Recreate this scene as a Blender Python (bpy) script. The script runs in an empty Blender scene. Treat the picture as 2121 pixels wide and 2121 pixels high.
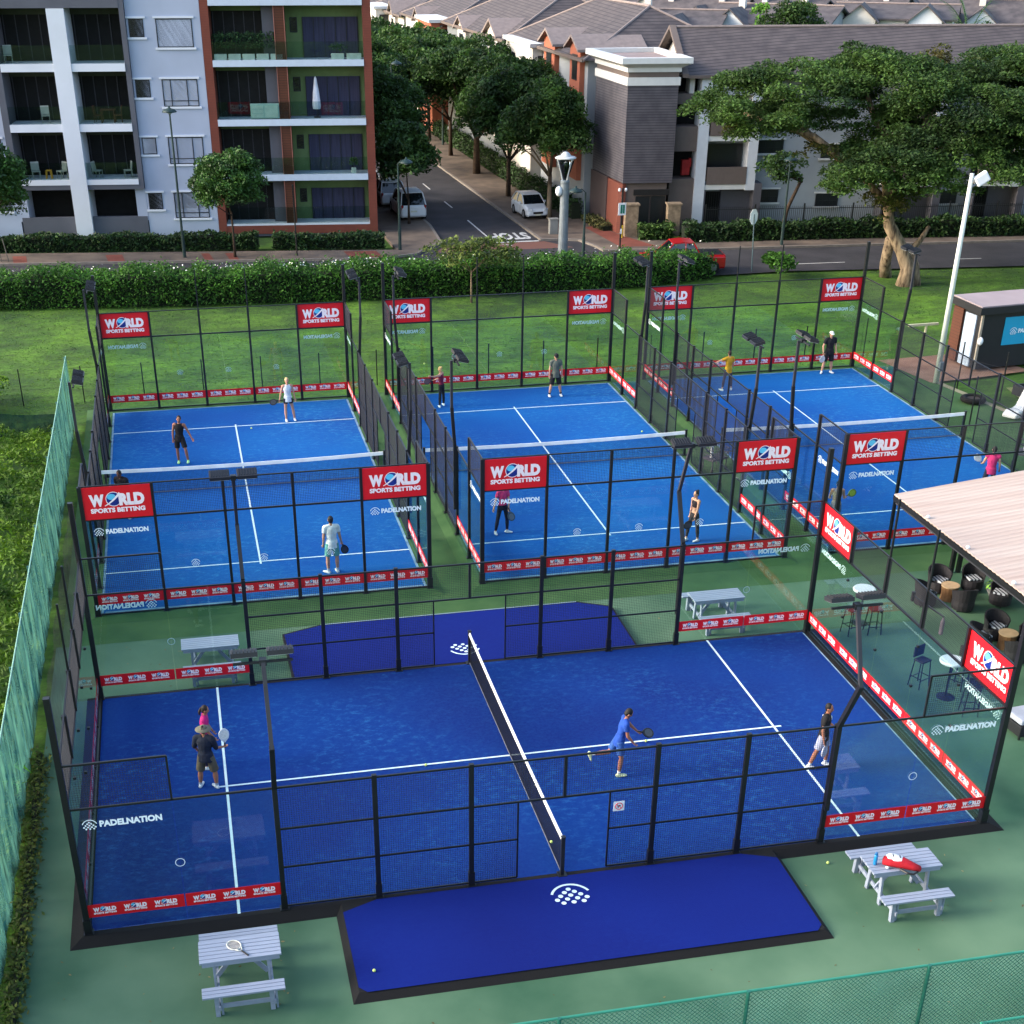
import bpy, math, random
import numpy as np
from mathutils import Vector, Matrix
random.seed(7); np.random.seed(7)
S = bpy.context.scene
COL = S.collection
R = math.radians
# ---------------------------------------------------------------- camera
CAM = Vector((-6.7564, -28.326, 17.9114))
YAW, PITCH, ROLL = 0.2055, 0.5433, 0.001
FPX, CX, CY = 2854.3, 986.8, 1541.03
fwd = Vector((math.sin(YAW) * math.cos(PITCH), math.cos(YAW) * math.cos(PITCH), -math.sin(PITCH)))
rt = Vector((math.cos(YAW), -math.sin(YAW), 0)); up = rt.cross(fwd)
r2 = rt * math.cos(ROLL) + up * math.sin(ROLL); u2 = -rt * math.sin(ROLL) + up * math.cos(ROLL)
cd = bpy.data.cameras.new('camera'); cam = bpy.data.objects.new('camera', cd); COL.objects.link(cam)
cam.matrix_world = Matrix(((r2.x, u2.x, -fwd.x, CAM.x), (r2.y, u2.y, -fwd.y, CAM.y), (r2.z, u2.z, -fwd.z, CAM.z), (0, 0, 0, 1)))
cd.sensor_width = 36; cd.lens = FPX / 2121 * 36
cd.shift_x = (1060.5 - CX) / 2121; cd.shift_y = (CY - 1060.5) / 2121
cd.clip_start = 0.5; cd.clip_end = 2000
S.camera = cam
S.render.resolution_x = S.render.resolution_y = 1024
# ---------------------------------------------------------------- light
SUN_EL, SUN_AZ = R(24), R(-84)       # azimuth measured from +y towards +x: low sun from the left, a little behind the scene
w = bpy.data.worlds.new('World'); S.world = w; w.use_nodes = True
nt = w.node_tree; bg = nt.nodes['Background']
sky = nt.nodes.new('ShaderNodeTexSky'); sky.sky_type = 'NISHITA'; sky.sun_disc = False
sky.sun_elevation = SUN_EL; sky.sun_rotation = SUN_AZ; sky.air_density = 1.0; sky.dust_density = 3.0; sky.ozone_density = .7
nt.links.new(sky.outputs[0], bg.inputs[0]); bg.inputs[1].default_value = 0.15
sd = bpy.data.lights.new('sun', 'SUN'); sd.energy = .85; sd.angle = R(14); sd.color = (1, .97, .94)
sun = bpy.data.objects.new('sun', sd); COL.objects.link(sun)
dirv = Vector((math.sin(SUN_AZ) * math.cos(SUN_EL), math.cos(SUN_AZ) * math.cos(SUN_EL), math.sin(SUN_EL)))
sun.rotation_euler = dirv.to_track_quat('Z', 'Y').to_euler(); sun.location = (-40, 20, 40)
S.view_settings.view_transform = 'Standard'; S.view_settings.look = 'None'; S.view_settings.exposure = 1.86; S.view_settings.gamma = 1
S.render.engine = 'CYCLES'
S.cycles.max_bounces = 6; S.cycles.diffuse_bounces = 2; S.cycles.glossy_bounces = 3; S.cycles.transmission_bounces = 4
S.cycles.transparent_max_bounces = 28; S.cycles.use_denoising = True; S.cycles.caustics_reflective = False; S.cycles.caustics_refractive = False

# ---------------------------------------------------------------- materials
def lin(c):
    return tuple(((x / 255) / 12.92 if x / 255 < .04045 else ((x / 255 + .055) / 1.055) ** 2.4) for x in c)
MATS = {}
def M(name, rgb, rough=.75, var=.12, scale=3.0, metal=0, bump=0, bscale=40, spec=.4, detail=4, rgb2=None, island=False, trans=0, stretch=None):
    if name in MATS: return MATS[name]
    m = bpy.data.materials.new(name); m.use_nodes = True; n = m.node_tree.nodes; l = m.node_tree.links
    b = n['Principled BSDF']; b.inputs['Roughness'].default_value = rough; b.inputs['Metallic'].default_value = metal
    b.inputs['Specular IOR Level'].default_value = spec
    c = lin(rgb); c2 = lin(rgb2) if rgb2 else None
    geo = n.new('ShaderNodeNewGeometry')
    src = geo.outputs['Position']
    if stretch:
        mp = n.new('ShaderNodeMapping'); mp.inputs['Scale'].default_value = stretch; l.new(src, mp.inputs[0]); src = mp.outputs[0]
    nz = n.new('ShaderNodeTexNoise'); nz.inputs['Scale'].default_value = scale; nz.inputs['Detail'].default_value = detail
    l.new(src, nz.inputs['Vector'])
    rp = n.new('ShaderNodeValToRGB')
    a_ = tuple(x * (1 - var) for x in c); b_ = c2 if c2 else tuple(min(1, x * (1 + var)) for x in c)
    rp.color_ramp.elements[0].color = (*a_, 1); rp.color_ramp.elements[1].color = (*b_, 1)
    rp.color_ramp.elements[0].position = .32; rp.color_ramp.elements[1].position = .68
    l.new(nz.outputs['Fac'], rp.inputs[0]); out = rp.outputs[0]
    if island:
        mm = n.new('ShaderNodeMix'); mm.data_type = 'RGBA'; mm.blend_type = 'MULTIPLY'; mm.inputs[0].default_value = 1
        r3 = n.new('ShaderNodeMapRange'); r3.inputs[3].default_value = .5 if island is True else 1 - island; r3.inputs[4].default_value = 1.55 if island is True else 1 + island
        l.new(geo.outputs['Random Per Island'], r3.inputs[0]); l.new(out, mm.inputs[6]); l.new(r3.outputs[0], mm.inputs[7]); out = mm.outputs[2]
    l.new(out, b.inputs['Base Color'])
    if bump:
        n2 = n.new('ShaderNodeTexNoise'); n2.inputs['Scale'].default_value = bscale; n2.inputs['Detail'].default_value = 3
        l.new(geo.outputs['Position'], n2.inputs['Vector'])
        bp = n.new('ShaderNodeBump'); bp.inputs['Strength'].default_value = bump; bp.inputs['Distance'].default_value = .02
        l.new(n2.outputs['Fac'], bp.inputs['Height']); l.new(bp.outputs[0], b.inputs['Normal'])
    if trans:
        tr = n.new('ShaderNodeBsdfTranslucent'); l.new(out, tr.inputs[0]); mx = n.new('ShaderNodeMixShader'); mx.inputs[0].default_value = trans
        l.new(b.outputs[0], mx.inputs[1]); l.new(tr.outputs[0], mx.inputs[2]); l.new(mx.outputs[0], n['Material Output'].inputs[0])
    MATS[name] = m; return m

def turf(name, base, light, dark, wear=.35):
    """artificial turf with sand worn streaks"""
    m = bpy.data.materials.new(name); m.use_nodes = True; n = m.node_tree.nodes; l = m.node_tree.links
    b = n['Principled BSDF']; b.inputs['Roughness'].default_value = .9; b.inputs['Specular IOR Level'].default_value = .15
    geo = n.new('ShaderNodeNewGeometry'); P = geo.outputs['Position']
    def noise(s, d, st=None, rough=.5):
        v = P
        if st:
            mp = n.new('ShaderNodeMapping'); mp.inputs['Scale'].default_value = st; mp.inputs['Rotation'].default_value = (0, 0, .5); l.new(P, mp.inputs[0]); v = mp.outputs[0]
        z = n.new('ShaderNodeTexNoise'); z.inputs['Scale'].default_value = s; z.inputs['Detail'].default_value = d; z.inputs['Roughness'].default_value = rough
        l.new(v, z.inputs['Vector']); return z.outputs['Fac']
    def ramp(f, p0, p1):
        q = n.new('ShaderNodeMapRange'); q.inputs[1].default_value = p0; q.inputs[2].default_value = p1; l.new(f, q.inputs[0]); return q.outputs[0]
    def mix(fac, a, b_):
        q = n.new('ShaderNodeMix'); q.data_type = 'RGBA'; l.new(fac, q.inputs[0])
        for i, x in ((6, a), (7, b_)):
            if isinstance(x, tuple): q.inputs[i].default_value = (*x, 1)
            else: l.new(x, q.inputs[i])
        return q.outputs[2]
    def mul(a, b_):
        q = n.new('ShaderNodeMath'); q.operation = 'MULTIPLY'
        for i, x in ((0, a), (1, b_)):
            if isinstance(x, float): q.inputs[i].default_value = x
            else: l.new(x, q.inputs[i])
        return q.outputs[0]
    c = mix(ramp(noise(.16, 3), .35, .65), lin(dark), lin(base))
    streak = mul(ramp(noise(3.6, 9, (1, 1.7, 1), .8), .5, .72), ramp(noise(.25, 4), .38, .66))
    c = mix(mul(streak, wear), c, lin(light))
    fine = ramp(noise(11, 6, None, .8), .35, .75)
    c = mix(mul(fine, .13), c, lin(light))
    l.new(c, b.inputs['Base Color'])
    z = n.new('ShaderNodeTexNoise'); z.inputs['Scale'].default_value = 60; l.new(P, z.inputs['Vector'])
    bp = n.new('ShaderNodeBump'); bp.inputs['Strength'].default_value = .5; bp.inputs['Distance'].default_value = .01
    l.new(z.outputs['Fac'], bp.inputs['Height']); l.new(bp.outputs[0], b.inputs['Normal'])
    MATS[name] = m; return m

def glassmat(name, tint, refl=1.0, base=.04, tr=.93, rough=.0, ior=1.52):
    m = bpy.data.materials.new(name); m.use_nodes = True; n = m.node_tree.nodes; l = m.node_tree.links
    n.remove(n['Principled BSDF'])
    t = n.new('ShaderNodeBsdfTransparent'); t.inputs[0].default_value = (*[x * tr for x in tint], 1)
    g = n.new('ShaderNodeBsdfGlossy'); g.inputs['Roughness'].default_value = rough; g.inputs[0].default_value = (.9, .95, 1, 1)
    f = n.new('ShaderNodeFresnel'); f.inputs[0].default_value = ior
    mt = n.new('ShaderNodeMath'); mt.operation = 'MULTIPLY_ADD'; mt.inputs[1].default_value = refl; mt.inputs[2].default_value = base; mt.use_clamp = True
    l.new(f.outputs[0], mt.inputs[0])
    mx = n.new('ShaderNodeMixShader'); l.new(mt.outputs[0], mx.inputs[0]); l.new(t.outputs[0], mx.inputs[1]); l.new(g.outputs[0], mx.inputs[2])
    l.new(mx.outputs[0], n['Material Output'].inputs[0]); MATS[name] = m; return m

def netmat(name, rgb, opacity, rgb2=None, stretch=(1, 1, 1), scale=6, trans=.5):
    """woven shade net: fibres too fine to model, so partly see-through cloth"""
    m = M(name, rgb, rough=.9, var=.2, scale=scale, rgb2=rgb2, stretch=stretch, trans=trans)
    n = m.node_tree.nodes; l = m.node_tree.links
    o = n['Material Output']; s = o.inputs[0].links[0].from_socket
    t = n.new('ShaderNodeBsdfTransparent'); mx = n.new('ShaderNodeMixShader')
    nz = n.new('ShaderNodeTexNoise'); nz.inputs['Scale'].default_value = scale * .6; nz.inputs['Detail'].default_value = 5
    mp = n.new('ShaderNodeMapping'); mp.inputs['Scale'].default_value = stretch; g = n.new('ShaderNodeNewGeometry')
    l.new(g.outputs['Position'], mp.inputs[0]); l.new(mp.outputs[0], nz.inputs['Vector'])
    mr = n.new('ShaderNodeMapRange'); mr.inputs[1].default_value = .3; mr.inputs[2].default_value = .7; mr.inputs[3].default_value = opacity - .12; mr.inputs[4].default_value = min(1, opacity + .12)
    l.new(nz.outputs['Fac'], mr.inputs[0]); l.new(mr.outputs[0], mx.inputs[0]); l.new(t.outputs[0], mx.inputs[1]); l.new(s, mx.inputs[2]); l.new(mx.outputs[0], o.inputs[0])
    return m

def linemat(name, rgb, rgb_line, freq, axis='Z', rough=.8, frac=.18, var=.1, rgb_alt=None):
    """cladding, tiles or bricks: regular courses with darker joints"""
    m = M(name, rgb, rough=rough, var=var, scale=1.3, rgb2=rgb_alt); n = m.node_tree.nodes; l = m.node_tree.links
    b = n['Principled BSDF']; src = b.inputs['Base Color'].links[0].from_socket
    g = n.new('ShaderNodeNewGeometry'); sp = n.new('ShaderNodeSeparateXYZ'); l.new(g.outputs['Position'], sp.inputs[0])
    k = n.new('ShaderNodeMath'); k.operation = 'MULTIPLY'; k.inputs[1].default_value = freq; l.new(sp.outputs[axis], k.inputs[0])
    fr = n.new('ShaderNodeMath'); fr.operation = 'FRACT'; l.new(k.outputs[0], fr.inputs[0])
    lt = n.new('ShaderNodeMath'); lt.operation = 'LESS_THAN'; lt.inputs[1].default_value = frac; l.new(fr.outputs[0], lt.inputs[0])
    mx = n.new('ShaderNodeMix'); mx.data_type = 'RGBA'; l.new(lt.outputs[0], mx.inputs[0]); l.new(src, mx.inputs[6]); mx.inputs[7].default_value = (*lin(rgb_line), 1)
    l.new(mx.outputs[2], b.inputs['Base Color']); return m

# ---------------------------------------------------------------- mesh builder
class MB:
    def __init__(s): s.v = []; s.f = []; s.m = []
    def add(s, vs, fs, mat=0):
        o = len(s.v); s.v += [tuple(x) for x in vs]; s.f += [tuple(i + o for i in f) for f in fs]; s.m += [mat] * len(fs); return s
    def box(s, x0, x1, y0, y1, z0, z1, mat=0):
        return s.add([(x0, y0, z0), (x1, y0, z0), (x1, y1, z0), (x0, y1, z0), (x0, y0, z1), (x1, y0, z1), (x1, y1, z1), (x0, y1, z1)],
                     [(0, 3, 2, 1), (4, 5, 6, 7), (0, 1, 5, 4), (1, 2, 6, 5), (2, 3, 7, 6), (3, 0, 4, 7)], mat)
    def cbox(s, c, d, rz=0, mat=0, rx=0, ry=0):
        Rm = Matrix.Rotation(rz, 3, 'Z') @ Matrix.Rotation(ry, 3, 'Y') @ Matrix.Rotation(rx, 3, 'X')
        vs = []
        for z in (-.5, .5):
            for x, y in ((-.5, -.5), (.5, -.5), (.5, .5), (-.5, .5)):
                vs.append(Vector(c) + Rm @ Vector((x * d[0], y * d[1], z * d[2])))
        return s.add(vs, [(0, 3, 2, 1), (4, 5, 6, 7), (0, 1, 5, 4), (1, 2, 6, 5), (2, 3, 7, 6), (3, 0, 4, 7)], mat)
    def bar(s, p, q, w_=.05, h=None, mat=0, cap=True):
        p = Vector(p); q = Vector(q); h = h or w_; d = (q - p).normalized()
        a = d.cross(Vector((0, 0, 1)));  a = a.normalized() if a.length > 1e-4 else Vector((1, 0, 0)); b = a.cross(d)
        vs = [e + a * (w_ / 2 * i) + b * (h / 2 * j) for e in (p, q) for i, j in ((-1, -1), (1, -1), (1, 1), (-1, 1))]
        fs = [(0, 1, 5, 4), (1, 2, 6, 5), (2, 3, 7, 6), (3, 0, 4, 7)] + ([(0, 3, 2, 1), (4, 5, 6, 7)] if cap else [])
        return s.add(vs, fs, mat)
    def tube(s, pts, rad, n=8, mat=0, cap=True):
        pts = [Vector(p) for p in pts]
        if not hasattr(rad, '__len__'): rad = [rad] * len(pts)
        vs = []; a = None
        for i, p in enumerate(pts):
            d = (pts[min(i + 1, len(pts) - 1)] - pts[max(i - 1, 0)]).normalized()
            if a is None:
                a = d.cross(Vector((0, 0, 1)));  a = a.normalized() if a.length > 1e-3 else Vector((1, 0, 0))
            a = (a - d * a.dot(d)).normalized(); b = d.cross(a)
            vs += [p + (a * math.cos(2 * math.pi * k / n) + b * math.sin(2 * math.pi * k / n)) * rad[i] for k in range(n)]
        fs = [(i * n + k, i * n + (k + 1) % n, (i + 1) * n + (k + 1) % n, (i + 1) * n + k) for i in range(len(pts) - 1) for k in range(n)]
        if cap: fs += [tuple(range(n - 1, -1, -1)), tuple(range((len(pts) - 1) * n, len(pts) * n))]
        return s.add(vs, fs, mat)
    def loft(s, rings, n=12, mat=0, ax=None):
        """rings: (centre, rx, ry) in planes spanned by ax[0], ax[1]"""
        A, B = ax or (Vector((1, 0, 0)), Vector((0, 1, 0))); vs = []
        for c, rx, ry in rings:
            vs += [Vector(c) + A * (rx * math.cos(2 * math.pi * k / n)) + B * (ry * math.sin(2 * math.pi * k / n)) for k in range(n)]
        m_ = len(rings)
        fs = [(i * n + k, i * n + (k + 1) % n, (i + 1) * n + (k + 1) % n, (i + 1) * n + k) for i in range(m_ - 1) for k in range(n)]
        fs += [tuple(range(n - 1, -1, -1)), tuple(range((m_ - 1) * n, m_ * n))]
        return s.add(vs, fs, mat)
    def ell(s, c, r_, n=12, m_=8, mat=0, Rm=None, zmin=-1):
        vs = []; Rm = Rm or Matrix.Identity(3)
        for i in range(m_ + 1):
            t = math.asin(zmin) + (math.pi / 2 - math.asin(zmin)) * i / m_
            for k in range(n):
                a = 2 * math.pi * k / n
                vs.append(Vector(c) + Rm @ Vector((r_[0] * math.cos(t) * math.cos(a), r_[1] * math.cos(t) * math.sin(a), r_[2] * math.sin(t))))
        fs = [(i * n + k, i * n + (k + 1) % n, (i + 1) * n + (k + 1) % n, (i + 1) * n + k) for i in range(m_) for k in range(n)]
        fs.append(tuple(range(n - 1, -1, -1)))
        return s.add(vs, fs, mat)
    def prism(s, poly, z0, z1, mat=0, mtop=None):
        n = len(poly); vs = [(x, y, z0) for x, y in poly] + [(x, y, z1) for x, y in poly]
        s.add(vs, [(i, (i + 1) % n, n + (i + 1) % n, n + i) for i in range(n)] + [tuple(range(n - 1, -1, -1))], mat)
        o = len(s.v) - 2 * n; s.f.append(tuple(range(o + n, o + 2 * n))); s.m.append(mat if mtop is None else mtop); return s
    def slab(s, pts, th, mat=0):
        """a flat polygon given by its top corners, thickened downwards"""
        n = len(pts); P_ = [Vector(p) for p in pts]; vs = P_ + [p - Vector((0, 0, th)) for p in P_]
        return s.add(vs, [tuple(range(n)), tuple(range(2 * n - 1, n - 1, -1))] + [(i, n + i, n + (i + 1) % n, (i + 1) % n) for i in range(n)], mat)
    def wall(s, pts, d, mat=0):
        """vertical polygon pts thickened along vector d"""
        n = len(pts); P_ = [Vector(p) for p in pts]; vs = P_ + [p + Vector(d) for p in P_]
        return s.add(vs, [tuple(range(n)), tuple(range(2 * n - 1, n - 1, -1))] + [(i, n + i, n + (i + 1) % n, (i + 1) % n) for i in range(n)], mat)
    def lathe(s, prof, c=(0, 0, 0), n=16, mat=0):
        vs = [(c[0] + r_ * math.cos(2 * math.pi * k / n), c[1] + r_ * math.sin(2 * math.pi * k / n), c[2] + z) for r_, z in prof for k in range(n)]
        m_ = len(prof)
        return s.add(vs, [(i * n + k, i * n + (k + 1) % n, (i + 1) * n + (k + 1) % n, (i + 1) * n + k) for i in range(m_ - 1) for k in range(n)] + [tuple(range(n - 1, -1, -1)), tuple(range((m_ - 1) * n, m_ * n))], mat)
    def data(s, name, mats, smooth=False):
        me = bpy.data.meshes.new(name); me.from_pydata([tuple(v) for v in s.v], [], s.f)
        for m_ in (mats if isinstance(mats, (list, tuple)) else [mats]): me.materials.append(m_)
        if any(s.m): me.polygons.foreach_set('material_index', s.m)
        if smooth: me.polygons.foreach_set('use_smooth', [True] * len(s.f))
        me.update(); return me
    def build(s, name, mats, parent=None, smooth=False, bevel=0, world=False):
        return obj(name, s.data(name, mats, smooth), parent, bevel, world)

def obj(name, me, parent=None, bevel=0, world=False):
    o = bpy.data.objects.new(name, me); COL.objects.link(o)
    if parent is not None:
        o.parent = parent
        if world: o.location = -parent.location
    if bevel:
        b = o.modifiers.new('bevel', 'BEVEL'); b.width = bevel; b.segments = 2; b.limit_method = 'ANGLE'
    return o
def tag(o, label, cat, group=None):
    o['label'] = label; o['category'] = cat
    if group: o['group'] = group
    return o
def thing(name, label, cat, loc=(0, 0, 0), rz=0, group=None):
    o = bpy.data.objects.new(name, None); COL.objects.link(o); o.location = loc; o.rotation_euler = (0, 0, rz); o.empty_display_size = .3
    return tag(o, label, cat, group)
def struct(name, mb, mats, kind='structure'):
    o = mb.build(name, mats); o['kind'] = kind; return o
def dup(root, loc=None, rz=None, label=None, group=None, parent=None):
    c = root.copy(); COL.objects.link(c)
    if parent is not None: c.parent = parent
    if loc is not None: c.location = loc
    if rz is not None: c.rotation_euler = (0, 0, rz)
    if label: c['label'] = label
    if group: c['group'] = group
    for ch in list(root.children): dup(ch, parent=c)
    return c
def rectmat(o, org, xd, zd):
    """place a flat mesh drawn in its own xy plane: x along xd, y along zd"""
    xd = Vector(xd).normalized(); zd = Vector(zd).normalized(); nn = xd.cross(zd)
    o.matrix_local = Matrix(((xd.x, zd.x, nn.x, org[0]), (xd.y, zd.y, nn.y, org[1]), (xd.z, zd.z, nn.z, org[2]), (0, 0, 0, 1)))
def text_data(txt, size, offset=0, extrude=.004, sx=1, space=1, shear=0):
    c = bpy.data.curves.new('lettering', 'FONT'); c.body = txt; c.size = size; c.offset = offset; c.extrude = extrude; c.resolution_u = 3
    c.align_x = 'CENTER'; c.align_y = 'CENTER'; c.space_character = space; c.shear = shear
    o = bpy.data.objects.new('t', c); COL.objects.link(o)
    dg = bpy.context.evaluated_depsgraph_get(); me = bpy.data.meshes.new_from_object(o.evaluated_get(dg))
    COL.objects.unlink(o); bpy.data.objects.remove(o)
    if sx != 1:
        for v in me.vertices: v.co.x *= sx
    return me
def join_data(name, parts):
    """parts: (mesh, (dx, dy), material) -> one mesh"""
    mb = MB(); mats = []
    for me, d, mat in parts:
        if mat not in mats: mats.append(mat)
        mb.add([(v.co.x + d[0], v.co.y + d[1], v.co.z + (d[2] if len(d) > 2 else 0)) for v in me.vertices], [tuple(p.vertices) for p in me.polygons], mats.index(mat))
    return mb.data(name, mats)

# ---------------------------------------------------------------- foliage
def leaf_mesh(name, pts, size, mat, upb=.5, aspect=.55, seed=1):
    rng = np.random.default_rng(seed); N = len(pts)
    nrm = rng.normal(size=(N, 3)); nrm[:, 2] = np.abs(nrm[:, 2]) + upb; nrm /= np.linalg.norm(nrm, axis=1)[:, None]
    t = rng.normal(size=(N, 3)); t -= nrm * (t * nrm).sum(1)[:, None]; t /= np.linalg.norm(t, axis=1)[:, None]
    b = np.cross(nrm, t); sz = size * rng.uniform(.6, 1.35, N)[:, None]
    t = t * sz; b = b * sz * aspect
    V = np.stack([pts - t, pts + b * .9 - t * .1, pts + t, pts - b * .9 - t * .1], 1).reshape(-1, 3).astype(np.float32)
    me = bpy.data.meshes.new(name); me.vertices.add(4 * N); me.vertices.foreach_set('co', V.ravel())
    me.loops.add(4 * N); me.loops.foreach_set('vertex_index', np.arange(4 * N, dtype=np.int32))
    me.polygons.add(N); me.polygons.foreach_set('loop_start', np.arange(0, 4 * N, 4, dtype=np.int32)); me.polygons.foreach_set('loop_total', np.full(N, 4, dtype=np.int32))
    me.materials.append(mat); me.update(calc_edges=True); return me
def clump_pts(clumps, dens, seed=1, shell=.35, zlo=-.45):
    """clumps: (x,y,z,rx,ry,rz); leaves sit in the outer shell of each clump"""
    rng = np.random.default_rng(seed); out = []
    for c in clumps:
        n = max(12, int(dens * (c[3] * c[4] + c[3] * c[5] + c[4] * c[5])))
        d = rng.normal(size=(n, 3)); d /= np.linalg.norm(d, axis=1)[:, None]
        d[:, 2] = np.where(d[:, 2] < zlo, -d[:, 2], d[:, 2])
        r_ = 1 - shell * rng.random(n) ** 1.5 + .12 * rng.normal(size=n) * .5
        out.append(np.array(c[:3]) + d * r_[:, None] * np.array(c[3:6]))
    return np.concatenate(out)
def crown_clumps(c, r_, n, cr, seed=1, zlo=-.3, flat=.75):
    rng = np.random.default_rng(seed); L = []
    for i in range(n):
        d = rng.normal(size=3); d /= np.linalg.norm(d)
        if d[2] < zlo: d[2] = -d[2]
        f = rng.uniform(.55, .9); k = cr * rng.uniform(.7, 1.3)
        p = np.array(c) + d * f * np.array(r_); L.append((p[0], p[1], p[2], k, k, k * flat))
    L.append((c[0], c[1], c[2], r_[0] * .55, r_[1] * .55, r_[2] * .55)); return L
# ================================================================ materials used widely
BLK = M('black_steel', (17, 18, 22), rough=.42, var=.2, spec=.5)
WIRE = M('mesh_wire', (42, 44, 52), rough=.6, var=.05, spec=.35)
WHT = M('white_paint', (215, 220, 225), rough=.6, var=.04)
LINE = M('court_line', (205, 225, 230), rough=.8, var=.06, scale=9)
RED = M('banner_red', (205, 14, 30), rough=.5, var=.05)
LET = M('banner_white', (240, 228, 232), rough=.5, var=.02)
GLOBE = M('globe_blue', (14, 38, 120), rough=.45, var=.3, scale=3)
GLOBE2 = M('globe_cyan', (90, 190, 225), rough=.45, var=.1)
STK = M('glass_sticker', (225, 238, 245), rough=.6, var=.02)
GLS = glassmat('court_glass', (.90, .965, .95), refl=.24, base=.012, tr=.985)
TF = turf('turf_blue', (2, 47, 122), (52, 124, 178), (4, 27, 100), .66)
TR_ = turf('turf_blue_lit', (1, 86, 158), (78, 160, 200), (2, 66, 144), .75)  # far courts: brighter copy of the front turf, their stronger light painted into the colour
TP = turf('turf_pad', (7, 30, 112), (24, 58, 138), (6, 22, 98), .3)
HARD = M('hardcourt_green', (46, 88, 62), rough=.8, var=.12, scale=.28, detail=9, rgb2=(92, 122, 94), bump=.15, bscale=90)
GTURF = M('turf_green', (48, 88, 44), rough=.95, var=.12, scale=.8, rgb2=(66, 100, 54), bump=.5, bscale=50)
ASPH = M('asphalt', (42, 42, 48), rough=.9, var=.14, scale=.5, bump=.3, bscale=40, rgb2=(58, 57, 62), detail=9)
PAVE = M('pavers', (84, 74, 68), rough=.9, var=.14, scale=.7, rgb2=(114, 100, 88), detail=9, bump=.3, bscale=14)
PAVR = M('red_pavers', (118, 62, 50), rough=.9, var=.16, scale=1.2, bump=.3, bscale=14)
KERB = M('kerb', (120, 112, 104), rough=.9, var=.15)
GRASSM = M('grass', (40, 84, 14), rough=.95, var=.3, scale=.3, rgb2=(82, 122, 20), bump=1, bscale=7, detail=9)
def regrass(m, amt=.55, sc=2.6):
    n = m.node_tree.nodes; l = m.node_tree.links; b_ = n['Principled BSDF']; src = b_.inputs['Base Color'].links[0].from_socket
    g = n.new('ShaderNodeNewGeometry'); z1 = n.new('ShaderNodeTexNoise'); z1.inputs['Scale'].default_value = sc; z1.inputs['Detail'].default_value = 12; z1.inputs['Roughness'].default_value = .75
    mp = n.new('ShaderNodeMapping'); mp.inputs['Scale'].default_value = (1, 1.6, 1); l.new(g.outputs['Position'], mp.inputs[0]); l.new(mp.outputs[0], z1.inputs['Vector'])
    r_ = n.new('ShaderNodeMapRange'); r_.inputs[1].default_value = .32; r_.inputs[2].default_value = .68; r_.inputs[3].default_value = 1 - amt; r_.inputs[4].default_value = 1 + amt * .6; l.new(z1.outputs['Fac'], r_.inputs[0])
    x = n.new('ShaderNodeMix'); x.data_type = 'RGBA'; x.blend_type = 'MULTIPLY'; x.inputs[0].default_value = 1; l.new(src, x.inputs[6]); l.new(r_.outputs[0], x.inputs[7]); l.new(x.outputs[2], b_.inputs['Base Color'])
regrass(GRASSM, .6, 1.1); regrass(GRASSM, .5, 5.5)
BRK = linemat('brick', (112, 56, 44), (78, 44, 38), 11.5, frac=.16)
BORD = M('black_rubber', (8, 8, 10), rough=.9, var=.15, bump=.2)
CONC = M('concrete', (128, 128, 124), rough=.85, var=.12, scale=2)
# ================================================================ ground
struct('grass_field', MB().add([(-500, -200, -.2), (500, -200, -.2), (500, 900, -.2), (-500, 900, -.2)], [(0, 1, 2, 3)]), GRASSM)
struct('hard_court', MB().box(-11.35, 40, -40, 8.55, -.5, -.12), HARD)
struct('turf_surround', MB().add([(-11.2, 8.5, -.115), (25.2, 8.5, -.115), (26.9, 21.5, -.115), (25.1, 30.9, -.115), (-11.2, 30.9, -.115)], [(0, 1, 2, 3, 4)]), GTURF)
struct('turf_edging', MB().add([(25.2, 8.5, -.11), (25.5, 8.5, -.11), (27.2, 21.5, -.11), (25.4, 31.1, -.11), (25.1, 30.9, -.11), (26.9, 21.5, -.11)], [(0, 1, 2, 5), (5, 2, 3, 4)]), M('edging', (140, 132, 104), var=.15))
struct('paved_patio', MB().add([(24.9, 31.2, -.1), (25.6, 27.4, -.1), (28.2, 27.7, -.1), (31, 28.2, -.1), (30, 31.6, -.1)], [(0, 1, 2, 3, 4)]), M('patio', (138, 100, 80), var=.14, scale=1.5, rgb2=(150, 116, 96)))
struct('sand_strip', MB().add([(27.5, 20, -.1), (40, 20, -.1), (40, 26, -.1), (28.5, 26, -.1)], [(0, 1, 2, 3)]), M('sand', (138, 134, 92), var=.2, scale=.8, rgb2=(120, 128, 70)))
# big road (runs left-right, slightly turned) and side street
def ln(p, q, n=2): return [tuple(p[i] + (q[i] - p[i]) * t / (n - 1) for i in range(2)) for t in range(n)]
near = [(-60, 57.2), (-17, 53.0), (5, 50.3), (20, 49.3), (28, 49.7), (46, 47.8), (90, 44)]
far_ = [(-60, 65.5), (-17.2, 60.4), (5.15, 57.5), (7.95, 57.2), (19.1, 57.0), (26.2, 56.1), (46.1, 54.6), (90, 50.5)]
Z0 = -.10
mb = MB(); P_ = near + far_[::-1]; mb.add([(x, y, Z0) for x, y in P_], [tuple(range(len(P_)))]); struct('main_road', mb, ASPH)
def kx(y): return 16.05 - .0325 * (y - 61.7)          # right kerb of the side street
def lx(y): return 9.9 + (y - 67) * -.03
mb = MB(); ys = [60.8, 75, 95, 130, 200]
mb.add([(lx(y) if y > 62 else 10.0, y, Z0 + .004) for y in ys] + [(kx(y), y, Z0 + .004) for y in ys[::-1]], [tuple(range(10))]); struct('side_street', mb, ASPH)
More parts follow.
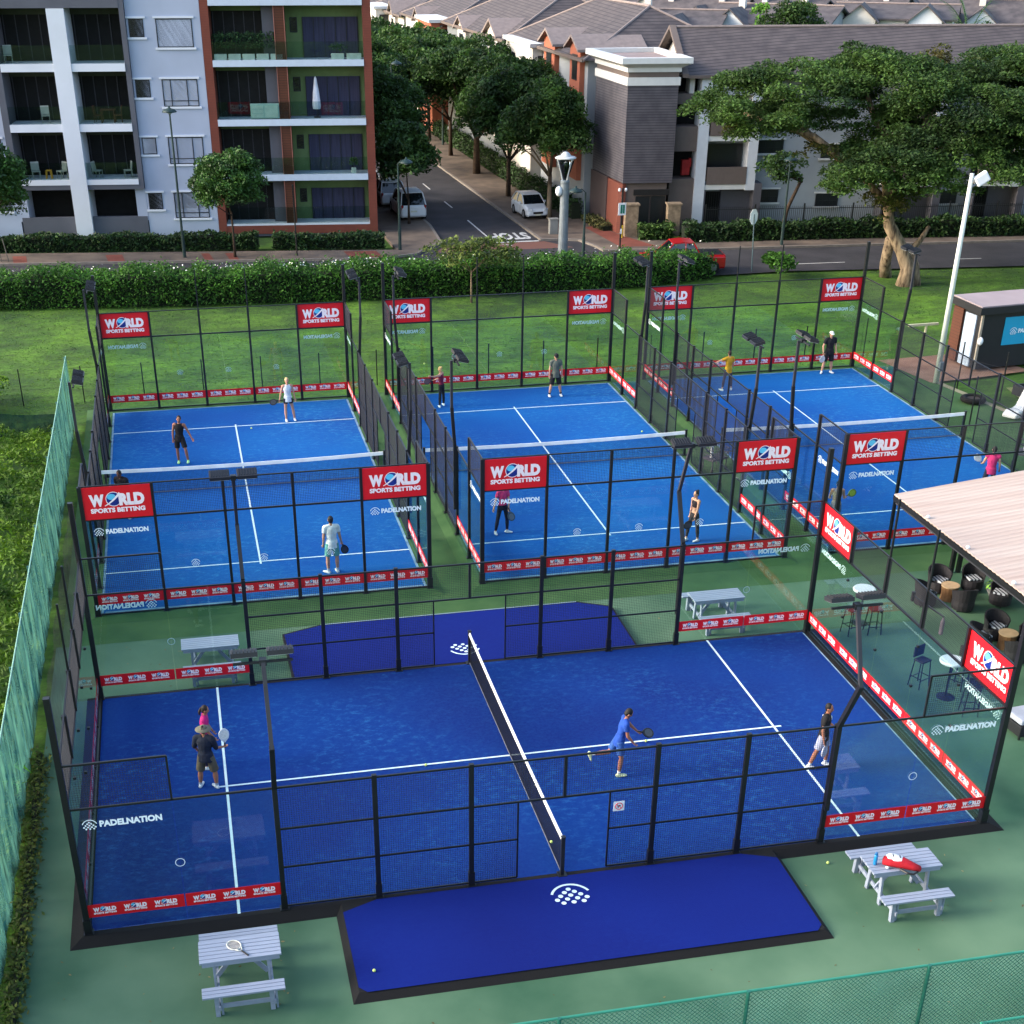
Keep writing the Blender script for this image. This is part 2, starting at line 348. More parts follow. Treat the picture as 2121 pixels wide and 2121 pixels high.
struct('crossing', MB().add([(8, 57.1, Z0 + .006), (18.6, 57.0, Z0 + .006), (16.2, 60.8, Z0 + .006), (9.8, 60.8, Z0 + .006)], [(0, 1, 2, 3)]), M('crossing_red', (120, 78, 66), var=.12, scale=1.2, rgb2=(104, 74, 66)))
struct('junction_tarmac', MB().add([(6.8, 57, Z0 + .002), (19.6, 56.5, Z0 + .002), (19.2, 62.5, Z0 + .002), (8.4, 62.5, Z0 + .002)], [(0, 1, 2, 3)]), ASPH)
struct('crossing_tarmac', MB().add([(8, 57.1, Z0 + .01), (18.9, 57.0, Z0 + .01), (18.2, 58.6, Z0 + .01), (8.2, 58.8, Z0 + .01)], [(0, 1, 2, 3)]), ASPH)
# pavements, each a real step of 0.12 m
mb = MB(); mb.prism([(-60, 65.5), (-17.2, 60.4), (5.2, 57.5), (7.6, 58.4), (8.4, 60.0), (9.6, 61.2), (9.9, 67), (8.5, 95), (7.2, 130), (-1, 130), (2, 66.5), (6.4, 66), (6.5, 59.6), (-17, 63.2), (-60, 69)], -.3, .02)
struct('pavement', mb, PAVE)
mb = MB(); mb.prism([(16.0, 61.0), (17.2, 60.9), (18.4, 60.4), (18.9, 58.6), (19.2, 57.0), (26.2, 56.1), (46.1, 54.6), (90, 50.5), (90, 52.5), (46.3, 56.5), (25, 58.2), (21.3, 61.8), (20.6, 66), (18.6, 85), (18, 110), (16.4, 130), (kx(130), 130), (kx(95), 95), (kx(75), 75)], -.3, .022)
struct('pavement', mb, PAVE)
mb = MB()
for pts in (far_[:3], far_[4:], [(kx(y), y) for y in (61.0, 75, 95, 130)], [(19.1, 57), (18.9, 58.6), (18.4, 60.4), (17.2, 60.9), (16.0, 61)], [(5.2, 57.5), (7.6, 58.4), (8.4, 60), (9.6, 61.2), (9.9, 67), (8.5, 95)]):
    for a_, b_ in zip(pts, pts[1:]): mb.bar((*a_, -.035), (*b_, -.035), .18, .125)
struct('kerb', mb, KERB)
mb = MB()
for x0, x1 in ((-16.4, -15.6), (-10.9, -9.9), (-5.2, -4.7), (-3.75, -3.2), (3.4, 5.4)):
    f0 = lambda x: 57.5 - (x - 5.15) * .129
    mb.add([(x0, f0(x0) + .1, .026), (x1, f0(x1) + .1, .026), (x1 - .2, f0(x1) + 2.0, .026), (x0 - .2, f0(x0) + 2.0, .026)], [(0, 1, 2, 3)])
mb.add([(20.3, 57.6, .027), (22.6, 57.4, .027), (21.5, 60.8, .027), (20.6, 64.5, .027), (19.8, 64, .027)], [(0, 1, 2, 3, 4)])
struct('pavement_inlay', mb, PAVR)
# road paint
mb = MB(); z = Z0 + .014
def strip(p, q, w_):
    d = Vector((q[0] - p[0], q[1] - p[1], 0)).normalized(); n_ = Vector((-d.y, d.x, 0)) * w_ / 2
    mb.add([(p[0] - n_.x, p[1] - n_.y, z), (q[0] - n_.x, q[1] - n_.y, z), (q[0] + n_.x, q[1] + n_.y, z), (p[0] + n_.x, p[1] + n_.y, z)], [(0, 1, 2, 3)])
strip((12.98, 60.9), (12.8, 68.6), .11); strip((12.64, 73.3), (12.55, 75.9), .11); strip((12.42, 81.1), (12.34, 83.8), .11); strip((12.2, 89), (12.12, 92), .11)
strip((12.98, 60.95), (15.9, 60.98), .28); strip((12.9, 60.9), (13.9, 59.9), .1)
strip((28.7, 51.35), (32.4, 51.2), .12); strip((39.6, 50.65), (41, 50.55), .12); strip((20, 53), (24, 52.8), .12)
for i in range(4): strip((-30 + i * 9, 59.6 - i * 1.1), (-26 + i * 9, 59.1 - i * 1.1), .12)
struct('road_paint', mb, M('road_paint', (190, 190, 188), var=.15, scale=3))
# STOP, read by drivers coming down the street
me = text_data('STOP', 1.0, .035, .001); xs = [v.co.x for v in me.vertices]; ys_ = [v.co.y for v in me.vertices]
kxs = 2.5 / (max(xs) - min(xs)); kys = 2.15 / (max(ys_) - min(ys_))
for v in me.vertices: v.co.x *= kxs; v.co.y *= kys
me.materials.append(MATS['road_paint']); o = obj('stop_lettering', me); o['kind'] = 'structure'; o.location = (14.42, 62.85, Z0 + .016); o.rotation_euler = (0, 0, math.pi)

# ================================================================ front court platform
mb = MB()
o1 = [(-10.38, -5.38), (10.42, -5.3), (10.42, 5.3), (-10.38, 5.3)]; i1 = [(-10.12, -5.1), (10.12, -5.1), (10.12, 5.1), (-10.12, 5.1)]
mb.add([(x, y, -.12) for x, y in o1] + [(x, y, -.004) for x, y in i1], [(0, 1, 5, 4), (1, 2, 6, 5), (2, 3, 7, 6), (3, 0, 4, 7), (4, 5, 6, 7)])
struct('court_platform', mb, BORD)
struct('court_turf', MB().add([(-9.95, -4.97, .0), (9.86, -4.97, .0), (9.86, 4.97, .0), (-9.95, 4.97, .0)], [(0, 1, 2, 3)]), TF)
def pad(yo, s, w0=4.92, out=3.0):
    """doorstep pad of blue turf with a black ramped edge; s = -1 towards the camera"""
    mb = MB(); y1 = yo + s * out
    P0 = [(-w0 + .85, yo), (-w0 + .1, yo + s * .3), (-w0 + .11, y1 - s * .3), (-w0 + .26, y1 - s * .13), (w0 - .26, y1 - s * .13), (w0 - .11, y1 - s * .3), (w0 - .1, yo + s * .3), (w0 - .85, yo)]
    n = len(P0)
    mb.add([(x, y, .006) for x, y in P0], [tuple(range(n)) if s > 0 else tuple(range(n - 1, -1, -1))])
    o = struct('entrance_turf', mb, TP)
    mb = MB(); Q = [(-w0 - .04, yo), (-w0 - .04, y1 + s * .04), (w0 + .04, y1 + s * .04), (w0 + .04, yo)]
    T = [(-w0 + .1, yo), (-w0 + .1, y1 - s * .16), (w0 - .1, y1 - s * .16), (w0 - .1, yo)]
    f = [(0, 1, 5, 4), (1, 2, 6, 5), (2, 3, 7, 6), (4, 5, 6, 7)]
    mb.add([(x, y, -.118) for x, y in Q] + [(x, y, -.001) for x, y in T], f); struct('entrance_ramp', mb, BORD)
pad(-5.1, -1)
mb = MB(); P0 = [(-4.85, 5.1), (-4.9, 7.8), (-3.8, 8.2), (3.95, 8.22), (4.88, 7.72), (4.85, 5.1)]
mb.add([(x, y, .006) for x, y in P0], [tuple(range(5, -1, -1))]); struct('entrance_turf', mb, TP)
mb = MB(); mb.prism([(x * 1.012, 5.1 + (y - 5.1) * 1.02) for x, y in P0], -.118, -.002); struct('entrance_ramp', mb, BORD)
mb = MB(); z = .012; strip((-3.8, 8.24), (3.95, 8.26), .05); struct('entrance_edge_line', mb, M('edge_dust', (120, 140, 150), var=.1))
def lines(ox, oy, ax, hl=10, hw=5, extra=False):
    mb = MB()
    def bx(l0, l1, w0, w1, z_=.005):
        if ax == 'x': q = [(ox + l0, oy + w0), (ox + l1, oy + w0), (ox + l1, oy + w1), (ox + l0, oy + w1)]
        else: q = [(ox + w0, oy + l0), (ox + w1, oy + l0), (ox + w1, oy + l1), (ox + w0, oy + l1)]
        mb.add([(x, y, z_) for x, y in q], [(0, 1, 2, 3)])
    for s in (-1, 1): bx(s * 6.95 - .03, s * 6.95 + .03, -hw, hw)
    bx(-7.15, -.01, -.03, .03, .009); bx(.01, 7.15, -.03, .03, .009)
    struct('court_lines', mb, LINE)
lines(0, 0, 'x')
DUST = M('turf_dust', (96, 138, 178), var=.35, scale=2.2, rgb2=(140, 170, 190), detail=8)
COURTS = [(-5.2, 20.2), (6.45, 20.2), (18.07, 20.17)]
for cx_, cy_ in COURTS:
    mb = MB(); x0, x1, y0, y1 = cx_ - 5.1, cx_ + 5.1, cy_ - 10.1, cy_ + 10.1
    o1 = [(x0 - .3, y0 - .3), (x1 + .3, y0 - .3), (x1 + .3, y1 + .3), (x0 - .3, y1 + .3)]; i1 = [(x0, y0), (x1, y0), (x1, y1), (x0, y1)]
    mb.add([(x, y, -.112) for x, y in o1] + [(x, y, -.004) for x, y in i1], [(0, 1, 5, 4), (1, 2, 6, 5), (2, 3, 7, 6), (3, 0, 4, 7), (4, 5, 6, 7)]); struct('court_platform', mb, GTURF)
    struct('court_turf', MB().add([(cx_ - 4.92, cy_ - 9.97, 0), (cx_ + 4.92, cy_ - 9.97, 0), (cx_ + 4.92, cy_ + 9.72, 0), (cx_ - 4.92, cy_ + 9.72, 0)], [(0, 1, 2, 3)]), TR_)
    lines(cx_, cy_, 'y', hw=4.85)
    mb = MB(); z = .004
    strip((cx_ - 4.88, cy_ - 9.9), (cx_ - 4.88, cy_ + 9.68), .07); strip((cx_ + 4.88, cy_ - 9.9), (cx_ + 4.88, cy_ + 9.68), .08); strip((cx_ - 4.8, cy_ + 9.68), (cx_ + 4.8, cy_ + 9.68), .06); strip((cx_ - 4.8, cy_ - 9.85), (cx_ + 4.8, cy_ - 9.85), .14)
    struct('turf_dust', mb, DUST)
mb = MB(); z = .003; strip((9.85, -4.9), (9.85, 4.9), .04); struct('turf_dust', mb, DUST)

# ================================================================ printed marks
def mark_padel(sc=1):
    """dome over a lattice of dots"""
    mb = MB(); n = 14; A_ = [R(22 + 136 * i / n) for i in range(n + 1)]
    vs = [(.46 * math.cos(a) * sc, (.48 * math.sin(a) - .16) * sc, 0) for a in A_] + [(.405 * math.cos(a) * sc, (.425 * math.sin(a) - .16) * sc, 0) for a in A_]
    mb.add(vs, [(i, i + 1, n + 2 + i, n + 1 + i) for i in range(n)])
    for x, y in ((-.01, .13), (-.12, .03), (.1, .03), (-.23, -.08), (-.01, -.08), (.21, -.08), (-.33, -.2), (-.11, -.2), (.11, -.2), (.32, -.2), (-.22, -.32), (0, -.32), (.22, -.32)):
        p = [(x * sc + .056 * sc * math.cos(R(30 * k)), y * sc + .056 * sc * math.sin(R(30 * k)), 0) for k in range(12)]
        mb.add(p, [tuple(range(12))])
    return mb
me = mark_padel(1.0).data('pad_mark', LINE)
o = obj('court_emblem', me); o.location = (.0, -5.72, .012); o['kind'] = 'structure'
o = obj('court_emblem', me); o.location = (.03, 5.84, .012); o.rotation_euler = (0, 0, math.pi); o['kind'] = 'structure'
def flat(mb_): 
    me_ = mb_.data('tmp', STK); return me_
def scaled(me_, k, ky=None):
    me_ = me_.copy()
    for v in me_.vertices: v.co.x *= k; v.co.y *= (ky or k)
    return me_
PN = text_data('PADELNATION', .185, .0085, .0015, sx=1.3)
xs = [v.co.x for v in PN.vertices]; k = 1.2 / (max(xs) - min(xs))
PN = scaled(PN, k, 1.0)
STICKER = join_data('sticker', [(PN, (.17, 0), STK), (flat(mark_padel(.34)), (-.62, .02), STK)])
DOTSTICK = join_data('dot_sticker', [(flat(mark_padel(.30)), (0, 0), STK)])
RING = MB().add([(.1 * math.cos(R(20 * k)), .1 * math.sin(R(20 * k)), 0) for k in range(18)] + [(.086 * math.cos(R(20 * k)), .086 * math.sin(R(20 * k)), 0) for k in range(18)], [(i, (i + 1) % 18, 18 + (i + 1) % 18, 18 + i) for i in range(18)]).data('ring', STK)
def globe_mb(r_, z0=0):
    mb = MB(); n = 24
    mb.add([(r_ * 1.1 * math.cos(2 * math.pi * k / n), r_ * 1.1 * math.sin(2 * math.pi * k / n), z0) for k in range(n)], [tuple(range(n))], 2)
    mb.add([(r_ * math.cos(2 * math.pi * k / n), r_ * math.sin(2 * math.pi * k / n), z0 + .001) for k in range(n)], [tuple(range(n))], 0)
    p = [(r_ * .62 * math.cos(a) - r_ * .26, r_ * .46 * math.sin(a) + r_ * .34, z0 + .002) for a in [2 * math.pi * k / n for k in range(n)]]
    mb.add(p, [tuple(range(n))], 1)
    m_ = 10; vs = []
    for i in range(m_ + 1):
        t = i / m_; x = (-1.3 + 2.25 * t) * r_; y = (-.95 + 1.05 * t + .75 * t * t) * r_; wd = (.05 + .11 * t) * r_
        vs += [(x + wd * .5, y - wd, z0 + .004), (x - wd * .5, y + wd, z0 + .004)]
    mb.add(vs, [(2 * i, 2 * i + 2, 2 * i + 3, 2 * i + 1) for i in range(m_)], 2); return mb
def logo(wd, det=True):
    """WORLD (globe for the O) over SPORTS BETTING, total width wd"""
    def fit(t, w_, h_, off):
        me_ = text_data(t, 1, off, .003); xs = [v.co.x for v in me_.vertices]; ys = [v.co.y for v in me_.vertices]
        a_, b_ = (max(xs) + min(xs)) / 2, (max(ys) + min(ys)) / 2; kx_, ky_ = w_ / (max(xs) - min(xs)), h_ / (max(ys) - min(ys))
        for v in me_.vertices: v.co.x = (v.co.x - a_) * kx_; v.co.y = (v.co.y - b_) * ky_; v.co.z *= .6
        return me_
    g = globe_mb(.128 * wd).data('g', [GLOBE, GLOBE2, LET])
    parts = [(fit('W', .27 * wd, .235 * wd, .07), (-.36 * wd, .05 * wd), LET), (fit('RLD', .46 * wd, .235 * wd, .07), (.265 * wd, .05 * wd), LET),
             (fit('SPORTS BETTING', .98 * wd, .09 * wd, .05), (0, -.145 * wd), LET)]
    return join_data('lettering', parts), g
BIG, BIGG = logo(1.55); MINI, MINIG = logo(.46)
GSH = -.06
# ================================================================ enclosure builder
def wire_panel(a, h, p=.05, r_=.0028):
    mb = MB(); n = int(round(a / p)); m_ = int(round(h / p))
    for i in range(1, n): x = a * i / n; mb.add([(x - r_, -r_, 0), (x + r_, -r_, 0), (x, r_, 0), (x - r_, -r_, h), (x + r_, -r_, h), (x, r_, h)], [(0, 1, 4, 3), (1, 2, 5, 4), (2, 0, 3, 5)])
    for j in range(1, m_): z_ = h * j / m_; mb.add([(0, -r_, z_ - r_), (0, -r_, z_ + r_), (0, r_, z_), (a, -r_, z_ - r_), (a, -r_, z_ + r_), (a, r_, z_)], [(0, 1, 4, 3), (1, 2, 5, 4), (2, 0, 3, 5)])
    return mb.data('wire', WIRE)
WP = {}
def get_wire(a, h):
    k = (round(a, 2), round(h, 2))
    if k not in WP: WP[k] = wire_panel(a, h)
    return WP[k]
def enclosure(name_label, ox, oy, ax, post8, signs=(-1, 1), emblem='dot', tall=(1, 1), pts_near=True):
    root = thing('court_enclosure', name_label, 'padel court enclosure', (ox, oy, 0), 0, 'glass and mesh enclosures round the padel courts')
    L = (lambda l, w_, z_: (l, w_, z_)) if ax == 'x' else (lambda l, w_, z_: (w_, l, z_))
    def vpost(l, w_, z0, z1, s=.08, nm='post', foot=True, s2=None):
        mb = MB(); c = L(l, w_, 0); dx, dy = (s, s2 or s) if ax == 'x' else (s2 or s, s)
        mb.box(c[0] - dx / 2, c[0] + dx / 2, c[1] - dy / 2, c[1] + dy / 2, z0, z1)
        if foot and z0 < .1: mb.box(c[0] - .1, c[0] + .1, c[1] - .1, c[1] + .1, 0, .015); mb.box(c[0] - dx * .66, c[0] + dx * .66, c[1] - dy * .66, c[1] + dy * .66, 0, .35)
        return mb.build(nm, BLK, root)
    def hrail(l0, w0, l1, w1, z_, s=.04, nm='rail'):
        mb = MB(); mb.bar(L(l0, w0, z_), L(l1, w1, z_), s, s); return mb.build(nm, BLK, root)
    def wirep(l0, w0, l1, w1, z0, z1):
        p = Vector(L(l0, w0, z0)); q = Vector(L(l1, w1, z0)); o = obj('wire_mesh', get_wire((q - p).length, z1 - z0), root)
        rectmat(o, p, q - p, Vector((0, 0, 1)).cross((q - p).normalized()) * 1); o.matrix_local = Matrix.Translation(p) @ Matrix.Rotation(math.atan2(q.y - p.y, q.x - p.x), 4, 'Z')
    def glass(l0, w0, l1, w1, z0=.03, z1=2.98):
        p = Vector(L(l0, w0, 0)); q = Vector(L(l1, w1, 0)); mb = MB(); d = (q - p).normalized(); nn = Vector((-d.y, d.x, 0)) * .006
        a_, b_ = p + d * .012, q - d * .012
        mb.wall([(a_.x, a_.y, z0), (b_.x, b_.y, z0), (b_.x, b_.y, z1), (a_.x, a_.y, z1)], nn); return mb.build('glass_panel', GLS, root)
    def face(l, w_, z_, nd, me_, par, off=.02):
        """lay a flat print facing outward direction nd (world) at the point"""
        c = Vector(L(l, w_, z_)) + Vector(nd) * off; xd = Vector((0, 0, 1)).cross(Vector(nd)); o = obj('lettering' if me_ in (BIG, MINI) else ('globe' if me_ in (BIGG, MINIG) else 'glass_sticker'), me_, par)
        rectmat(o, c, xd, (0, 0, 1)); return o
    wdir = lambda s: (0, s, 0) if ax == 'x' else (s, 0, 0)
    ldir = lambda s: (s, 0, 0) if ax == 'x' else (0, s, 0)
    # long sides
    for s in (-1, 1):
        w_ = s * 5
        ps = [6, 4, 2] + ([8] if post8 else [])
        for k in ps:
            for t in (-1, 1): vpost(t * k, w_, 0, 4 if k == 8 else 3.06, .1, s2=.08)
        vpost(0, w_, 2, 3, .06, foot=False)
        hrail(-10, w_, 10, w_, 3)
        for t in (-1, 1):
            hrail(t * 10, w_, t * 8, w_, 4); 
            if not post8: vpost(t * 8, w_, 3, 4, .04, foot=False, nm='frame_bar')
            wirep(*((-10, w_, -8, w_) if t < 0 else (8, w_, 10, w_)), 3.02, 3.98)
            hrail(t * 1, w_, t * 6, w_, .06, .035); hrail(t * 1, w_, t * 6, w_, 1.05, .035); vpost(t * 1, w_, .06, 2, .035, foot=False, nm='gate_frame')
            for a_, b_ in ((10, 8), (8, 6)):
                l0, l1 = sorted((t * a_, t * b_)); glass(l0, w_, l1, w_)
            for a_, b_ in ((6, 4), (4, 2)):
                l0, l1 = sorted((t * a_, t * b_)); wirep(l0, w_, l1, w_, .07, 2.98)
            l0, l1 = sorted((t * 2, t * 1)); wirep(l0, w_, l1, w_, .07, 1.98)
            l0, l1 = sorted((t * 2, 0)); wirep(l0, w_, l1, w_, 2.02, 2.98)
            nd = wdir(s); face(t * 9, w_, 2.62, nd, STICKER, root)
            if emblem == 'ring': face(t * 8, w_, 1.49, nd, RING, root)
            for k in (0, 1):
                lc = t * (7 + 2 * k); mb = MB(); bo = (-.014 if ax == 'x' or ox > -6 else -.014); c = L(lc, w_ + bo, .53); hx, hy = (.985, .004) if ax == 'x' else (.004, .985)
                mb.box(c[0] - hx, c[0] + hx, c[1] - hy, c[1] + hy, .38, .69); b_ = mb.build('banner', RED, root)
                for j in (-1, 0, 1):
                    for sd_ in (1, -1):
                        nd2 = tuple(sd_ * x for x in wdir(s)); cc = Vector(L(lc + j * .61, w_ + bo, .535)) + Vector(nd2) * .006
                        for me_ in (MINI, MINIG):
                            o = obj('lettering' if me_ is MINI else 'globe', me_, b_); xd = Vector((0, 0, 1)).cross(Vector(nd2)); rectmat(o, cc + xd * (GSH * .46 if me_ is MINIG else 0) + Vector((0, 0, .035 if me_ is MINIG else 0)), xd, (0, 0, 1))
        hrail(-6, w_, 6, w_, 2, .04)
    # ends
    for s in (-1, 1):
        l = s * 10; tl = tall[0 if s < 0 else 1]
        for w_ in (-5, -3, -1, 1, 3, 5):
            pano = emblem == 'ring' and abs(w_) != 5
            vpost(l, w_, 3 if pano else 0, 5.5 if (tl and abs(w_) == 5) else 4, .12 if abs(w_) == 5 else .1, s2=.12 if abs(w_) == 5 else .08, foot=not pano)
            if pano:
                for z_ in (.3, 1.4, 2.5): c = L(l, w_, z_); MB().cbox(c, (.06, .06, .06)).build('glass_clamp', BLK, root)
            if tl and abs(w_) == 1: vpost(l, w_, 3.98, 5.55, .045, foot=False, nm='extension_post')
        hrail(l, -5, l, 5, 3, .05); hrail(l, -5, l, 5, 4, .035); hrail(l, -5, l, 5, .03, .04)
        for i, w0 in enumerate((-5, -3, -1, 1, 3)):
            glass(l, w0, l, w0 + 2)
            nd = ldir(s)
            if i in (0, 4) and s not in signs: wirep(l, w0, l, w0 + 2, 3.02, 3.98)
            elif i in (0, 4):
                mb = MB(); c = L(l + s * .03, w0 + 1, 3.5); hx, hy = (.008, .96) if ax == 'x' else (.96, .008)
                mb.box(c[0] - hx, c[0] + hx, c[1] - hy, c[1] + hy, 3.02, 3.98); b_ = mb.build('sponsor_sign', RED, root)
                for sd_ in (1, -1):
                    nd2 = tuple(sd_ * x for x in nd); cc = Vector(L(l + s * .03, w0 + 1, 3.5)) + Vector(nd2) * .012; xd = Vector((0, 0, 1)).cross(Vector(nd2))
                    o = obj('lettering', BIG, b_); rectmat(o, cc, xd, (0, 0, 1)); o = obj('globe', BIGG, b_); rectmat(o, cc + xd * (GSH * 1.5) + Vector((0, 0, .1)), xd, (0, 0, 1))
                face(l, w0 + 1, 2.62, nd, STICKER, root)
            else:
                wirep(l, w0, l, w0 + 2, 3.02, 3.98)
                if emblem == 'dot': face(l, w0 + 1, 1.47, nd, DOTSTICK, root)
            bo = -.014; mb = MB(); c = L(l + bo, w0 + 1, .53); hx, hy = (.004, .985) if ax == 'x' else (.985, .004)
            z0, z1 = .34, .65
            mb.box(c[0] - hx, c[0] + hx, c[1] - hy, c[1] + hy, z0, z1); b_ = mb.build('banner', RED, root)
            for j in (-1, 0, 1):
                for sd_ in (1, -1):
                    nd2 = tuple(sd_ * x for x in nd); cc = Vector(L(l + bo, w0 + 1 + j * .61, (z0 + z1) / 2)) + Vector(nd2) * .006; xd = Vector((0, 0, 1)).cross(Vector(nd2))
                    o = obj('lettering', MINI, b_); rectmat(o, cc, xd, (0, 0, 1)); o = obj('globe', MINIG, b_); rectmat(o, cc + xd * GSH * .46 + Vector((0, 0, .035)), xd, (0, 0, 1))
    return root
ENC0 = enclosure('large glass and black steel enclosure of the nearest court, lying crosswise', 0, 0, 'x', False, emblem='ring', signs=(1,))
for i, ((cx_, cy_), lab) in enumerate(zip(COURTS, ('glass and mesh enclosure of the left far court beside the teal netting', 'glass and mesh enclosure of the middle far court', 'glass and mesh enclosure of the right far court beside the black cabin'))):
    enclosure(lab, cx_, cy_, 'y', True, tall=(0, 1))
# far left end: loose net above the near enclosure's left end wall
mb = MB(); P0 = [(-5, 5.45), (-1, 5.6), (1, 5.6), (5, 5.45)]
vs = []; N = 24
for i in range(N + 1):
    y = -5 + 10 * i / N; top = 5.5 - .12 * math.sin(math.pi * ((y + 5) % 4) / 4)
    for j in range(5): vs.append((.03 * math.sin(y * 3 + j), y, 4.02 + (top - 4.02) * j / 4))
mb.add(vs, [(i * 5 + j, (i + 1) * 5 + j, (i + 1) * 5 + j + 1, i * 5 + j + 1) for i in range(N) for j in range(4)])
o = mb.build('ball_net', netmat('ball_net', (46, 46, 50), .3), None); o.location = (-10.02, 0, 0); tag(o, 'dark ball stop netting above the left end wall of the nearest court', 'netting')
# no entry disc plate on the wire by the gate
t = thing('notice_plate', 'small white square plate with red prohibition ring on the wire right of the near gate', 'sign', (1.2, -5.03, 1.62))
MB().cbox((0, 0, 0), (.24, .01, .24)).build('plate', WHT, t, bevel=.003)
MB().tube([(.08 * math.cos(R(20 * k)), -.008, .08 * math.sin(R(20 * k))) for k in range(19)], .008, 5).tube([(-.055, -.008, .055), (.055, -.008, -.055)], .007, 5).build('ring', RED, t)
MB().cbox((0, -.007, .01), (.07, .003, .025), mat=0).cbox((-.02, -.007, -.02), (.02, .003, .05)).build('pictogram', BLK, t)
# ================================================================ nets
def net(label, ox, oy, ax, hw=5.0, band=.07, col=None):
    t = thing('court_net', label, 'net', (ox, oy, 0), 0 if ax == 'x' else R(90), 'nets across the padel courts')
    # local: net runs along y
    mb = MB(); n = 40; hh = lambda y: .88 + .07 * (y / hw) ** 2
    vs = []
    for i in range(n + 1):
        y = -hw + 2 * hw * i / n; vs += [(0, y, .02), (0, y, hh(y) - band)]
    net_ = MB(); p = .045; r_ = .0035
    for i in range(1, int(2 * hw / p)):
        y = -hw + i * p; net_.add([(-r_, y - r_, .02), (-r_, y + r_, .02), (r_, y, .02), (-r_, y - r_, hh(y) - band), (-r_, y + r_, hh(y) - band), (r_, y, hh(y) - band)], [(0, 1, 4, 3), (1, 2, 5, 4), (2, 0, 3, 5)])
    for j in range(1, 19):
        z_ = .02 + j * .045; net_.add([(-r_, -hw, z_ - r_), (-r_, -hw, z_ + r_), (r_, -hw, z_), (-r_, hw, z_ - r_), (-r_, hw, z_ + r_), (r_, hw, z_)], [(0, 1, 4, 3), (1, 2, 5, 4), (2, 0, 3, 5)])
    net_.build('mesh', M('net_cord', (14, 16, 26), rough=.8, var=.1), t)
    mb = MB()
    for i in range(n):
        y0 = -hw + 2 * hw * i / n; y1 = y0 + 2 * hw / n; mb.add([(-.03, y0, hh(y0) - band), (.03, y0, hh(y0) - band), (.012, y0, hh(y0)), (-.012, y0, hh(y0)), (-.03, y1, hh(y1) - band), (.03, y1, hh(y1) - band), (.012, y1, hh(y1)), (-.012, y1, hh(y1))], [(0, 1, 5, 4), (1, 2, 6, 5), (2, 3, 7, 6), (3, 0, 4, 7)])
    mb.build('top_band', M('net_band', (236, 238, 232), var=.08, scale=2.5), t)
    MB().box(-.008, .008, -hw, hw, .004, .03).build('lower_band', M('net_band2', (110, 112, 120), var=.2), t)
    for s in (-1, 1):
        q = MB(); q.box(-.04, .04, s * (hw + .03) - .04, s * (hw + .03) + .04, 0, .98); q.box(-.1, .1, s * (hw + .03) - .1, s * (hw + .03) + .1, 0, .02); q.cbox((0, s * (hw + .03), .99), (.1, .1, .02)); q.build('net_post', BLK, t, bevel=.006)
net('dark net with thin white top band running away from the camera across the nearest court', 0, 0, 'x')
for (cx_, cy_), lab in zip(COURTS, ('net with white top band across the left far court', 'net with white top band across the middle far court', 'net with white top band across the right far court')):
    net(lab, cx_, cy_, 'y', 5.05, band=.12)
# ================================================================ floodlights beside the courts
LAMPG = M('lamp_lens', (170, 178, 185), rough=.25, var=.1); HEADM = M('lamp_head', (36, 38, 44), rough=.5, var=.15); POLE2 = M('pole_grey', (44, 45, 52), rough=.5, var=.1)
def flood(label, ox, oy, sx, sy, bend=.7, tilt=1, back=.05):
    """pole fixed to a court post, elbowed outwards and back; (sx, sy) points away from the court"""
    t = thing('floodlight', label, 'floodlight', (ox, oy, 0), math.atan2(-sx, sy) + math.pi, 'floodlight poles on the long sides of the courts')
    # local -y = outwards
    MB().bar((0, -.07, .9), (0, -.07, 3.1), .1, .1).bar((0, -.07, 3.05), (0, -bend, 4.35), .1, .1).build('lower_pole', BLK, t)
    MB().bar((0, -bend, 4.3), (0, -back, 5.85), .08, .08).build('upper_pole', POLE2, t)
    MB().bar((-.56, -.02, 5.84), (.56, -.02, 5.84), .045, .045).cbox((0, -.02, 5.85), (.14, .14, .12)).build('crossbar', HEADM, t)
    for s in (-1, 1):
        h_ = MB(); h_.cbox((s * .34, .12, 5.98), (.5, .34, .09), rx=R(-14 * tilt))
        for k in range(7): h_.cbox((s * .34 + (k - 3) * .068, .12, 6.04), (.012, .3, .035), rx=R(-14 * tilt))
        h = h_.build('lamp_head', HEADM, t)
        MB().cbox((s * .34, .12, 5.925), (.45, .29, .012), rx=R(-14 * tilt)).build('lens', LAMPG, h)
    return t
f0 = flood('near left floodlight, rising beside the glass with the white racket table in front', -6, -5, 0, -1)
def fdup(lab, x, y, sx, sy): return dup(f0, (x, y, 0), math.atan2(-sx, sy) + math.pi, lab)
fdup('near right floodlight with elbowed pole, in front of the man in black and white shirt', 6, -5, 0, -1)
fdup('floodlight behind the nearest court on the left, in front of the left far court', -6, 5, 0, 1)
fdup('elbowed floodlight behind the nearest court, in front of the middle far court', 6, 5, 0, 1)
side = ['nearer floodlight', 'farther floodlight']
cn = ['left far court', 'middle far court', 'right far court']
f1 = flood('nearer floodlight on the left side of the left far court', -10.2, 14.2, -1, 0, bend=.16, back=.16)
for i, (cx_, cy_) in enumerate(COURTS):
    for s in (-1, 1):
        for k, l in enumerate((-6, 6)):
            if (i, s, k) != (0, -1, 0): dup(f1, (cx_ + s * 5, cy_ + l, 0), math.atan2(-s, 0) + math.pi, '%s on the %s side of the %s' % (side[k], 'left' if s < 0 else 'right', cn[i]))
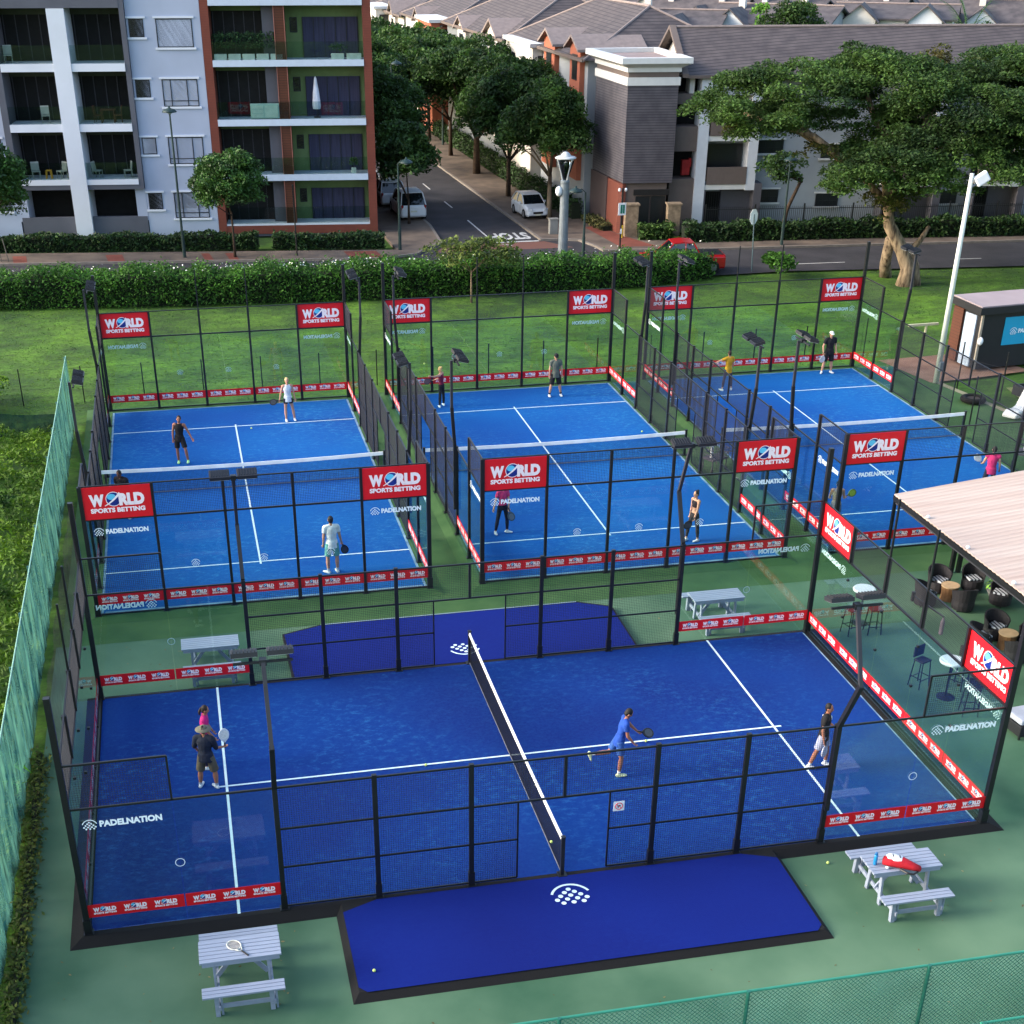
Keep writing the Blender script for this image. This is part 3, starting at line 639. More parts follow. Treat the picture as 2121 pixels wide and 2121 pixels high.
# ================================================================ fences
TEAL = netmat('teal_net', (16, 66, 78), .74, rgb2=(80, 132, 122), stretch=(1, 1.6, .5), scale=2.2, trans=.55)
t = thing('netting_fence', 'tall fence draped in wrinkled teal shade netting along the left edge', 'fence', (-11.6, 9, -.12))
rng = np.random.default_rng(3); mb = MB(); ny, nz = 210, 12; Y0, Y1 = -16., 29.6
ph = rng.uniform(0, 6.28, 12); fr_ = rng.uniform(.8, 7, 12)
vs = []
for i in range(ny + 1):
    y = Y0 + (Y1 - Y0) * i / ny
    for j in range(nz + 1):
        h_ = j / nz; wv = sum(math.sin(fr_[k] * 1.3 * (y + h_ * (1.1 * math.sin(y * .35 + k * 1.7))) + ph[k]) for k in range(12)) * .007 * (1 - .6 * h_)
        vs.append((-11.62 + wv, y, -.05 + h_ * (2.58 - .03 * abs(math.sin(y * 1.0)))))
mb.add(vs, [(i * (nz + 1) + j, (i + 1) * (nz + 1) + j, (i + 1) * (nz + 1) + j + 1, i * (nz + 1) + j + 1) for i in range(ny) for j in range(nz)])
mb.build('net', TEAL, t, smooth=True, world=True)
MB().tube([(-11.64, Y0, 2.54), (-11.64, Y1, 2.54)], .022, 8).build('top_rail', M('teal_rail', (120, 165, 148), rough=.5, var=.08), t, world=True)
for k in range(16):
    MB().tube([(-11.7, Y0 + .2 + 3.02 * k, -.15), (-11.7, Y0 + .2 + 3.02 * k, 2.52)], .03, 8).build('post', M('teal_post', (40, 88, 88), rough=.5), t, world=True)
# chain link tennis fences in the lower right corner
GNET = netmat('green_backing', (136, 182, 160), .38, rgb2=(150, 196, 174), scale=1.2, trans=.4); GW = M('green_wire', (36, 104, 88), rough=.6, var=.1)
def chain(label, y, x0, x1, h_, posts):
    t = thing('chain_link_fence', label, 'fence', ((x0 + x1) / 2, y, -.12), 0, 'green chain link fences in the lower right corner')
    mb = MB(); p = .085; H = h_ + .12; r_ = .0035; x = x0 - H
    while x < x1:
        for s in (1, -1):
            a_ = (x, y, -.12) if s > 0 else (x + H, y, -.12); b_ = (x + H, y, h_) if s > 0 else (x, y, h_)
            ax_, az, bx_, bz = a_[0], a_[2], b_[0], b_[2]
            # clip to the fence ends
            def cl(px, pz, qx, qz):
                for lo, sg in ((x0, 1), (x1, -1)):
                    if sg * (px - lo) < 0:
                        if sg * (qx - lo) < 0: return None
                        t_ = (lo - px) / (qx - px); pz = pz + (qz - pz) * t_; px = lo
                return px, pz
            A = cl(ax_, az, bx_, bz); B = cl(bx_, bz, ax_, az)
            if A and B: mb.bar((A[0], y + s * .004, A[1]), (B[0], y + s * .004, B[1]), 2 * r_, 2 * r_, cap=False)
        x += p
    mb.build('chain_link', GW, t, world=True)
    MB().add([(x0, y + .03, -.1), (x1, y + .03, -.1), (x1, y + .03, h_ - .03), (x0, y + .03, h_ - .03), (x0, y + .033, -.1), (x1, y + .033, -.1), (x1, y + .033, h_ - .03), (x0, y + .033, h_ - .03)], [(0, 1, 2, 3), (7, 6, 5, 4)]).build('shade_net', GNET, t, world=True)
    MB().tube([(x0, y, h_), (x1, y, h_)], .024, 8).build('top_rail', M('green_rail', (46, 128, 106), rough=.5), t, world=True)
    MB().tube([(x0, y, h_ * .5), (x1, y, h_ * .5)], .008, 6).build('tension_wire', M('teal_rail', (120, 165, 148)), t, world=True)
    for px in posts: MB().tube([(px, y - .03, -.14), (px, y - .03, h_ + .03)], .032, 8).build('post', M('green_post', (28, 92, 80), rough=.5), t, world=True)
chain('green chain link fence with shade cloth crossing the lower right corner', -12.6, -8, 14, 3.0, [-5.3, -2.15, 1.0, 4.17, 7.3, 10.45])
chain('second green chain link fence, nearer the camera in the very corner', -14.05, 4.3, 12, 3.0, [4.35, 7.5, 10.6])
# dark debris net on stakes in the field at the left edge
t = thing('low_net_fence', 'low dark green net on a wooden stake in the grass left of the teal netting', 'fence', (-14.5, 28.6, -.2))
mb = MB(); vs = []
for i in range(21):
    x = -24 + 12.2 * i / 20; y = 29.6 - (x + 24) * .16
    for j in range(4): vs.append((x, y + .04 * math.sin(3 * x + j), -.15 + (1.25 - .35 * ((x + 24) / 12.2) + .05 * math.sin(2 * x)) * j / 3))
mb.add(vs, [(i * 4 + j, (i + 1) * 4 + j, (i + 1) * 4 + j + 1, i * 4 + j + 1) for i in range(20) for j in range(3)])
mb.build('net', netmat('dark_net', (14, 52, 46), .85, scale=4), t, world=True)
for x in (-14.5, -18.5): MB().tube([(x, 28.3 + (-14.5 - x) * .16, -.2), (x, 28.3 + (-14.5 - x) * .16, 1.25)], .05, 7).build('stake', M('grey_wood', (96, 92, 84), var=.2), t, world=True)
# stake row behind the courts and beside the right court
t = thing('stake_fence', 'row of short black fence stakes in the grass behind the far courts', 'fence', (6, 32.3, -.2))
for k in range(15): x = -13.9 + 2.54 * k; MB().bar((x, 32.3, -.2), (x, 32.3, 1.38), .045).build('stake', BLK, t, world=True)
for z_ in (.5, 1.3): MB().tube([(-13.9, 32.3, z_), (21.7, 32.3, z_)], .004, 4).build('wire', BLK, t, world=True)
t = thing('stake_fence', 'slim black posts with wire beside the right far court, before the white loungers', 'fence', (25, 24, -.1))
for k, (x, y) in enumerate(((24.3, 21.6), (25.0, 18.9), (26.4, 26.5), (27.4, 24.6), (28.2, 22.9), (25.4, 30.4), (24.1, 31.2))): MB().bar((x, y, -.2), (x, y, 1.9), .045).build('stake', BLK, t, world=True)
for (p, q) in (((24.1, 31.2), (25.4, 30.4)), ((26.4, 26.5), (27.4, 24.6)), ((27.4, 24.6), (28.2, 22.9)), ((24.3, 21.6), (25, 18.9))): MB().tube([(*p, 1.2), (*q, 1.2)], .005, 4).build('wire', BLK, t, world=True)

# ================================================================ the apartment block on the left
BLUEW = M('blue_render', (160, 170, 192), rough=.85, var=.05, scale=.6, bump=.15, bscale=60); GREYW = M('grey_render', (84, 87, 98), rough=.85, var=.08, scale=.8)
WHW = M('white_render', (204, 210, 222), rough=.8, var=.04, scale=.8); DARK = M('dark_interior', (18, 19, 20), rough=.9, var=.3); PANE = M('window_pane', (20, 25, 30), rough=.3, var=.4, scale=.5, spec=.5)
FRM = M('window_frame', (22, 26, 32), rough=.5); BLIND = M('blind', (222, 220, 190), rough=.8, var=.04); BLIND2 = M('pale_blind', (172, 176, 190), rough=.8, var=.05)
GREENW = M('green_render', (98, 120, 78), rough=.85, var=.06); SLAT = linemat('timber', (78, 42, 27), (52, 30, 22), 7, frac=.15); CURT = M('curtain', (52, 54, 78), rough=.9, var=.25, scale=3, stretch=(6, 6, .2))
BALG = glassmat('balcony_glass', (.88, .95, .93), refl=.18, base=.015, tr=.9)
OF = (6.13, 65.05, 0); AF = R(-7)
def win(root, u0, u1, z0, z1, y=0, blind=None, split=None, sills=True, tr=(.08, .14), head=WHW):
    f = MB(); d = .05
    for a_, b_, c_, e_ in ((u0, u1, z0, z0 + d), (u0, u1, z1 - d, z1), (u0, u0 + d, z0 + d, z1 - d), (u1 - d, u1, z0 + d, z1 - d)): f.box(a_, b_, y - .03, y + .06, c_, e_)
    for s in (split or []): f.box(u0 + (u1 - u0) * s - .025, u0 + (u1 - u0) * s + .025, y - .028, y + .06, z0 + d, z1 - d)
    if split: f.box(u0 + d, u1 - d, y - .026, y + .05, z0 + .3, z0 + .34)
    w_ = f.build('window', FRM, root)
    MB().box(u0 + d, u1 - d, y + .0, y + .02, z0 + d, z1 - d).build('pane', PANE if blind is None else blind, w_)
    if sills:
        MB().box(u0 - tr[1], u1 + tr[1], y - .09, y + .0, z0 - .12, z0 - .002).build('sill', head, w_); MB().box(u0 - tr[1], u1 + tr[1], y - .07, y + .0, z1 + .02, z1 + .12).build('lintel', head, w_)
# ---- brick framed block
b = thing('apartment_building', 'four storey brick framed apartment block with green and timber balconies', 'building', OF, AF)
D = 1.6
MB().box(-10.2, -9.7, -.02, 9, .0, 16).build('side_wall', BRK, b); MB().box(-.5, .0, -.02, 12, .0, 16).build('side_wall', BRK, b)
MB().box(-9.7, -.5, 0, .5, .05, .55).build('plinth_beam', BRK, b); MB().box(-9.7, -.5, .03, D, .56, .68).build('ground_ledge', WHW, b)
MB().box(-9.69, -.51, .06, 9, -.1, .5).build('plinth', GREYW, b)
MB().box(-9.69, -.51, D, D + .3, .68, 16).build('rear_wall', GREENW, b)
SLZ = [(9.8, 10.16), (6.47, 6.84), (3.26, 3.62), (13.1, 13.5)]
for z0, z1 in SLZ: MB().box(-9.69, -.51, -.06, D, z0, z1).build('balcony_slab', M('slab_white', (182, 196, 214), rough=.7, var=.04), b)
for zf, zc in ((10.16, 13.1), (6.84, 9.8), (3.62, 6.47), (.68, 3.26)):
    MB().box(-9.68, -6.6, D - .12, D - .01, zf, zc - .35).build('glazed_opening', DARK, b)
    for k in range(5): MB().box(-9.6 + k * .62, -9.56 + k * .62, D - .15, D - .12, zf, zc - .4).build('door_frame', M('frame_mid', (44, 46, 56), rough=.5), b)
    MB().box(-6.6, -5.84, D - .9, D, zf, zc).build('grey_fin', GREYW, b)
    MB().box(-5.82, -5.22, .1, D - .02, zf, zc).build('timber_panel', SLAT, b)
    MB().box(-5.24, -5.2, .08, .16, zf, zc).box(-5.86, -5.82, .08, .16, zf, zc).build('trim', M('copper_trim', (150, 96, 84), rough=.5), b)
    win(b, -4.95, -4.5, zc - 1.55, zc - .72, D, sills=False)
    dr = MB(); 
    dr.box(-4.2, -.78, D - .06, D - .01, zf, zc - .7); o = dr.build('sliding_door', CURT, b)
    for k in range(6): MB().box(-4.2 + k * .67, -4.16 + k * .67, D - .1, D - .062, zf, zc - .7).build('frame', FRM, o)
    MB().box(-9.66, -.54, -.02, .0, zf + .02, zf + 1.0).build('balustrade', BALG, b)
BO = b
# ---- pale blue block
b = thing('apartment_building', 'pale blue apartment block with dark balconies and a broad white pillar', 'building', (-4.1, 66.3, 0), AF)
MB().box(-4.3, .09, 0, 9, -.1, 16).build('front_wall', BLUEW, b); MB().box(-24, -12.3, .0, 9, -.1, 16).build('front_wall', BLUEW, b)
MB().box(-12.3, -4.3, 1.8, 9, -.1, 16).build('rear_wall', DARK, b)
for u0, u1 in ((-4.62, -4.32), (-12.4, -12.0)): MB().box(u0, u1, -.3, 1.8, 2.92, 16).build('frame_side', GREYW, b)
MB().box(-12.0, -8.86, -.3, 1.8, 2.92, 3.18).box(-7.8, -4.62, -.3, 1.8, 2.92, 3.18).build('frame_bottom', GREYW, b); MB().box(-12, -4.62, -.32, 1.8, 13.02, 13.6).build('frame_top', GREYW, b)
MB().box(-8.85, -7.81, -.4, 1.8, -.1, 13.0).build('white_pillar', WHW, b)
for z0, z1 in ((9.62, 10.05), (6.27, 6.7), (3.2, 3.5)):
    for u0, u1 in ((-12, -8.86), (-7.8, -4.62)):
        MB().box(u0, u1, -.34, 1.79, z0, z1).build('balcony_slab', WHW, b); MB().box(u0 + .02, u1 - .02, -.28, -.26, z1 + .02, z1 + 1.0).build('balustrade', BALG, b)
for zf, zc in ((10.05, 13), (6.7, 9.62), (3.5, 6.27)):
    for u0, u1 in ((-12, -8.86), (-7.8, -4.62)):
        for k in range(5): MB().box(u0 + .1 + k * .72, u0 + .15 + k * .72, 1.72, 1.79, zf, zc - .4).build('door_frame', M('frame_mid', (44, 46, 56)), b)
        MB().box(u0, u1, 1.6, 1.7, zc - .42, zc).build('bulkhead', M('bulkhead', (50, 58, 42)), b)
MB().box(-12.2, -8.86, -.05, .2, -.1, 1.25).box(-7.8, -4.35, -.05, .2, -.1, 1.25).build('patio_wall', GREYW, b)
MB().box(-12.3, -11.75, -.01, 1.7, 1.0, 2.92).build('patio_pier', BLUEW, b); MB().box(-4.95, -4.31, -.01, 1.7, 1.0, 2.92).build('patio_pier', BLUEW, b)
for i, (z0, z1) in enumerate(((10.88, 12.43), (7.62, 9.14), (4.32, 5.88), (1.1, 2.64))): win(b, -2.57, -.42, z0, z1, 0, [None, BLIND, BLIND2, BLIND2][i], split=[.24, .7] if i else None)
for i, (z0, z1) in enumerate(((11.44, 12.43), (8.14, 9.13), (4.9, 5.87), (1.65, 2.63))): win(b, -4.17, -3.3, z0, z1, 0, [None, None, BLIND2, None][i], split=None)
for i, (z0, z1) in enumerate(((8.14, 9.13), (4.9, 5.87), (1.65, 2.63))): win(b, -13.6, -12.75, z0, z1, 0); win(b, -16.8, -14.8, z0 - .6, z1, 0, BLIND2, split=[.3, .7]); win(b, -20.4, -18.4, z0 - .6, z1, 0, None, split=[.3, .7]); win(b, -22.6, -21.7, z0, z1, 0)
BB = b
def fw(base, u, v, z=0):
    c, s = math.cos(AF), math.sin(AF); return (base[0] + u * c - v * s, base[1] + u * s + v * c, z)
# balcony things
def planter(label, u, zf, wd=.75, v=.25, plants=True, base=OF, tall=.9, mat=None):
    t = thing('planter', label, 'planter', fw(base, u, v, zf), AF, 'planters on the apartment balconies')
    MB().loft([((0, 0, 0), wd * .42, .12), ((0, 0, .3), wd * .5, .16)], 4, ax=(Vector((1, 0, 0)), Vector((0, 1, 0)))).build('box', mat or WHT, t) if False else MB().box(-wd / 2, wd / 2, -.15, .15, 0, .32).build('box', mat or M('planter_white', (196, 206, 204)), t, bevel=.02)
    if plants: obj('foliage', leaf_mesh('foliage', clump_pts([(x, .05, .32 + tall * .5, .28, .18, tall * .55) for x in np.linspace(-wd / 2 + .1, wd / 2 - .1, 3)], 330, seed=int(abs(u * 90))), .07, M('pot_leaf', (34, 66, 34), var=.2, island=True), seed=2), t)
for k in range(5): planter('%s white planter from the left in the row under tall plants, top left balcony' % ['first', 'second', 'third', 'fourth', 'fifth'][k], -9.2 + k * .85, 10.16, tall=1.15)
planter('white planter with leafy plant on the top right balcony of the brick framed block', -2.1, 10.16, .8, tall=.5); planter('empty white planter by the right pillar of the brick framed top balcony', -1.1, 10.16, .9, plants=False)
planter('small planter with thin plant on the second balcony at the right pillar', -1.4, 3.62, .3, tall=.6)
t = thing('cabinet', 'mint white cabinet with drawers on the third floor balcony of the brick framed block', 'cabinet', fw(OF, -6.75, .25, 6.84), AF)
MT = M('mint_paint', (168, 200, 198), rough=.6, var=.03); MB().box(-.88, .88, -.22, .22, .05, .86).build('body', MT, t, bevel=.015)
for k in range(3): MB().box(-.8, -.1, -.24, -.221, .12 + k * .24, .31 + k * .24).build('drawer', M('mint_light', (190, 212, 208)), t)
MB().box(.0, .8, -.24, -.221, .12, .78).build('door', M('mint_light', (190, 212, 208)), t)
t = thing('patio_umbrella', 'folded white umbrella on the third floor balcony before the dark door', 'umbrella', fw(OF, -3.55, .7, 6.84), AF)
MB().tube([(0, 0, 0), (0, 0, 2.2)], .02).build('pole', BLK, t); MB().lathe([(.24, .5), (.27, .7), (.2, 1.4), (.07, 2.25), (.01, 2.35)], n=10).build('canopy', M('umbrella_white', (200, 206, 222), rough=.8), t); MB().lathe([(.22, 0), (.22, .06)], n=12).build('base', BLK, t)
def bchair(label, u, zf, base, rz=0, v=.4, mat=None):
    t = thing('balcony_chair', label, 'chair', fw(base, u, v, zf), AF + rz, 'chairs on the apartment balconies'); m_ = mat or M('chair_pale', (150, 156, 150))
    MB().cbox((0, 0, .44), (.5, .5, .05)).build('seat', m_, t); MB().cbox((0, .24, .72), (.5, .05, .5), rx=R(-8)).build('backrest', m_, t)
    for x in (-.22, .22):
        for y in (-.22, .22): MB().bar((x, y, 0), (x, y, .43), .035).build('leg', m_, t)
BBO = (-4.1, 66.3)
bchair('white chair on the left balcony one floor above the ground, beside a small yellow stool', -11.0, 3.5, BBO, .3); bchair('pale chair behind the white pillar on the left balcony one floor above the ground', -9.4, 3.5, BBO, -.8)
bchair('white curved chair on the balcony right of the white pillar, one floor above the ground', -7.2, 3.5, BBO, 1.3); bchair('white chair at the right end of the balcony one floor above the ground', -5.3, 3.5, BBO, -1.3)
bchair('white seat on the middle left balcony of the pale blue block', -9.9, 6.7, BBO, .2); bchair('white chair in the corner of the top left balcony', -11.6, 10.05, BBO, .2)
bchair('timber chair left of the dining table on the middle right balcony', -6.7, 6.7, BBO, 1.5, mat=SLAT); bchair('timber chair right of the dining table on the middle right balcony', -5.5, 6.7, BBO, -1.5, mat=SLAT)
t = thing('yellow_stool', 'small yellow stool between the chairs on the balcony left of the white pillar', 'stool', fw(BBO, -10.2, .35, 3.5), AF)
MB().cbox((0, 0, .48), (.34, .34, .05)).build('seat', M('yellow_plastic', (196, 150, 50)), t)
for x in (-.14, .14):
    for y in (-.14, .14): MB().bar((x * 1.2, y * 1.2, 0), (x, y, .46), .05).build('leg', MATS['yellow_plastic'], t)
t = thing('dining_table', 'timber dining table on the middle right balcony of the pale blue block', 'table', fw(BBO, -6.1, .5, 6.7), AF)
MB().cbox((0, 0, .73), (.9, .7, .05)).build('tabletop', SLAT, t)
for x in (-.38, .38):
    for y in (-.28, .28): MB().bar((x, y, 0), (x, y, .7), .06).build('leg', SLAT, t)

# ================================================================ tower on the corner
GCLAD = linemat('grey_cladding', (70, 68, 76), (44, 44, 54), 6.5, frac=.2, rgb_alt=(84, 82, 88)); CORN = M('cornice_white', (196, 198, 198), rough=.7, var=.04); TAUP = M('taupe_render', (96, 86, 82), rough=.85, var=.06)
ORG = linemat('orange_brick', (108, 58, 46), (90, 50, 42), 9, frac=.14); STONE = M('stone_pier', (128, 112, 92), rough=.9, var=.3, scale=4, bump=.6, bscale=9)
cb, cr_, cl_ = (21.45, 61.45), (24.6, 61.06), (21.25, 67.8)
def off(p, q, k): return (p[0] + (q[0] - p[0]) * k, p[1] + (q[1] - p[1]) * k)
back = (24.9, 67.6); quad = [cb, cr_, back, cl_]
def ex(poly, e):
    cx_ = sum(p[0] for p in poly) / len(poly); cy_ = sum(p[1] for p in poly) / len(poly)
    return [(p[0] + e * (1 if p[0] > cx_ else -1), p[1] + e * (1 if p[1] > cy_ else -1)) for p in poly]
b = thing('corner_tower', 'grey clad corner tower with stepped white cornice over a glazed entrance', 'building', (22, 62, 0))
MB().prism(quad, 3.1, 8.75).build('cladding', GCLAD, b, world=True)
MB().prism(ex(quad, -.25), -.1, 3.1).build('ground_storey', TAUP, b, world=True)
MB().prism([(21.28, 61.8), (21.5, 61.6), (21.72, 61.6), (21.6, 62.6), (21.28, 64.2)], -.1, 3.05).build('brick_pier', ORG, b, world=True)
MB().wall([(21.25, 64.3, -.1), (21.1, 67.6, -.1), (21.1, 67.6, 3.08), (21.25, 64.3, 3.08)], (.2, 0, 0)).build('brick_side', linemat('dark_brick', (66, 56, 58), (46, 42, 46), 9), b, world=True)
MB().prism(ex(quad, .08), 8.75, 9.2).build('cornice_band', CORN, b, world=True); MB().prism(ex(quad, -.02), 9.2, 9.5).build('cornice_recess', TAUP, b, world=True); MB().prism(ex(quad, .1), 9.5, 9.75).build('cornice_band', CORN, b, world=True)
mb = MB(); q0, q1 = ex(quad, .12), ex(quad, .62)
mb.add([(x, y, 9.75) for x, y in q0] + [(x, y, 10.0) for x, y in q1] + [(x, y, 10.32) for x, y in q1] + [(x, y, 10.32) for x, y in ex(quad, .2)] + [(x, y, 10.05) for x, y in ex(quad, .2)],
       [(4 * k + i, 4 * k + (i + 1) % 4, 4 * k + 4 + (i + 1) % 4, 4 * k + 4 + i) for k in range(4) for i in range(4)]); mb.build('cornice', CORN, b, world=True)
MB().prism(ex(quad, .19), 9.9, 10.06).build('roof', M('flat_roof', (140, 124, 120), var=.15, scale=.8), b, world=True)
for i, (p, nm) in enumerate((((22.3, 61.35), 'door_leaf'), ((23.3, 61.22), 'door_leaf'))): MB().cbox((p[0] + .5, p[1] + .05, 1.15), (.9, .06, 2.3), rz=AF).build(nm, PANE, b, world=True)
MB().cbox((23.3, 61.2, 2.55), (2.3, .12, .35), rz=AF).build('door_head', DARK, b, world=True)
for x, y in ((21.9, 60.75), (24.6, 60.4)):
    t = thing('stone_pillar', 'rough stone gate pillar %s of the tower entrance' % ('left' if x < 23 else 'right'), 'pillar', (x, y, 0), AF, 'stone pillars at the tower entrance')
    MB().cbox((0, 0, .95), (.85, .6, 1.9)).build('shaft', STONE, t, bevel=.03); MB().cbox((0, 0, 1.95), (1.0, .72, .12)).build('cap', STONE, t, bevel=.02)
# stair bay between tower and the grey and white block
b2 = thing('stair_bay', 'recessed taupe stair bay with dark openings between the tower and the grey and white block', 'building', (25.5, 61.6, 0), AF)
MB().box(-.85, 1.0, 1.4, 5, -.1, 9).build('rear_wall', DARK, b2)
for z0, z1 in ((7.6, 8.2), (4.85, 6.3), (-.1, 3.2)): MB().box(-.85, 1.0, .1, 1.4, z0, z1).build('parapet', TAUP, b2)
MB().cbox((.3, .9, 3.8), (.5, .4, .9)).cbox((.55, .8, 4.1), (.15, .3, .5)).build('red_drape', M('red_cloth', (150, 34, 34), var=.2), b2)
# grey and white block (front along the big road)
OW = (26.3, 61.4, 0)
LG = M('light_grey_render', (150, 156, 162), rough=.85, var=.06, scale=.8); MGR = M('mid_grey_render', (78, 78, 86), rough=.85, var=.06)
ROOF = linemat('roof_tiles', (70, 64, 66), (48, 44, 48), 3.2, axis='Y', frac=.22, rgb_alt=(86, 79, 79)); ROOF2 = linemat('roof_tiles_side', (70, 64, 66), (48, 44, 48), 3.2, axis='X', frac=.22, rgb_alt=(86, 79, 79)); RIDGE = M('ridge_tile', (128, 116, 112))
b = thing('apartment_building', 'grey and white three storey block with tiled roof behind the big spreading tree', 'building', OW, AF)
MB().box(-.02, 34, 1.3, 9, -.1, 9.0).build('rear_wall', LG, b)
MB().box(-.05, .62, 0, 1.3, -.1, 9.3).build('white_pier', M('cool_white', (190, 196, 204), rough=.8, var=.04), b)
def bay(u0, u1, z_):
    MB().box(u0, u1, .06, 1.29, z_ - .3, z_).build('floor_slab', CORN, b)
    MB().box(u0 + .1, u1 - .6, .0, .16, z_ + .02, z_ + 1.05).build('parapet', TAUP, b)
    MB().box(u0 + .1, u1 - .7, 1.2, 1.29, z_ + .02, z_ + 2.3).build('glazed_opening', PANE, b)
for u0, u1 in ((.62, 3.9), (12.5, 15.9), (18.6, 21.6), (27, 30)):
    for z_ in (2.85, 5.75): bay(u0, u1, z_)
    MB().box(u1 - .62, u1, .03, 1.29, 2.5, 8.6).build('white_pier', MATS['cool_white'], b)
    MB().box(u0 + .1, u1 + .1, .1, 1.29, 8.1, 9.0).build('roof_beam', LG, b)
    MB().box(u0, u0 + .1, .02, 1.29, -.1, 2.5).box(u1, u1 + .5, .02, 1.29, -.1, 2.9).box(u0 + 1.35, u1, .9, 1.25, -.1, 2.5).build('ground_wall', MGR, b)
    MB().box(u0 + .12, u0 + 1.33, 1.15, 1.28, 0, 2.25).build('barred_door', DARK, b)
    for k in range(8): MB().tube([(u0 + .2 + k * .15, 1.08, 0), (u0 + .2 + k * .15, 1.08, 2.2)], .012, 5).build('bar', FRM, b)
for (u0, u1, z0, z1) in ((4.16, 5.88, 4.54, 5.32), (4.16, 5.87, 1.53, 2.33), (8.44, 9.95, 1.23, 2.03), (8.44, 9.95, 4.2, 5.0), (4.16, 5.88, 7.3, 8.1), (16.6, 18, 1.3, 2.1), (24, 25.5, 1.4, 2.2)): win(b, u0, u1, z0, z1, 1.24, split=[.33, .66], sills=True, head=CORN)
mb = MB(); mb.add([(-1, -.3, 9.25), (34.5, -.3, 9.25), (34.5, 4.6, 11.6), (-1.1, 4.6, 11.6), (34.5, 9.6, 9.25), (-1, 9.6, 9.25)], [(0, 1, 2, 3), (3, 2, 4, 5)]); MB().wall([(-.75, .3, 8), (-.75, 9, 8), (-.75, 9, 9.4), (-.75, 4.6, 11.45), (-.75, .3, 9.4)], (.3, 0, 0)).build('gable_wall', M('warm_white', (196, 192, 186), rough=.8, var=.04), b); MB().slab([(-1.4, -.4, 9.35), (-1.0, -.4, 9.35), (-1.0, 4.6, 11.75), (-1.4, 4.6, 11.75)], .2).slab([(-1.4, 4.6, 11.75), (-1.0, 4.6, 11.75), (-1.0, 9.6, 9.35), (-1.4, 9.6, 9.35)], .2).build('bargeboard', TAUP, b)
rf = mb.build('roof', ROOF, b); MB().tube([(-1, 4.6, 11.63), (34.5, 4.6, 11.63)], .1, 6).build('ridge', RIDGE, rf)
MB().box(-1, 34.5, -.36, -.26, 9.1, 9.28).build('gutter', TAUP, b)
# ---- terrace of town houses up the side street
def SX(s): return 21.3 - .032 * s
def gable_front(root, s, half, zp, ze, zb, mat, proj=.3, roofm=None, depth=4.5):
    y = 62 + s; x = SX(s) - proj
    MB().wall([(x, y - half * .8, zb), (x, y + half * .8, zb), (x, y + half * .8, ze), (x, y, zp - .12), (x, y - half * .8, ze)], (depth, 0, 0)).build('gable_wall', mat, root, world=True)
    r_ = MB(); o_ = .35
    for sg in (-1, 1): r_.slab([(x - o_, y, zp), (x + depth, y, zp), (x + depth, y + sg * half * 1.15, ze - .15), (x - o_, y + sg * half * 1.15, ze - .15)], .16)
    r_.build('gable_roof', RIDGE if roofm is None else roofm, root, world=True)
    w_ = MB().box(x - .04, x + .02, y - half * .38, y + half * .38, ze - 2.1, ze - .55).build('window', FRM, root, world=True)
    MB().box(x - .06, x - .035, y - half * .32, y + half * .32, ze - 2.0, ze - .65).build('pane', PANE, w_)
def house_row(label, s0, s1, depth, ze, zr, mat, hip=4, gables=(), extra=None, bx=()):
    y0, y1 = 62 + s0, 62 + s1; x0, x1 = SX(s0), SX(s0) + depth
    r_ = thing('town_house', label, 'house', (x0, y0, 0), 0, 'town houses along the side street')
    MB().prism([(x0, y0), (x1, y0), (x1 - .032 * (s1 - s0), y1), (SX(s1), y1)], -.1, ze).build('walls', mat, r_, world=True)
    xm = (x0 + x1) / 2; e = .5
    A, B_, C_, D_ = (x0 - e, y0 - e, ze - .05), (x1 + e, y0 - e, ze - .05), (x1 + e, y1 + e, ze - .05), (SX(s1) - e, y1 + e, ze - .05); E_, F_ = (xm, y0 + hip, zr), (xm - .5, y1 - hip, zr)
    m_ = MB(); m_.add([A, B_, C_, D_, E_, F_], [(0, 1, 4)], 0); m_.add([A, B_, C_, D_, E_, F_], [(1, 2, 5, 4), (3, 0, 4, 5)], 1); m_.add([A, B_, C_, D_, E_, F_], [(2, 3, 5)], 0)
    rf = m_.build('roof', [ROOF, ROOF2], r_, world=True)
    MB().tube([E_, F_], .11, 6).tube([A, E_], .09, 6).tube([B_, E_], .09, 6).tube([D_, F_], .09, 6).build('ridge', RIDGE, rf)
    MB().bar((A[0], A[1], ze - .05), (D_[0], D_[1], ze - .05), .16, .2).build('gutter', TAUP, r_, world=True)
    for g in gables: gable_front(r_, *g)
    for (a_, c_, p_, zt, m2) in bx:
        MB().box(SX(a_) - p_, SX(a_) + 4, 62 + a_, 62 + c_, -.1, zt - .25).build('flat_bay', m2, r_, world=True); MB().box(SX(a_) - p_ - .25, SX(a_) + 4.1, 61.75 + a_, 62.25 + c_, zt - .25, zt).build('bay_parapet', CORN, r_, world=True)
        w_ = MB().box(SX(a_) - p_ + .4, SX(a_) - p_ + 2.3, 62 + a_ - .05, 62 + a_, zt - 2.6, zt - .8).build('window', FRM, r_, world=True); MB().box(SX(a_) - p_ + .5, SX(a_) - p_ + 2.2, 61.93 + a_, 61.95 + a_, zt - 2.5, zt - .9).build('pane', PANE, w_)
        for k in (.3, .7): MB().box(SX(a_) - p_ - .04, SX(a_) - p_ + .02, 62 + a_ + (c_ - a_) * k - .5, 62 + a_ + (c_ - a_) * k + .5, zt - 2.8, zt - 1.0).build('window', PANE, r_, world=True)
ORGR = M('orange_render', (158, 92, 70), rough=.85, var=.06); WG = M('warm_white', (196, 192, 186), rough=.8, var=.04); COOLG = M('cool_grey_render', (112, 118, 122), rough=.85, var=.05)
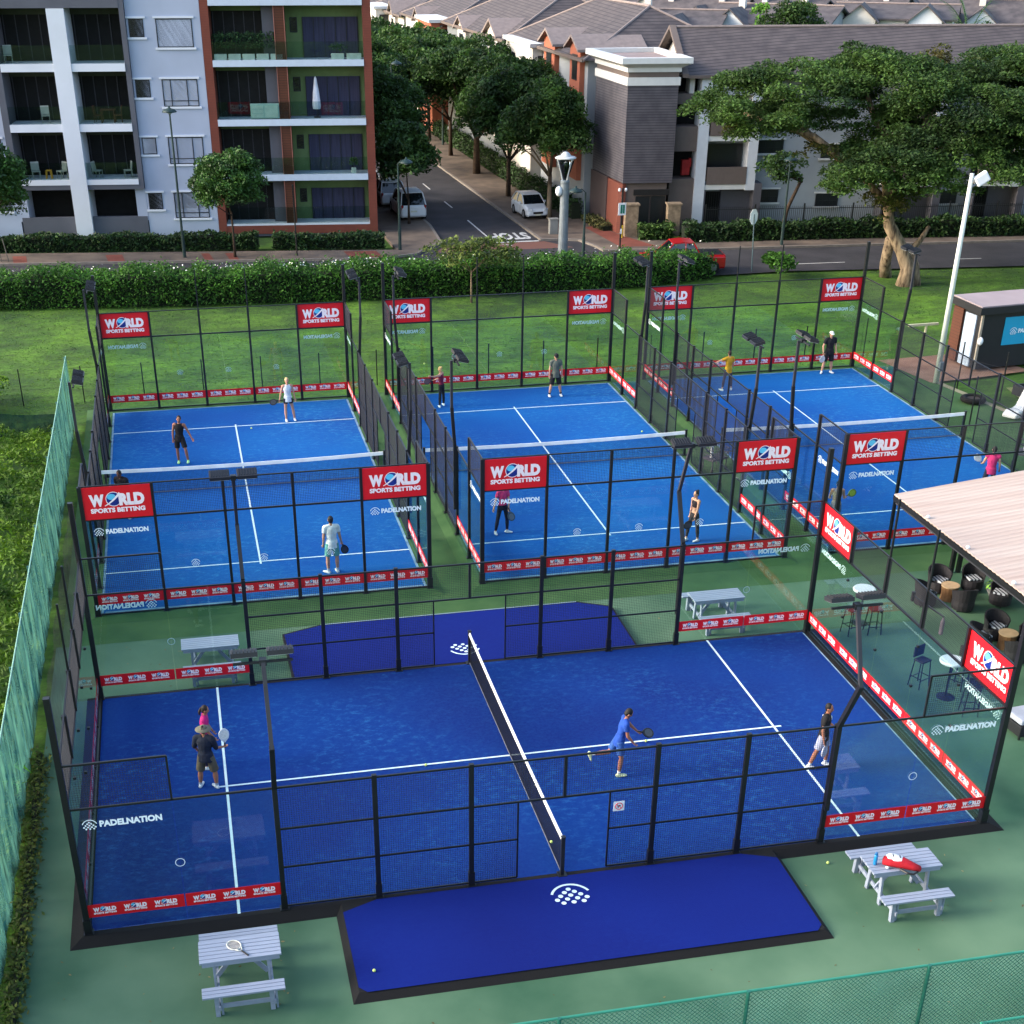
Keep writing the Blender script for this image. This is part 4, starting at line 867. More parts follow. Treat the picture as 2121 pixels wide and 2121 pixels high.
house_row('corner town house with two orange gables behind the grey tower', 7.2, 27, 11, 9.6, 12.4, LG, 4.5, ((9.2, 1.6, 10.95, 10.3, 2, ORGR), (15.4, 1.9, 10.95, 10.2, 2, ORGR)), bx=((18.0, 26.5, .8, 9.75, WG),))
house_row('grey walled town house with two narrow white gables', 28, 50, 12, 9.3, 12.3, COOLG, 5, ((31.9, 2.3, 10.6, 9.6, 2, WG), (43, 2.2, 10.2, 9.3, 2, WG)))
house_row('town house with flat orange brick bay farther up the street', 51, 70, 12, 8.9, 11.6, WG, 5, ((62, 2, 9.9, 8.8, 2, WG),), bx=((50.6, 58, 1.4, 9.4, ORGR),))
house_row('white town house with flat bays in the middle distance', 71, 90, 13, 8.6, 11.2, WG, 5, ((76, 1.9, 9.8, 8.6, 2, WG),), bx=((80, 88, 1.4, 9.0, WG),))
house_row('farthest white town house of the street, at the top edge', 92, 125, 14, 8.2, 11, WG, 5, ((99, 2, 9.6, 8.4, 2, WG), (108, 2, 9.6, 8.4, 2, WG)))
# ---- estate of houses beyond
hn = 0
def far_house(x, y, wd, dp, ze, zr, rz, wm, chim, label, wings=2):
    """ridge along x; small gabled wings in front"""
    t = thing('house', label, 'house', (x, y, -.2), rz, 'tiled houses in the distance')
    MB().add([(-wd / 2, -dp / 2, 0), (wd / 2, -dp / 2, 0), (wd / 2, dp / 2, 0), (-wd / 2, dp / 2, 0), (-wd / 2, -dp / 2, ze), (wd / 2, -dp / 2, ze), (wd / 2, dp / 2, ze), (-wd / 2, dp / 2, ze), (-wd / 2, 0, zr - .15), (wd / 2, 0, zr - .15)],
             [(0, 1, 5, 4), (1, 2, 6, 9, 5), (2, 3, 7, 6), (3, 0, 4, 8, 7)]).build('walls', wm, t)
    r_ = MB(); e = .45; k = (zr - ze) / (dp / 2)
    for s in (-1, 1): r_.slab([(-wd / 2 - e, 0, zr), (wd / 2 + e, 0, zr), (wd / 2 + e, s * (dp / 2 + e), ze - e * k), (-wd / 2 - e, s * (dp / 2 + e), ze - e * k)], .15)
    rf = r_.build('roof', RT, t); MB().tube([(-wd / 2 - e, 0, zr + .03), (wd / 2 + e, 0, zr + .03)], .1, 5).build('ridge', RIDGE, rf)
    for c_ in range(chim): MB().cbox((wd * (-.3 + .55 * c_), -dp * .12, zr + .1), (.6, .6, 1.6)).build('chimney', WG, rf)
    hw = 1.5
    for i in range(wings):
        wx = wd * (-.28 + .56 * i) if wings > 1 else wd * .1; y0 = -dp / 2 - 1.3; zp = ze + 1.15
        w_ = MB().wall([(wx - hw, y0, 0), (wx + hw, y0, 0), (wx + hw, y0, ze - .1), (wx, y0, zp - .12), (wx - hw, y0, ze - .1)], (0, 3.2, 0)).build('gable_wing', WALLS_L[(i + chim) % 3], t)
        q = MB()
        for s in (-1, 1): q.slab([(wx, y0 - .3, zp), (wx, y0 + 3.6, zp), (wx + s * (hw + .35), y0 + 3.6, ze - .35), (wx + s * (hw + .35), y0 - .3, ze - .35)], .13)
        q.build('wing_roof', RT, w_); MB().box(wx - .45, wx + .45, y0 - .03, y0 + .02, ze - 1.7, ze - .6).build('window', PANE, w_)
    for sx in ((-.05, .42) if wings > 1 else (-.3, .35)): MB().box(wd * sx - .6, wd * sx + .6, -dp / 2 - .03, -dp / 2 + .02, ze - 1.8, ze - .7).build('window', PANE, t)
    return t
WALLS_L = [WG, M('cool_white', (190, 196, 204)), M('cream_render', (190, 184, 172), rough=.85)]
RT = M('far_roof', (70, 66, 69), rough=.85, var=.16, scale=1.2, rgb2=(90, 84, 85))
# ================================================================ near the street: hedges, signs, lamps
HEDGE = M('hedge_leaf', (30, 56, 24), rough=.7, var=.25, scale=2, island=True, rgb2=(48, 78, 30), trans=.15); HEDGEB = M('hedge_bright', (38, 82, 22), rough=.8, var=.25, scale=.9, island=True, rgb2=(74, 120, 38), trans=.3)
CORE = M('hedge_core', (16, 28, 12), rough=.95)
def hedge(label, pts, wd, h_, size, dens, mat, seed=1, z0=-.1, jit=.12, hs=None, cat='hedge'):
    t = thing('hedge', label, cat, (pts[0][0], pts[0][1], z0)); rng = np.random.default_rng(seed); out = []; mb = MB()
    for i, (p, q) in enumerate(zip(pts, pts[1:])):
        h_ = hs[i] if hs else h_; L = math.hypot(q[0] - p[0], q[1] - p[1]); d = np.array([(q[0] - p[0]) / L, (q[1] - p[1]) / L]); n_ = np.array([-d[1], d[0]])
        N = int(L * (wd + 2 * h_) * dens); s = rng.random(N) * L; k = rng.random(N) * (wd + 2 * h_)
        a_ = np.where(k < h_, -wd / 2, np.where(k < h_ + wd, k - h_ - wd / 2, wd / 2)); zz = np.where(k < h_, k, np.where(k < h_ + wd, h_, k - h_ - wd))
        hv = 1 + .10 * np.sin(s * 1.3 + seed + i * 5) + .06 * np.sin(s * 3.7)
        X = p[0] + d[0] * s + n_[0] * a_; Y = p[1] + d[1] * s + n_[1] * a_
        out.append(np.stack([X, Y, z0 + zz * hv], 1) + rng.normal(size=(N, 3)) * jit)
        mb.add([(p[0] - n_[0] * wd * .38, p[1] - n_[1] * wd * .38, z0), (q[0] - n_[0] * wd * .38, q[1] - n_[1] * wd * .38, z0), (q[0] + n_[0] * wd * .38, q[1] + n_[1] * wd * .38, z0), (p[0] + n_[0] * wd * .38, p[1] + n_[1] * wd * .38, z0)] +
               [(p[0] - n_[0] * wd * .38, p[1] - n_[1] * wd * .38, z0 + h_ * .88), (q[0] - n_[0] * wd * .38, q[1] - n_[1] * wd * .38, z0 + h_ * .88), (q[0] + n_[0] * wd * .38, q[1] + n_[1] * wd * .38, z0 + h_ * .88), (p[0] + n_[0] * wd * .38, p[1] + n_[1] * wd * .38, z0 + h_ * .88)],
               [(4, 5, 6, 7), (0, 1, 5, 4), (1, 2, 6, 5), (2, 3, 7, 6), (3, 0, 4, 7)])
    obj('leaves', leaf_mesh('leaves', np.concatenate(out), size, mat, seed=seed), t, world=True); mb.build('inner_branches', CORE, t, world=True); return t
hedge('long bright green hedge with white flowers between the lawn and the main road', [(-45, 54.5), (-16.5, 50.6), (-6, 49.4), (4, 48.8), (12.5, 48.7), (18.2, 48.6), (23.0, 50.0)], 1.9, 1.6, .085, 270, HEDGEB, 5, z0=-.2, jit=.15, hs=[1.62, 1.62, 1.62, 1.6, 1.5, 1.3])
HL_ = [o_ for o_ in bpy.data.objects if o_.name == 'hedge'][0]; rq = np.random.default_rng(4); fl = []
for p, q, n_q in (((-16.5, 50.6), (-6, 49.4), 40), ((-6, 49.4), (4, 48.8), 150), ((4, 48.8), (12.5, 48.7), 70), ((12.5, 48.7), (23, 50), 30)):
    for _ in range(n_q): tt = rq.random(); s_ = rq.uniform(-.95, .5); fl.append((p[0] + (q[0] - p[0]) * tt, p[1] + (q[1] - p[1]) * tt + s_, -.2 + (1.9 if s_ > -.8 else rq.uniform(.9, 1.9)) + rq.normal() * .06))
obj('flowers', leaf_mesh('flowers', np.array(fl), .05, M('flower_white', (215, 215, 205), rough=.7), upb=1, aspect=.9, seed=5), HL_, world=True)
hedge('dark clipped hedge in front of the apartment blocks', [(-30, 66.0), (-17, 63.9), (-4.3, 62.2), (-1.8, 61.9)], 1.0, .85, .11, 170, HEDGE, 6, z0=0, jit=.05)
hedge('short dark hedge right of the small round tree, at the apartment corner', [(-.9, 61.7), (5.9, 60.6)], 1.0, .75, .11, 170, HEDGE, 7, z0=0, jit=.05)
hedge('dark hedge along the grey and white block behind the big tree', [(24.7, 58.6), (36.4, 57.6), (46.5, 56.3), (60, 54.8)], 1.1, 1.0, .13, 130, HEDGE, 8, z0=0, jit=.06)
hedge('narrow hedge behind the street trees, along the town houses', [(20.0, 67), (19.2, 80), (18.7, 98), (18.2, 110)], .8, 1.1, .12, 80, HEDGE, 9, z0=0, jit=.08)
hedge('tall grassy green planting in front of the tower entrance', [(22.2, 60.0), (24.3, 59.7)], 1.2, .75, .16, 200, M('grassy', (42, 72, 26), island=True, rgb2=(66, 92, 34), trans=.2), 10, z0=0, jit=.09, cat='plants')
hedge('low mixed flower bed along the tower side wall', [(20.6, 66.5), (20.9, 62.6)], .7, .35, .11, 200, M('bed', (66, 78, 34), island=True, rgb2=(96, 88, 50)), 11, z0=0, jit=.08, cat='plants')
hedge('strip of yellow green creeper along the foot of the teal netting', [(-11.36, -16), (-11.34, -8), (-11.36, -3), (-11.42, 2.5)], .16, .14, .06, 620, M('creeper', (50, 74, 24), island=True, rgb2=(100, 108, 40), trans=.25), 12, z0=-.12, jit=.1, cat='plants')
t = thing('bush', 'round light green bush on the lawn right of the long hedge', 'bush', (27.1, 48.6, -.2))
obj('leaves', leaf_mesh('bush', clump_pts(crown_clumps((27.1, 48.7, .45), (1.0, .9, .75), 14, .45, 3), 220, 4), .12, HEDGEB, seed=4), t, world=True)
# black palisade fence in front of the grey and white block
t = thing('palisade_fence', 'black steel palisade fence behind the dark hedge of the grey and white block', 'fence', (35, 60, 0))
mb = MB()
for k in range(200): x = 26.6 + k * .13; y = 59.9 - (x - 26.6) * .117; mb.bar((x, y, 0), (x, y, 1.75), .022)
mb.build('pickets', BLK, t, world=True); mb = MB()
for z_ in (.3, 1.6): mb.bar((26.6, 59.9, z_), (52.5, 56.87, z_), .04)
mb.build('rails', BLK, t, world=True)
for k in range(9): x = 26.6 + k * 3.2; y = 59.9 - (x - 26.6) * .117; MB().bar((x, y, 0), (x, y, 1.9), .08).build('post', BLK, t, world=True)
# lamps
SL = M('lamp_green', (26, 48, 48), rough=.5)
def slamp(label, x, y, h_, arm=0, g='street lamps with dome heads'):
    t = thing('street_lamp', label, 'street lamp', (x, y, 0), 0, g)
    MB().tube([(0, 0, 0), (0, 0, 1.0), (0, 0, h_ - .1)], [.08, .075, .05], 8).build('pole', SL, t)
    MB().tube([(0, 0, 0), (0, 0, 1.3)], .1, 8).build('base', SL, t)
    if arm: MB().tube([(0, 0, h_ - .5), (0, 0, h_ - .1), (arm * .4, 0, h_ + .1), (arm, 0, h_)], .03, 6).build('arm', SL, t)
    MB().lathe([(.42, 0), (.4, .06), (.25, .16), (.08, .22), (.04, .32), (.0, .33)], (arm, 0, h_ - .05), 16).build('dome', SL, t, smooth=True)
    MB().lathe([(.0, -.12), (.12, -.08), (.14, 0)], (arm, 0, h_ - .05), 10).build('lens', LAMPG, t)
slamp('tall street lamp in front of the pale blue block', -6.4, 59.9, 8.1); slamp('street lamp on the corner beside the parked white cars', 6.7, 59.5, 5.05, .5)
slamp('street lamp right of the thick grey mast', 17.05, 54.6, 3.9, -.6); slamp('slim street lamp behind the round street sign', 30.4, 56.2, 5.0)
slamp('street lamp half hidden in the trees right of the brick framed block', 10.3, 85, 8.2, .4); slamp('street lamp rising above the tree tops of the side street', 17.5, 103, 8.6)
t = thing('slim_pole', 'slim dark pole on the pavement in front of the brick framed block', 'pole', (.3, 59.1, 0)); MB().tube([(0, 0, 0), (0, 0, 4)], .045, 7).build('shaft', BLK, t); MB().cbox((0, 0, 4.02), (.12, .12, .06)).build('cap', BLK, t)
# grey mast with funnel lantern
GALV = M('galvanised', (112, 122, 130), rough=.45, var=.15, metal=.3)
t = thing('lantern_mast', 'thick grey mast with funnel shaped lantern and round camera', 'mast', (15.5, 53.6, -.1))
MB().lathe([(.3, 0), (.3, .5), (.26, 3), (.25, 4.6), (.27, 4.65), (.27, 4.75), (.2, 4.8)], n=16).build('shaft', GALV, t, smooth=False)
for s in (0, 1, 2, 3):
    a_ = s * math.pi / 2 + .4; MB().tube([(.16 * math.cos(a_), .16 * math.sin(a_), 4.75), (.3 * math.cos(a_), .3 * math.sin(a_), 5.2), (.58 * math.cos(a_), .58 * math.sin(a_), 5.95)], .04, 6).build('funnel_rib', M('pale_metal', (170, 176, 180), rough=.4), t)
MB().lathe([(.6, 0), (.62, .04), (.5, .1), (.3, .12), (.27, .22), (.12, .34), (0, .36)], (0, 0, 5.95), 18).build('hood', MATS['pale_metal'], t, smooth=True)
MB().lathe([(.14, 4.8), (.3, 5.2), (.5, 5.8), (.48, 5.8), (.28, 5.2), (.1, 4.8)], n=16).build('funnel', glassmat('lantern_glass', (.5, .55, .6), .6, .1, .6), t)
MB().lathe([(0, 5.6), (.14, 5.62), (.14, 5.72), (0, 5.78)], n=10).build('bulb', WHT, t)
MB().ell((-.36, -.05, 4.2), (.2, .2, .28)).build('camera_dome', WHT, t, smooth=True); MB().bar((-.36, 0, 4.45), (0, 0, 4.45), .08).build('camera_arm', GALV, t)
# signs
t = thing('street_sign', 'dark pole with a small white and green sign in front of the tower', 'sign', (20.2, 57.4, 0))
MB().tube([(0, 0, 0), (0, 0, 3.5)], .06, 8).build('pole', BLK, t); MB().cbox((0, -.07, 2.3), (.5, .03, .72)).build('plate', WHT, t, bevel=.02)
MB().cbox((-.05, -.09, 2.3), (.12, .01, .5)).cbox((.1, -.09, 2.3), (.12, .01, .5)).build('stripe', M('sign_green', (24, 110, 90)), t); MB().cbox((0, -.08, 1.0), (.1, .02, .3)).build('sticker', WHT, t)
for s in (-.2, .2): MB().ell((s, 0, 3.4), (.09, .09, .11)).build('camera', WHT, t)
t = thing('stop_sign', 'back of an octagonal traffic sign on a leaning grey pole at the road edge', 'traffic sign', (26.0, 50.0, -.1))
MB().tube([(0, 0, 0), (.02, .5, 3.1)], .035, 8).build('pole', M('pole_teal', (66, 84, 88), rough=.4), t)
MB().add([(.45 * math.cos(R(22.5 + 45 * k)) * .55, -.03 + .5, 2.95 + .45 * math.sin(R(22.5 + 45 * k))) for k in range(8)] + [(.45 * math.cos(R(22.5 + 45 * k)) * .55, .0 + .5, 2.95 + .45 * math.sin(R(22.5 + 45 * k))) for k in range(8)], [tuple(range(8)), tuple(range(15, 7, -1))] + [(i, 8 + i, 8 + (i + 1) % 8, (i + 1) % 8) for i in range(8)]).build('plate', M('sign_back', (190, 200, 204), rough=.5), t)
t = thing('utility_box', 'pale concrete utility box on the pavement corner', 'utility box', (17.2, 62.4, .02)); MB().cbox((0, 0, .45), (.55, .4, .9)).build('cabinet', CONC, t, bevel=.03); MB().cbox((0, 0, .93), (.62, .46, .06)).build('lid', CONC, t)
t = thing('bollard', 'short yellow bollard beside the tower planting', 'bollard', (21.2, 60.3, 0)); MB().tube([(0, 0, 0), (0, 0, .7)], .08, 10).build('post', M('yellow_paint', (190, 160, 40)), t); MB().lathe([(.09, .7), (.07, .76), (0, .78)], n=10).build('cap', MATS['yellow_paint'], t)
# tall white pole with floodlight at the right
t = thing('light_pole', 'very tall white pole with a single floodlight beside the black cabin', 'light pole', (25.8, 27.3, -.1))
MB().tube([(0, 0, 0), (0, 0, 8.75)], [.13, .085], 12).build('pole', M('pole_white', (190, 196, 188), rough=.5, var=.06), t, smooth=True)
MB().bar((0, 0, 8.2), (.28, -.05, 8.35), .06).build('bracket', GALV, t); MB().cbox((.42, -.1, 8.55), (.55, .3, .42), ry=R(-35), rz=-.2).build('lamp_head', WHT, t, bevel=.05); MB().cbox((0, -.25, .8), (.25, .2, .4)).build('meter_box', GALV, t, bevel=.01)
t = thing('tap_stand', 'pale T shaped stand on the lawn beyond the patio', 'stand', (27.2, 31.4, -.1))
MB().tube([(0, 0, 0), (0, 0, 1.45)], .06, 8).build('post', M('pale_wood', (180, 180, 150)), t); MB().bar((-.9, 0, 1.48), (.6, 0, 1.5), .1).build('crossbar', MATS['pale_wood'], t)
# ================================================================ black cabin
t = thing('cabin', 'black flat roofed cabin with an open white door and a bright blue sign', 'cabin', (28.4, 28.5, -.1))
K1 = M('cabin_black', (24, 25, 30), rough=.6, var=.1); fp = [(28.4, 28.6), (35, 29.3), (34.8, 31.4), (28.15, 30.75)]
MB().prism(fp, 0, 2.55).build('walls', K1, t, world=True)
MB().prism([(28.02, 28.32), (35.3, 29.1), (35.1, 31.6), (27.9, 30.9)], 2.5, 2.8).build('fascia', K1, t, world=True); MB().prism([(28.1, 28.42), (35.2, 29.18), (35.0, 31.5), (28.0, 30.8)], 2.8, 2.85).build('roof', M('pink_grey_roof', (146, 134, 136), var=.08, scale=.7), t, world=True)
MB().wall([(28.35, 29.05, 0), (28.26, 29.85, 0), (28.26, 29.85, 2.3), (28.35, 29.05, 2.3)], (-.06, 0, 0)).build('white_door', M('door_white', (160, 176, 196)), t, world=True)
MB().wall([(28.22, 30.0, 0), (28.14, 30.72, 0), (28.14, 30.72, 2.4), (28.22, 30.0, 2.4)], (-.07, 0, 0)).build('timber_panel', SLAT, t, world=True)
MB().bar((28.33, 28.6, 0), (28.33, 28.6, 2.5), .1).build('corner_post', M('pale_trim', (150, 140, 128)), t, world=True)
vdir = Vector((6.6, .7, 0)).normalized(); ndir = Vector((.105, -.994, 0))
sg = MB(); p0 = Vector((28.4, 28.6, 0)) + vdir * 1.15 + ndir * .03
sg.wall([p0 + Vector((0, 0, 1.0)), p0 + vdir * 2.6 + Vector((0, 0, 1.0)), p0 + vdir * 2.6 + Vector((0, 0, 2.25)), p0 + Vector((0, 0, 2.25))], -ndir * .02)
sgo = sg.build('blue_sign', M('sign_blue', (20, 150, 190), rough=.5, var=.03), t, world=True)
o = obj('lettering', STICKER, sgo); c0 = p0 + vdir * 1.35 + ndir * .03 + Vector((0, 0, 1.6)); rectmat(o, c0, vdir, (0, 0, 1)); o.scale = (1.35, 1.35, 1.35)
MB().ell((28.35, 28.48, 1.3), (.12, .12, .18)).build('white_lantern', WHT, t, world=True)
t = thing('tyre', 'large black tyre lying flat on the green turf', 'tyre', (26.0, 24.4, -.1))
MB().add(*(lambda n=20, m_=8: ([((.42 + .13 * math.cos(2 * math.pi * j / m_)) * math.cos(2 * math.pi * i / n), (.42 + .13 * math.cos(2 * math.pi * j / m_)) * math.sin(2 * math.pi * i / n), .13 + .12 * math.sin(2 * math.pi * j / m_)) for i in range(n) for j in range(m_)], [(i * m_ + j, ((i + 1) % n) * m_ + j, ((i + 1) % n) * m_ + (j + 1) % m_, i * m_ + (j + 1) % m_) for i in range(n) for j in range(m_)]))()).build('rubber', BORD, t, smooth=True)
MB().lathe([(.0, .1), (.3, .1), (.3, .16), (0, .16)], n=16).build('hub', M('dark_wood', (52, 44, 38)), t)
t = thing('sand_box', 'low black edged box on the sand at the right edge', 'planter box', (29.5, 24.6, -.1))
for a_, b_ in (((28.5, 23.9), (33, 24.5)), ((28.2, 25.0), (33, 25.6)), ((28.5, 23.9), (28.2, 25.0))): MB().bar((*a_, .15), (*b_, .15), .1, .4).build('board', K1, t, world=True)
def lounger(label, x, y, rz):
    t = thing('lounger', label, 'lounger', (x, y, -.1), rz, 'white moulded loungers at the right edge')
    prof = [(-.9, .25), (-.6, .38), (-.1, .3), (.25, .34), (.95, 1.05)]
    mb = MB(); vs = []
    for px, pz in prof: vs += [(px, -.3, pz), (px, .3, pz), (px, .3, pz - .16), (px, -.3, pz - .16)]
    mb.add(vs, [(4 * i + j, 4 * i + (j + 1) % 4, 4 * i + 4 + (j + 1) % 4, 4 * i + 4 + j) for i in range(4) for j in range(4)] + [(3, 2, 1, 0), (16, 17, 18, 19)]); mb.build('shell', M('lounger_white', (210, 214, 212), rough=.35, var=.03), t, bevel=.05)
    MB().box(-.5, .3, -.22, .22, 0, .2).build('base', MATS['lounger_white'], t, bevel=.03); MB().cbox((.8, 0, 1.0), (.3, .4, .08), ry=R(-44)).build('headrest', MATS['lounger_white'], t, bevel=.03)
lounger('white moulded lounger nearest the tyre', 26.9, 22.3, .6); lounger('second white moulded lounger, cut by the right edge', 27.5, 21.5, .6)
# dark carts with baskets
def cart(label, x, y, rz):
    t = thing('ball_cart', label, 'ball cart', (x, y, -.1), rz, 'grey ball carts beside the far courts')
    GM_ = M('cart_grey', (84, 80, 90), rough=.6, var=.2)
    mb = MB()
    for k in range(9):
        for a_, b_ in (((-.4 + k * .1, -.3, .45), (-.4 + k * .1, -.3, .85)), ((-.4 + k * .1, .3, .45), (-.4 + k * .1, .3, .85))): mb.bar(a_, b_, .012)
    for z_ in (.45, .65, .85):
        for a_, b_ in (((-.4, -.3), (.4, -.3)), ((.4, -.3), (.4, .3)), ((.4, .3), (-.4, .3)), ((-.4, .3), (-.4, -.3))): mb.bar((*a_, z_), (*b_, z_), .02)
    mb.build('basket', GM_, t); MB().box(-.38, .38, -.28, .28, .44, .5).build('tray', GM_, t)
    for sx in (-.35, .35):
        for sy in (-.25, .25): MB().bar((sx, sy, .06), (sx, sy, .45), .03).build('leg', GM_, t)
        MB().tube([(sx, -.28, .06), (sx, -.22, .06)], .06, 10).build('wheel', BLK, t)
    MB().cbox((-.2, 0, .72), (.1, .1, .45)).build('white_tube', WHT, t, bevel=.03); MB().bar((-.4, -.25, .85), (-.5, -.25, 1.1), .025).bar((-.5, -.25, 1.1), (-.5, .25, 1.1), .025).build('handle', GM_, t)
cart('grey wire ball cart with a white tube between the middle and right far courts', 12.2, 18.7, .4); cart('grey ball cart piled up outside the right far court', 23.9, 16.9, 1.0)
# ================================================================ estate of houses in the distance
rng = np.random.default_rng(11)
SHADES = ('pale grey', 'white', 'cream', 'off white', 'bluish white')
WALLM = [LG, WG, M('cream_render', (190, 184, 172), rough=.85), M('off_white_render', (180, 180, 178), rough=.85), M('bluish_render', (168, 176, 190), rough=.85)]
ROWS = [(112, 38, 96, 9.3, 10.4), (140, 36, 112, 8.5, 9.7), (172, 32, 132, 7.4, 9.0), (210, 24, 160, 6.4, 8.2)]
ROWN = ('nearest', 'second', 'third', 'fourth', 'fifth', 'sixth', 'farthest'); ORD = ('first', 'second', 'third', 'fourth', 'fifth', 'sixth', 'seventh', 'eighth', 'ninth', 'tenth', 'eleventh', 'twelfth', 'thirteenth', 'fourteenth', 'fifteenth', 'sixteenth')
for ri, (y, xa, xb, ze, zr) in enumerate(ROWS):
    x = xa + 4; k = 0
    while x < xb:
        wd = rng.uniform(8.5, 11.5); wi = int(rng.integers(5)); wg = int(rng.integers(1, 3))
        lab = '%s %s-gabled house, %s from the left in the %s row beyond the roofs' % (SHADES[wi], ('one', 'two')[wg - 1], ORD[min(k, 15)], ROWN[ri])
        far_house(x, y + rng.uniform(-2, 2), wd, 8.5, ze + rng.uniform(-.4, .4), zr + rng.uniform(-.3, .4), R(-36 + rng.uniform(-6, 6)), WALLM[wi], int(rng.integers(0, 3)), lab, wg)
        x += wd + rng.uniform(.8, 2.6); k += 1
# ================================================================ trees
BARK = M('bark', (58, 46, 36), rough=.95, var=.3, scale=5, bump=.8, bscale=12); BARKP = M('pale_bark', (70, 56, 44), rough=.95, var=.35, scale=3.5, bump=1, bscale=9, rgb2=(146, 128, 104), stretch=(1.6, 1.6, .3))
TL = M('tree_leaf', (32, 60, 26), rough=.7, var=.3, scale=.6, island=True, rgb2=(66, 98, 40), trans=.35)
TL2 = M('round_tree_leaf', (34, 66, 28), rough=.6, var=.3, scale=1, island=True, rgb2=(70, 108, 44), trans=.2)
BT = M('big_tree_leaf', (36, 64, 28), rough=.75, var=.3, scale=.3, island=True, rgb2=(74, 104, 42), trans=.35)
BT2 = M('big_tree_brown', (84, 78, 28), rough=.7, var=.3, scale=.5, island=True, rgb2=(60, 80, 26), trans=.25)
def tree(label, x, y, h_, rx, ry, rz_, trunk_h, n=22, cr=.9, dens=34, leaf=.19, mat=None, tr=.16, seed=1, name='street_tree', lean=0, group=None, cat='tree', bark=None, cx=0, cy=0, z0=0, zlo=-.45):
    t = thing(name, label, cat, (x, y, z0), 0, group); rs = np.random.default_rng(seed)
    c = (cx, cy, h_ - rz_); cl = crown_clumps(c, (rx, ry, rz_), n, cr, seed, zlo)
    obj('crown', leaf_mesh('crown', clump_pts(cl, dens * (2.1 if leaf > .17 else 1.2), seed, shell=.45), leaf * (.66 if leaf > .17 else .9), mat or TL, seed=seed), t)
    mb = MB(); mb.tube([(0, 0, -.2), (lean * .3, .02, trunk_h * .5), (lean, 0, trunk_h)], [tr * 1.35, tr, tr * .8], 9)
    for k in range(5):
        p = cl[int(rs.integers(len(cl) - 1))]; mb.tube([(lean, 0, trunk_h * .92), ((lean + p[0]) / 2 + rs.normal() * .1, p[1] / 2, (trunk_h + p[2]) / 2), (p[0], p[1], p[2])], [tr * .55, tr * .35, tr * .12], 6)
    mb.build('trunk', bark or BARK, t, smooth=True); return t
G1 = 'street trees along the side street pavement'
tree('nearest street tree, its pale trunk beside the parked white hatchback', 18.2, 67.4, 8.3, 2.9, 3.2, 2.9, 2.9, 60, 1.0, 80, .2, seed=21, group=G1, cx=-.3, bark=BARKP)
tree('second street tree from the junction, behind the white hatchback', 17.45, 76.5, 9.3, 4.0, 4.8, 3.5, 2.6, 70, 1.15, 75, .21, seed=22, group=G1, cx=.2)
tree('third street tree with the thickest dark trunk', 17.25, 87, 9.4, 4.6, 5.0, 3.5, 2.8, 70, 1.3, 62, .23, tr=.26, seed=23, group=G1)
tree('fourth street tree, halfway up the pavement', 17.0, 96.7, 9.0, 5.2, 4.6, 3.2, 3.0, 60, 1.3, 55, .25, seed=24, group=G1, cx=-.6)
tree('fifth and farthest visible street tree trunk on the pale pavement', 16.8, 106.2, 8.8, 5.0, 4.6, 3.0, 3.2, 50, 1.3, 50, .27, seed=25, group=G1, cx=-1)
G2 = 'trees between the brick framed block and the street'
tree('small dark tree overhanging the parked white cars', 8.6, 67.6, 6.2, 1.9, 2.8, 2.3, 1.6, 50, .75, 110, .17, seed=31, group=G2, tr=.08, cx=-.2)
tree('dark tree just right of the brick framed block, above the second parked car', 8.2, 76, 9.2, 3.0, 4, 4.2, 3, 60, 1.1, 75, .2, seed=32, group=G2)
tree('dark tree behind, half hidden by the brick framed block', 9.2, 90, 9.4, 3.8, 4, 4.3, 3, 60, 1.2, 66, .22, seed=33, group=G2)
tree('broad dark tree at the far end of the side street', 12.0, 113, 9.4, 5.2, 5, 4.2, 3, 50, 1.5, 44, .28, seed=34, group=G2)
tree('tree at the top left of the street against the white houses', 11.5, 130, 9.9, 6.2, 5, 4.2, 3, 50, 1.6, 40, .3, seed=35, group=G2)
tree('bright yellow green conical tree before the flat orange bay', 17.6, 118, 9.2, 1.9, 1.8, 4.3, 2, 30, .8, 70, .24, mat=M('bright_leaf', (60, 110, 26), island=True, rgb2=(96, 140, 44), trans=.3), seed=36, name='conical_tree')
tree('tall pale green tree top at the extreme upper edge beside the brick framed block', 12.5, 165, 9.5, 7, 5, 3.5, 3, 24, 2.2, 12, .4, mat=MATS['bright_leaf'], seed=37, group=G2)
tree('small round topped tree on a thin trunk before the apartment blocks', -3.4, 59.4, 5.95, 2.1, 2.0, 1.85, 2.6, 80, .62, 230, .11, mat=TL2, tr=.07, seed=41, name='round_tree', zlo=-.7)
tree('leafy tree at the left picture edge in front of the pale blue block', -17.4, 61.2, 8.0, 2.7, 2.2, 3.1, 2.4, 60, .8, 150, .13, mat=TL2, tr=.1, seed=42, name='edge_tree', zlo=-.8)
for k in range(3):
    MBk = MB().tube([(0, 0, 0), (.1, 0, 1.5)], .03, 6)
t = thing('tree_stakes', 'three thin wooden stakes round the leafy tree at the left picture edge', 'stakes', (-17.0, 61.0, 0))
for k in range(3): MB().tube([(-.5 + k * .4, -.2, 0), (-.62 + k * .38, -.2, 1.35)], .03, 6).build('stake', M('grey_wood', (96, 92, 84)), t)
# small shrubby tree on the lawn inside the hedge, thin light crown
tree('low wispy tree on the lawn, its crown over the long hedge', 8.5, 46.3, 3.1, 3.0, 1.2, 1.0, 1.5, 40, .55, 60, .12, mat=M('wispy', (62, 84, 34), island=True, rgb2=(98, 112, 50), trans=.3), tr=.05, seed=43, name='lawn_tree', zlo=-.6, bark=BARKP)
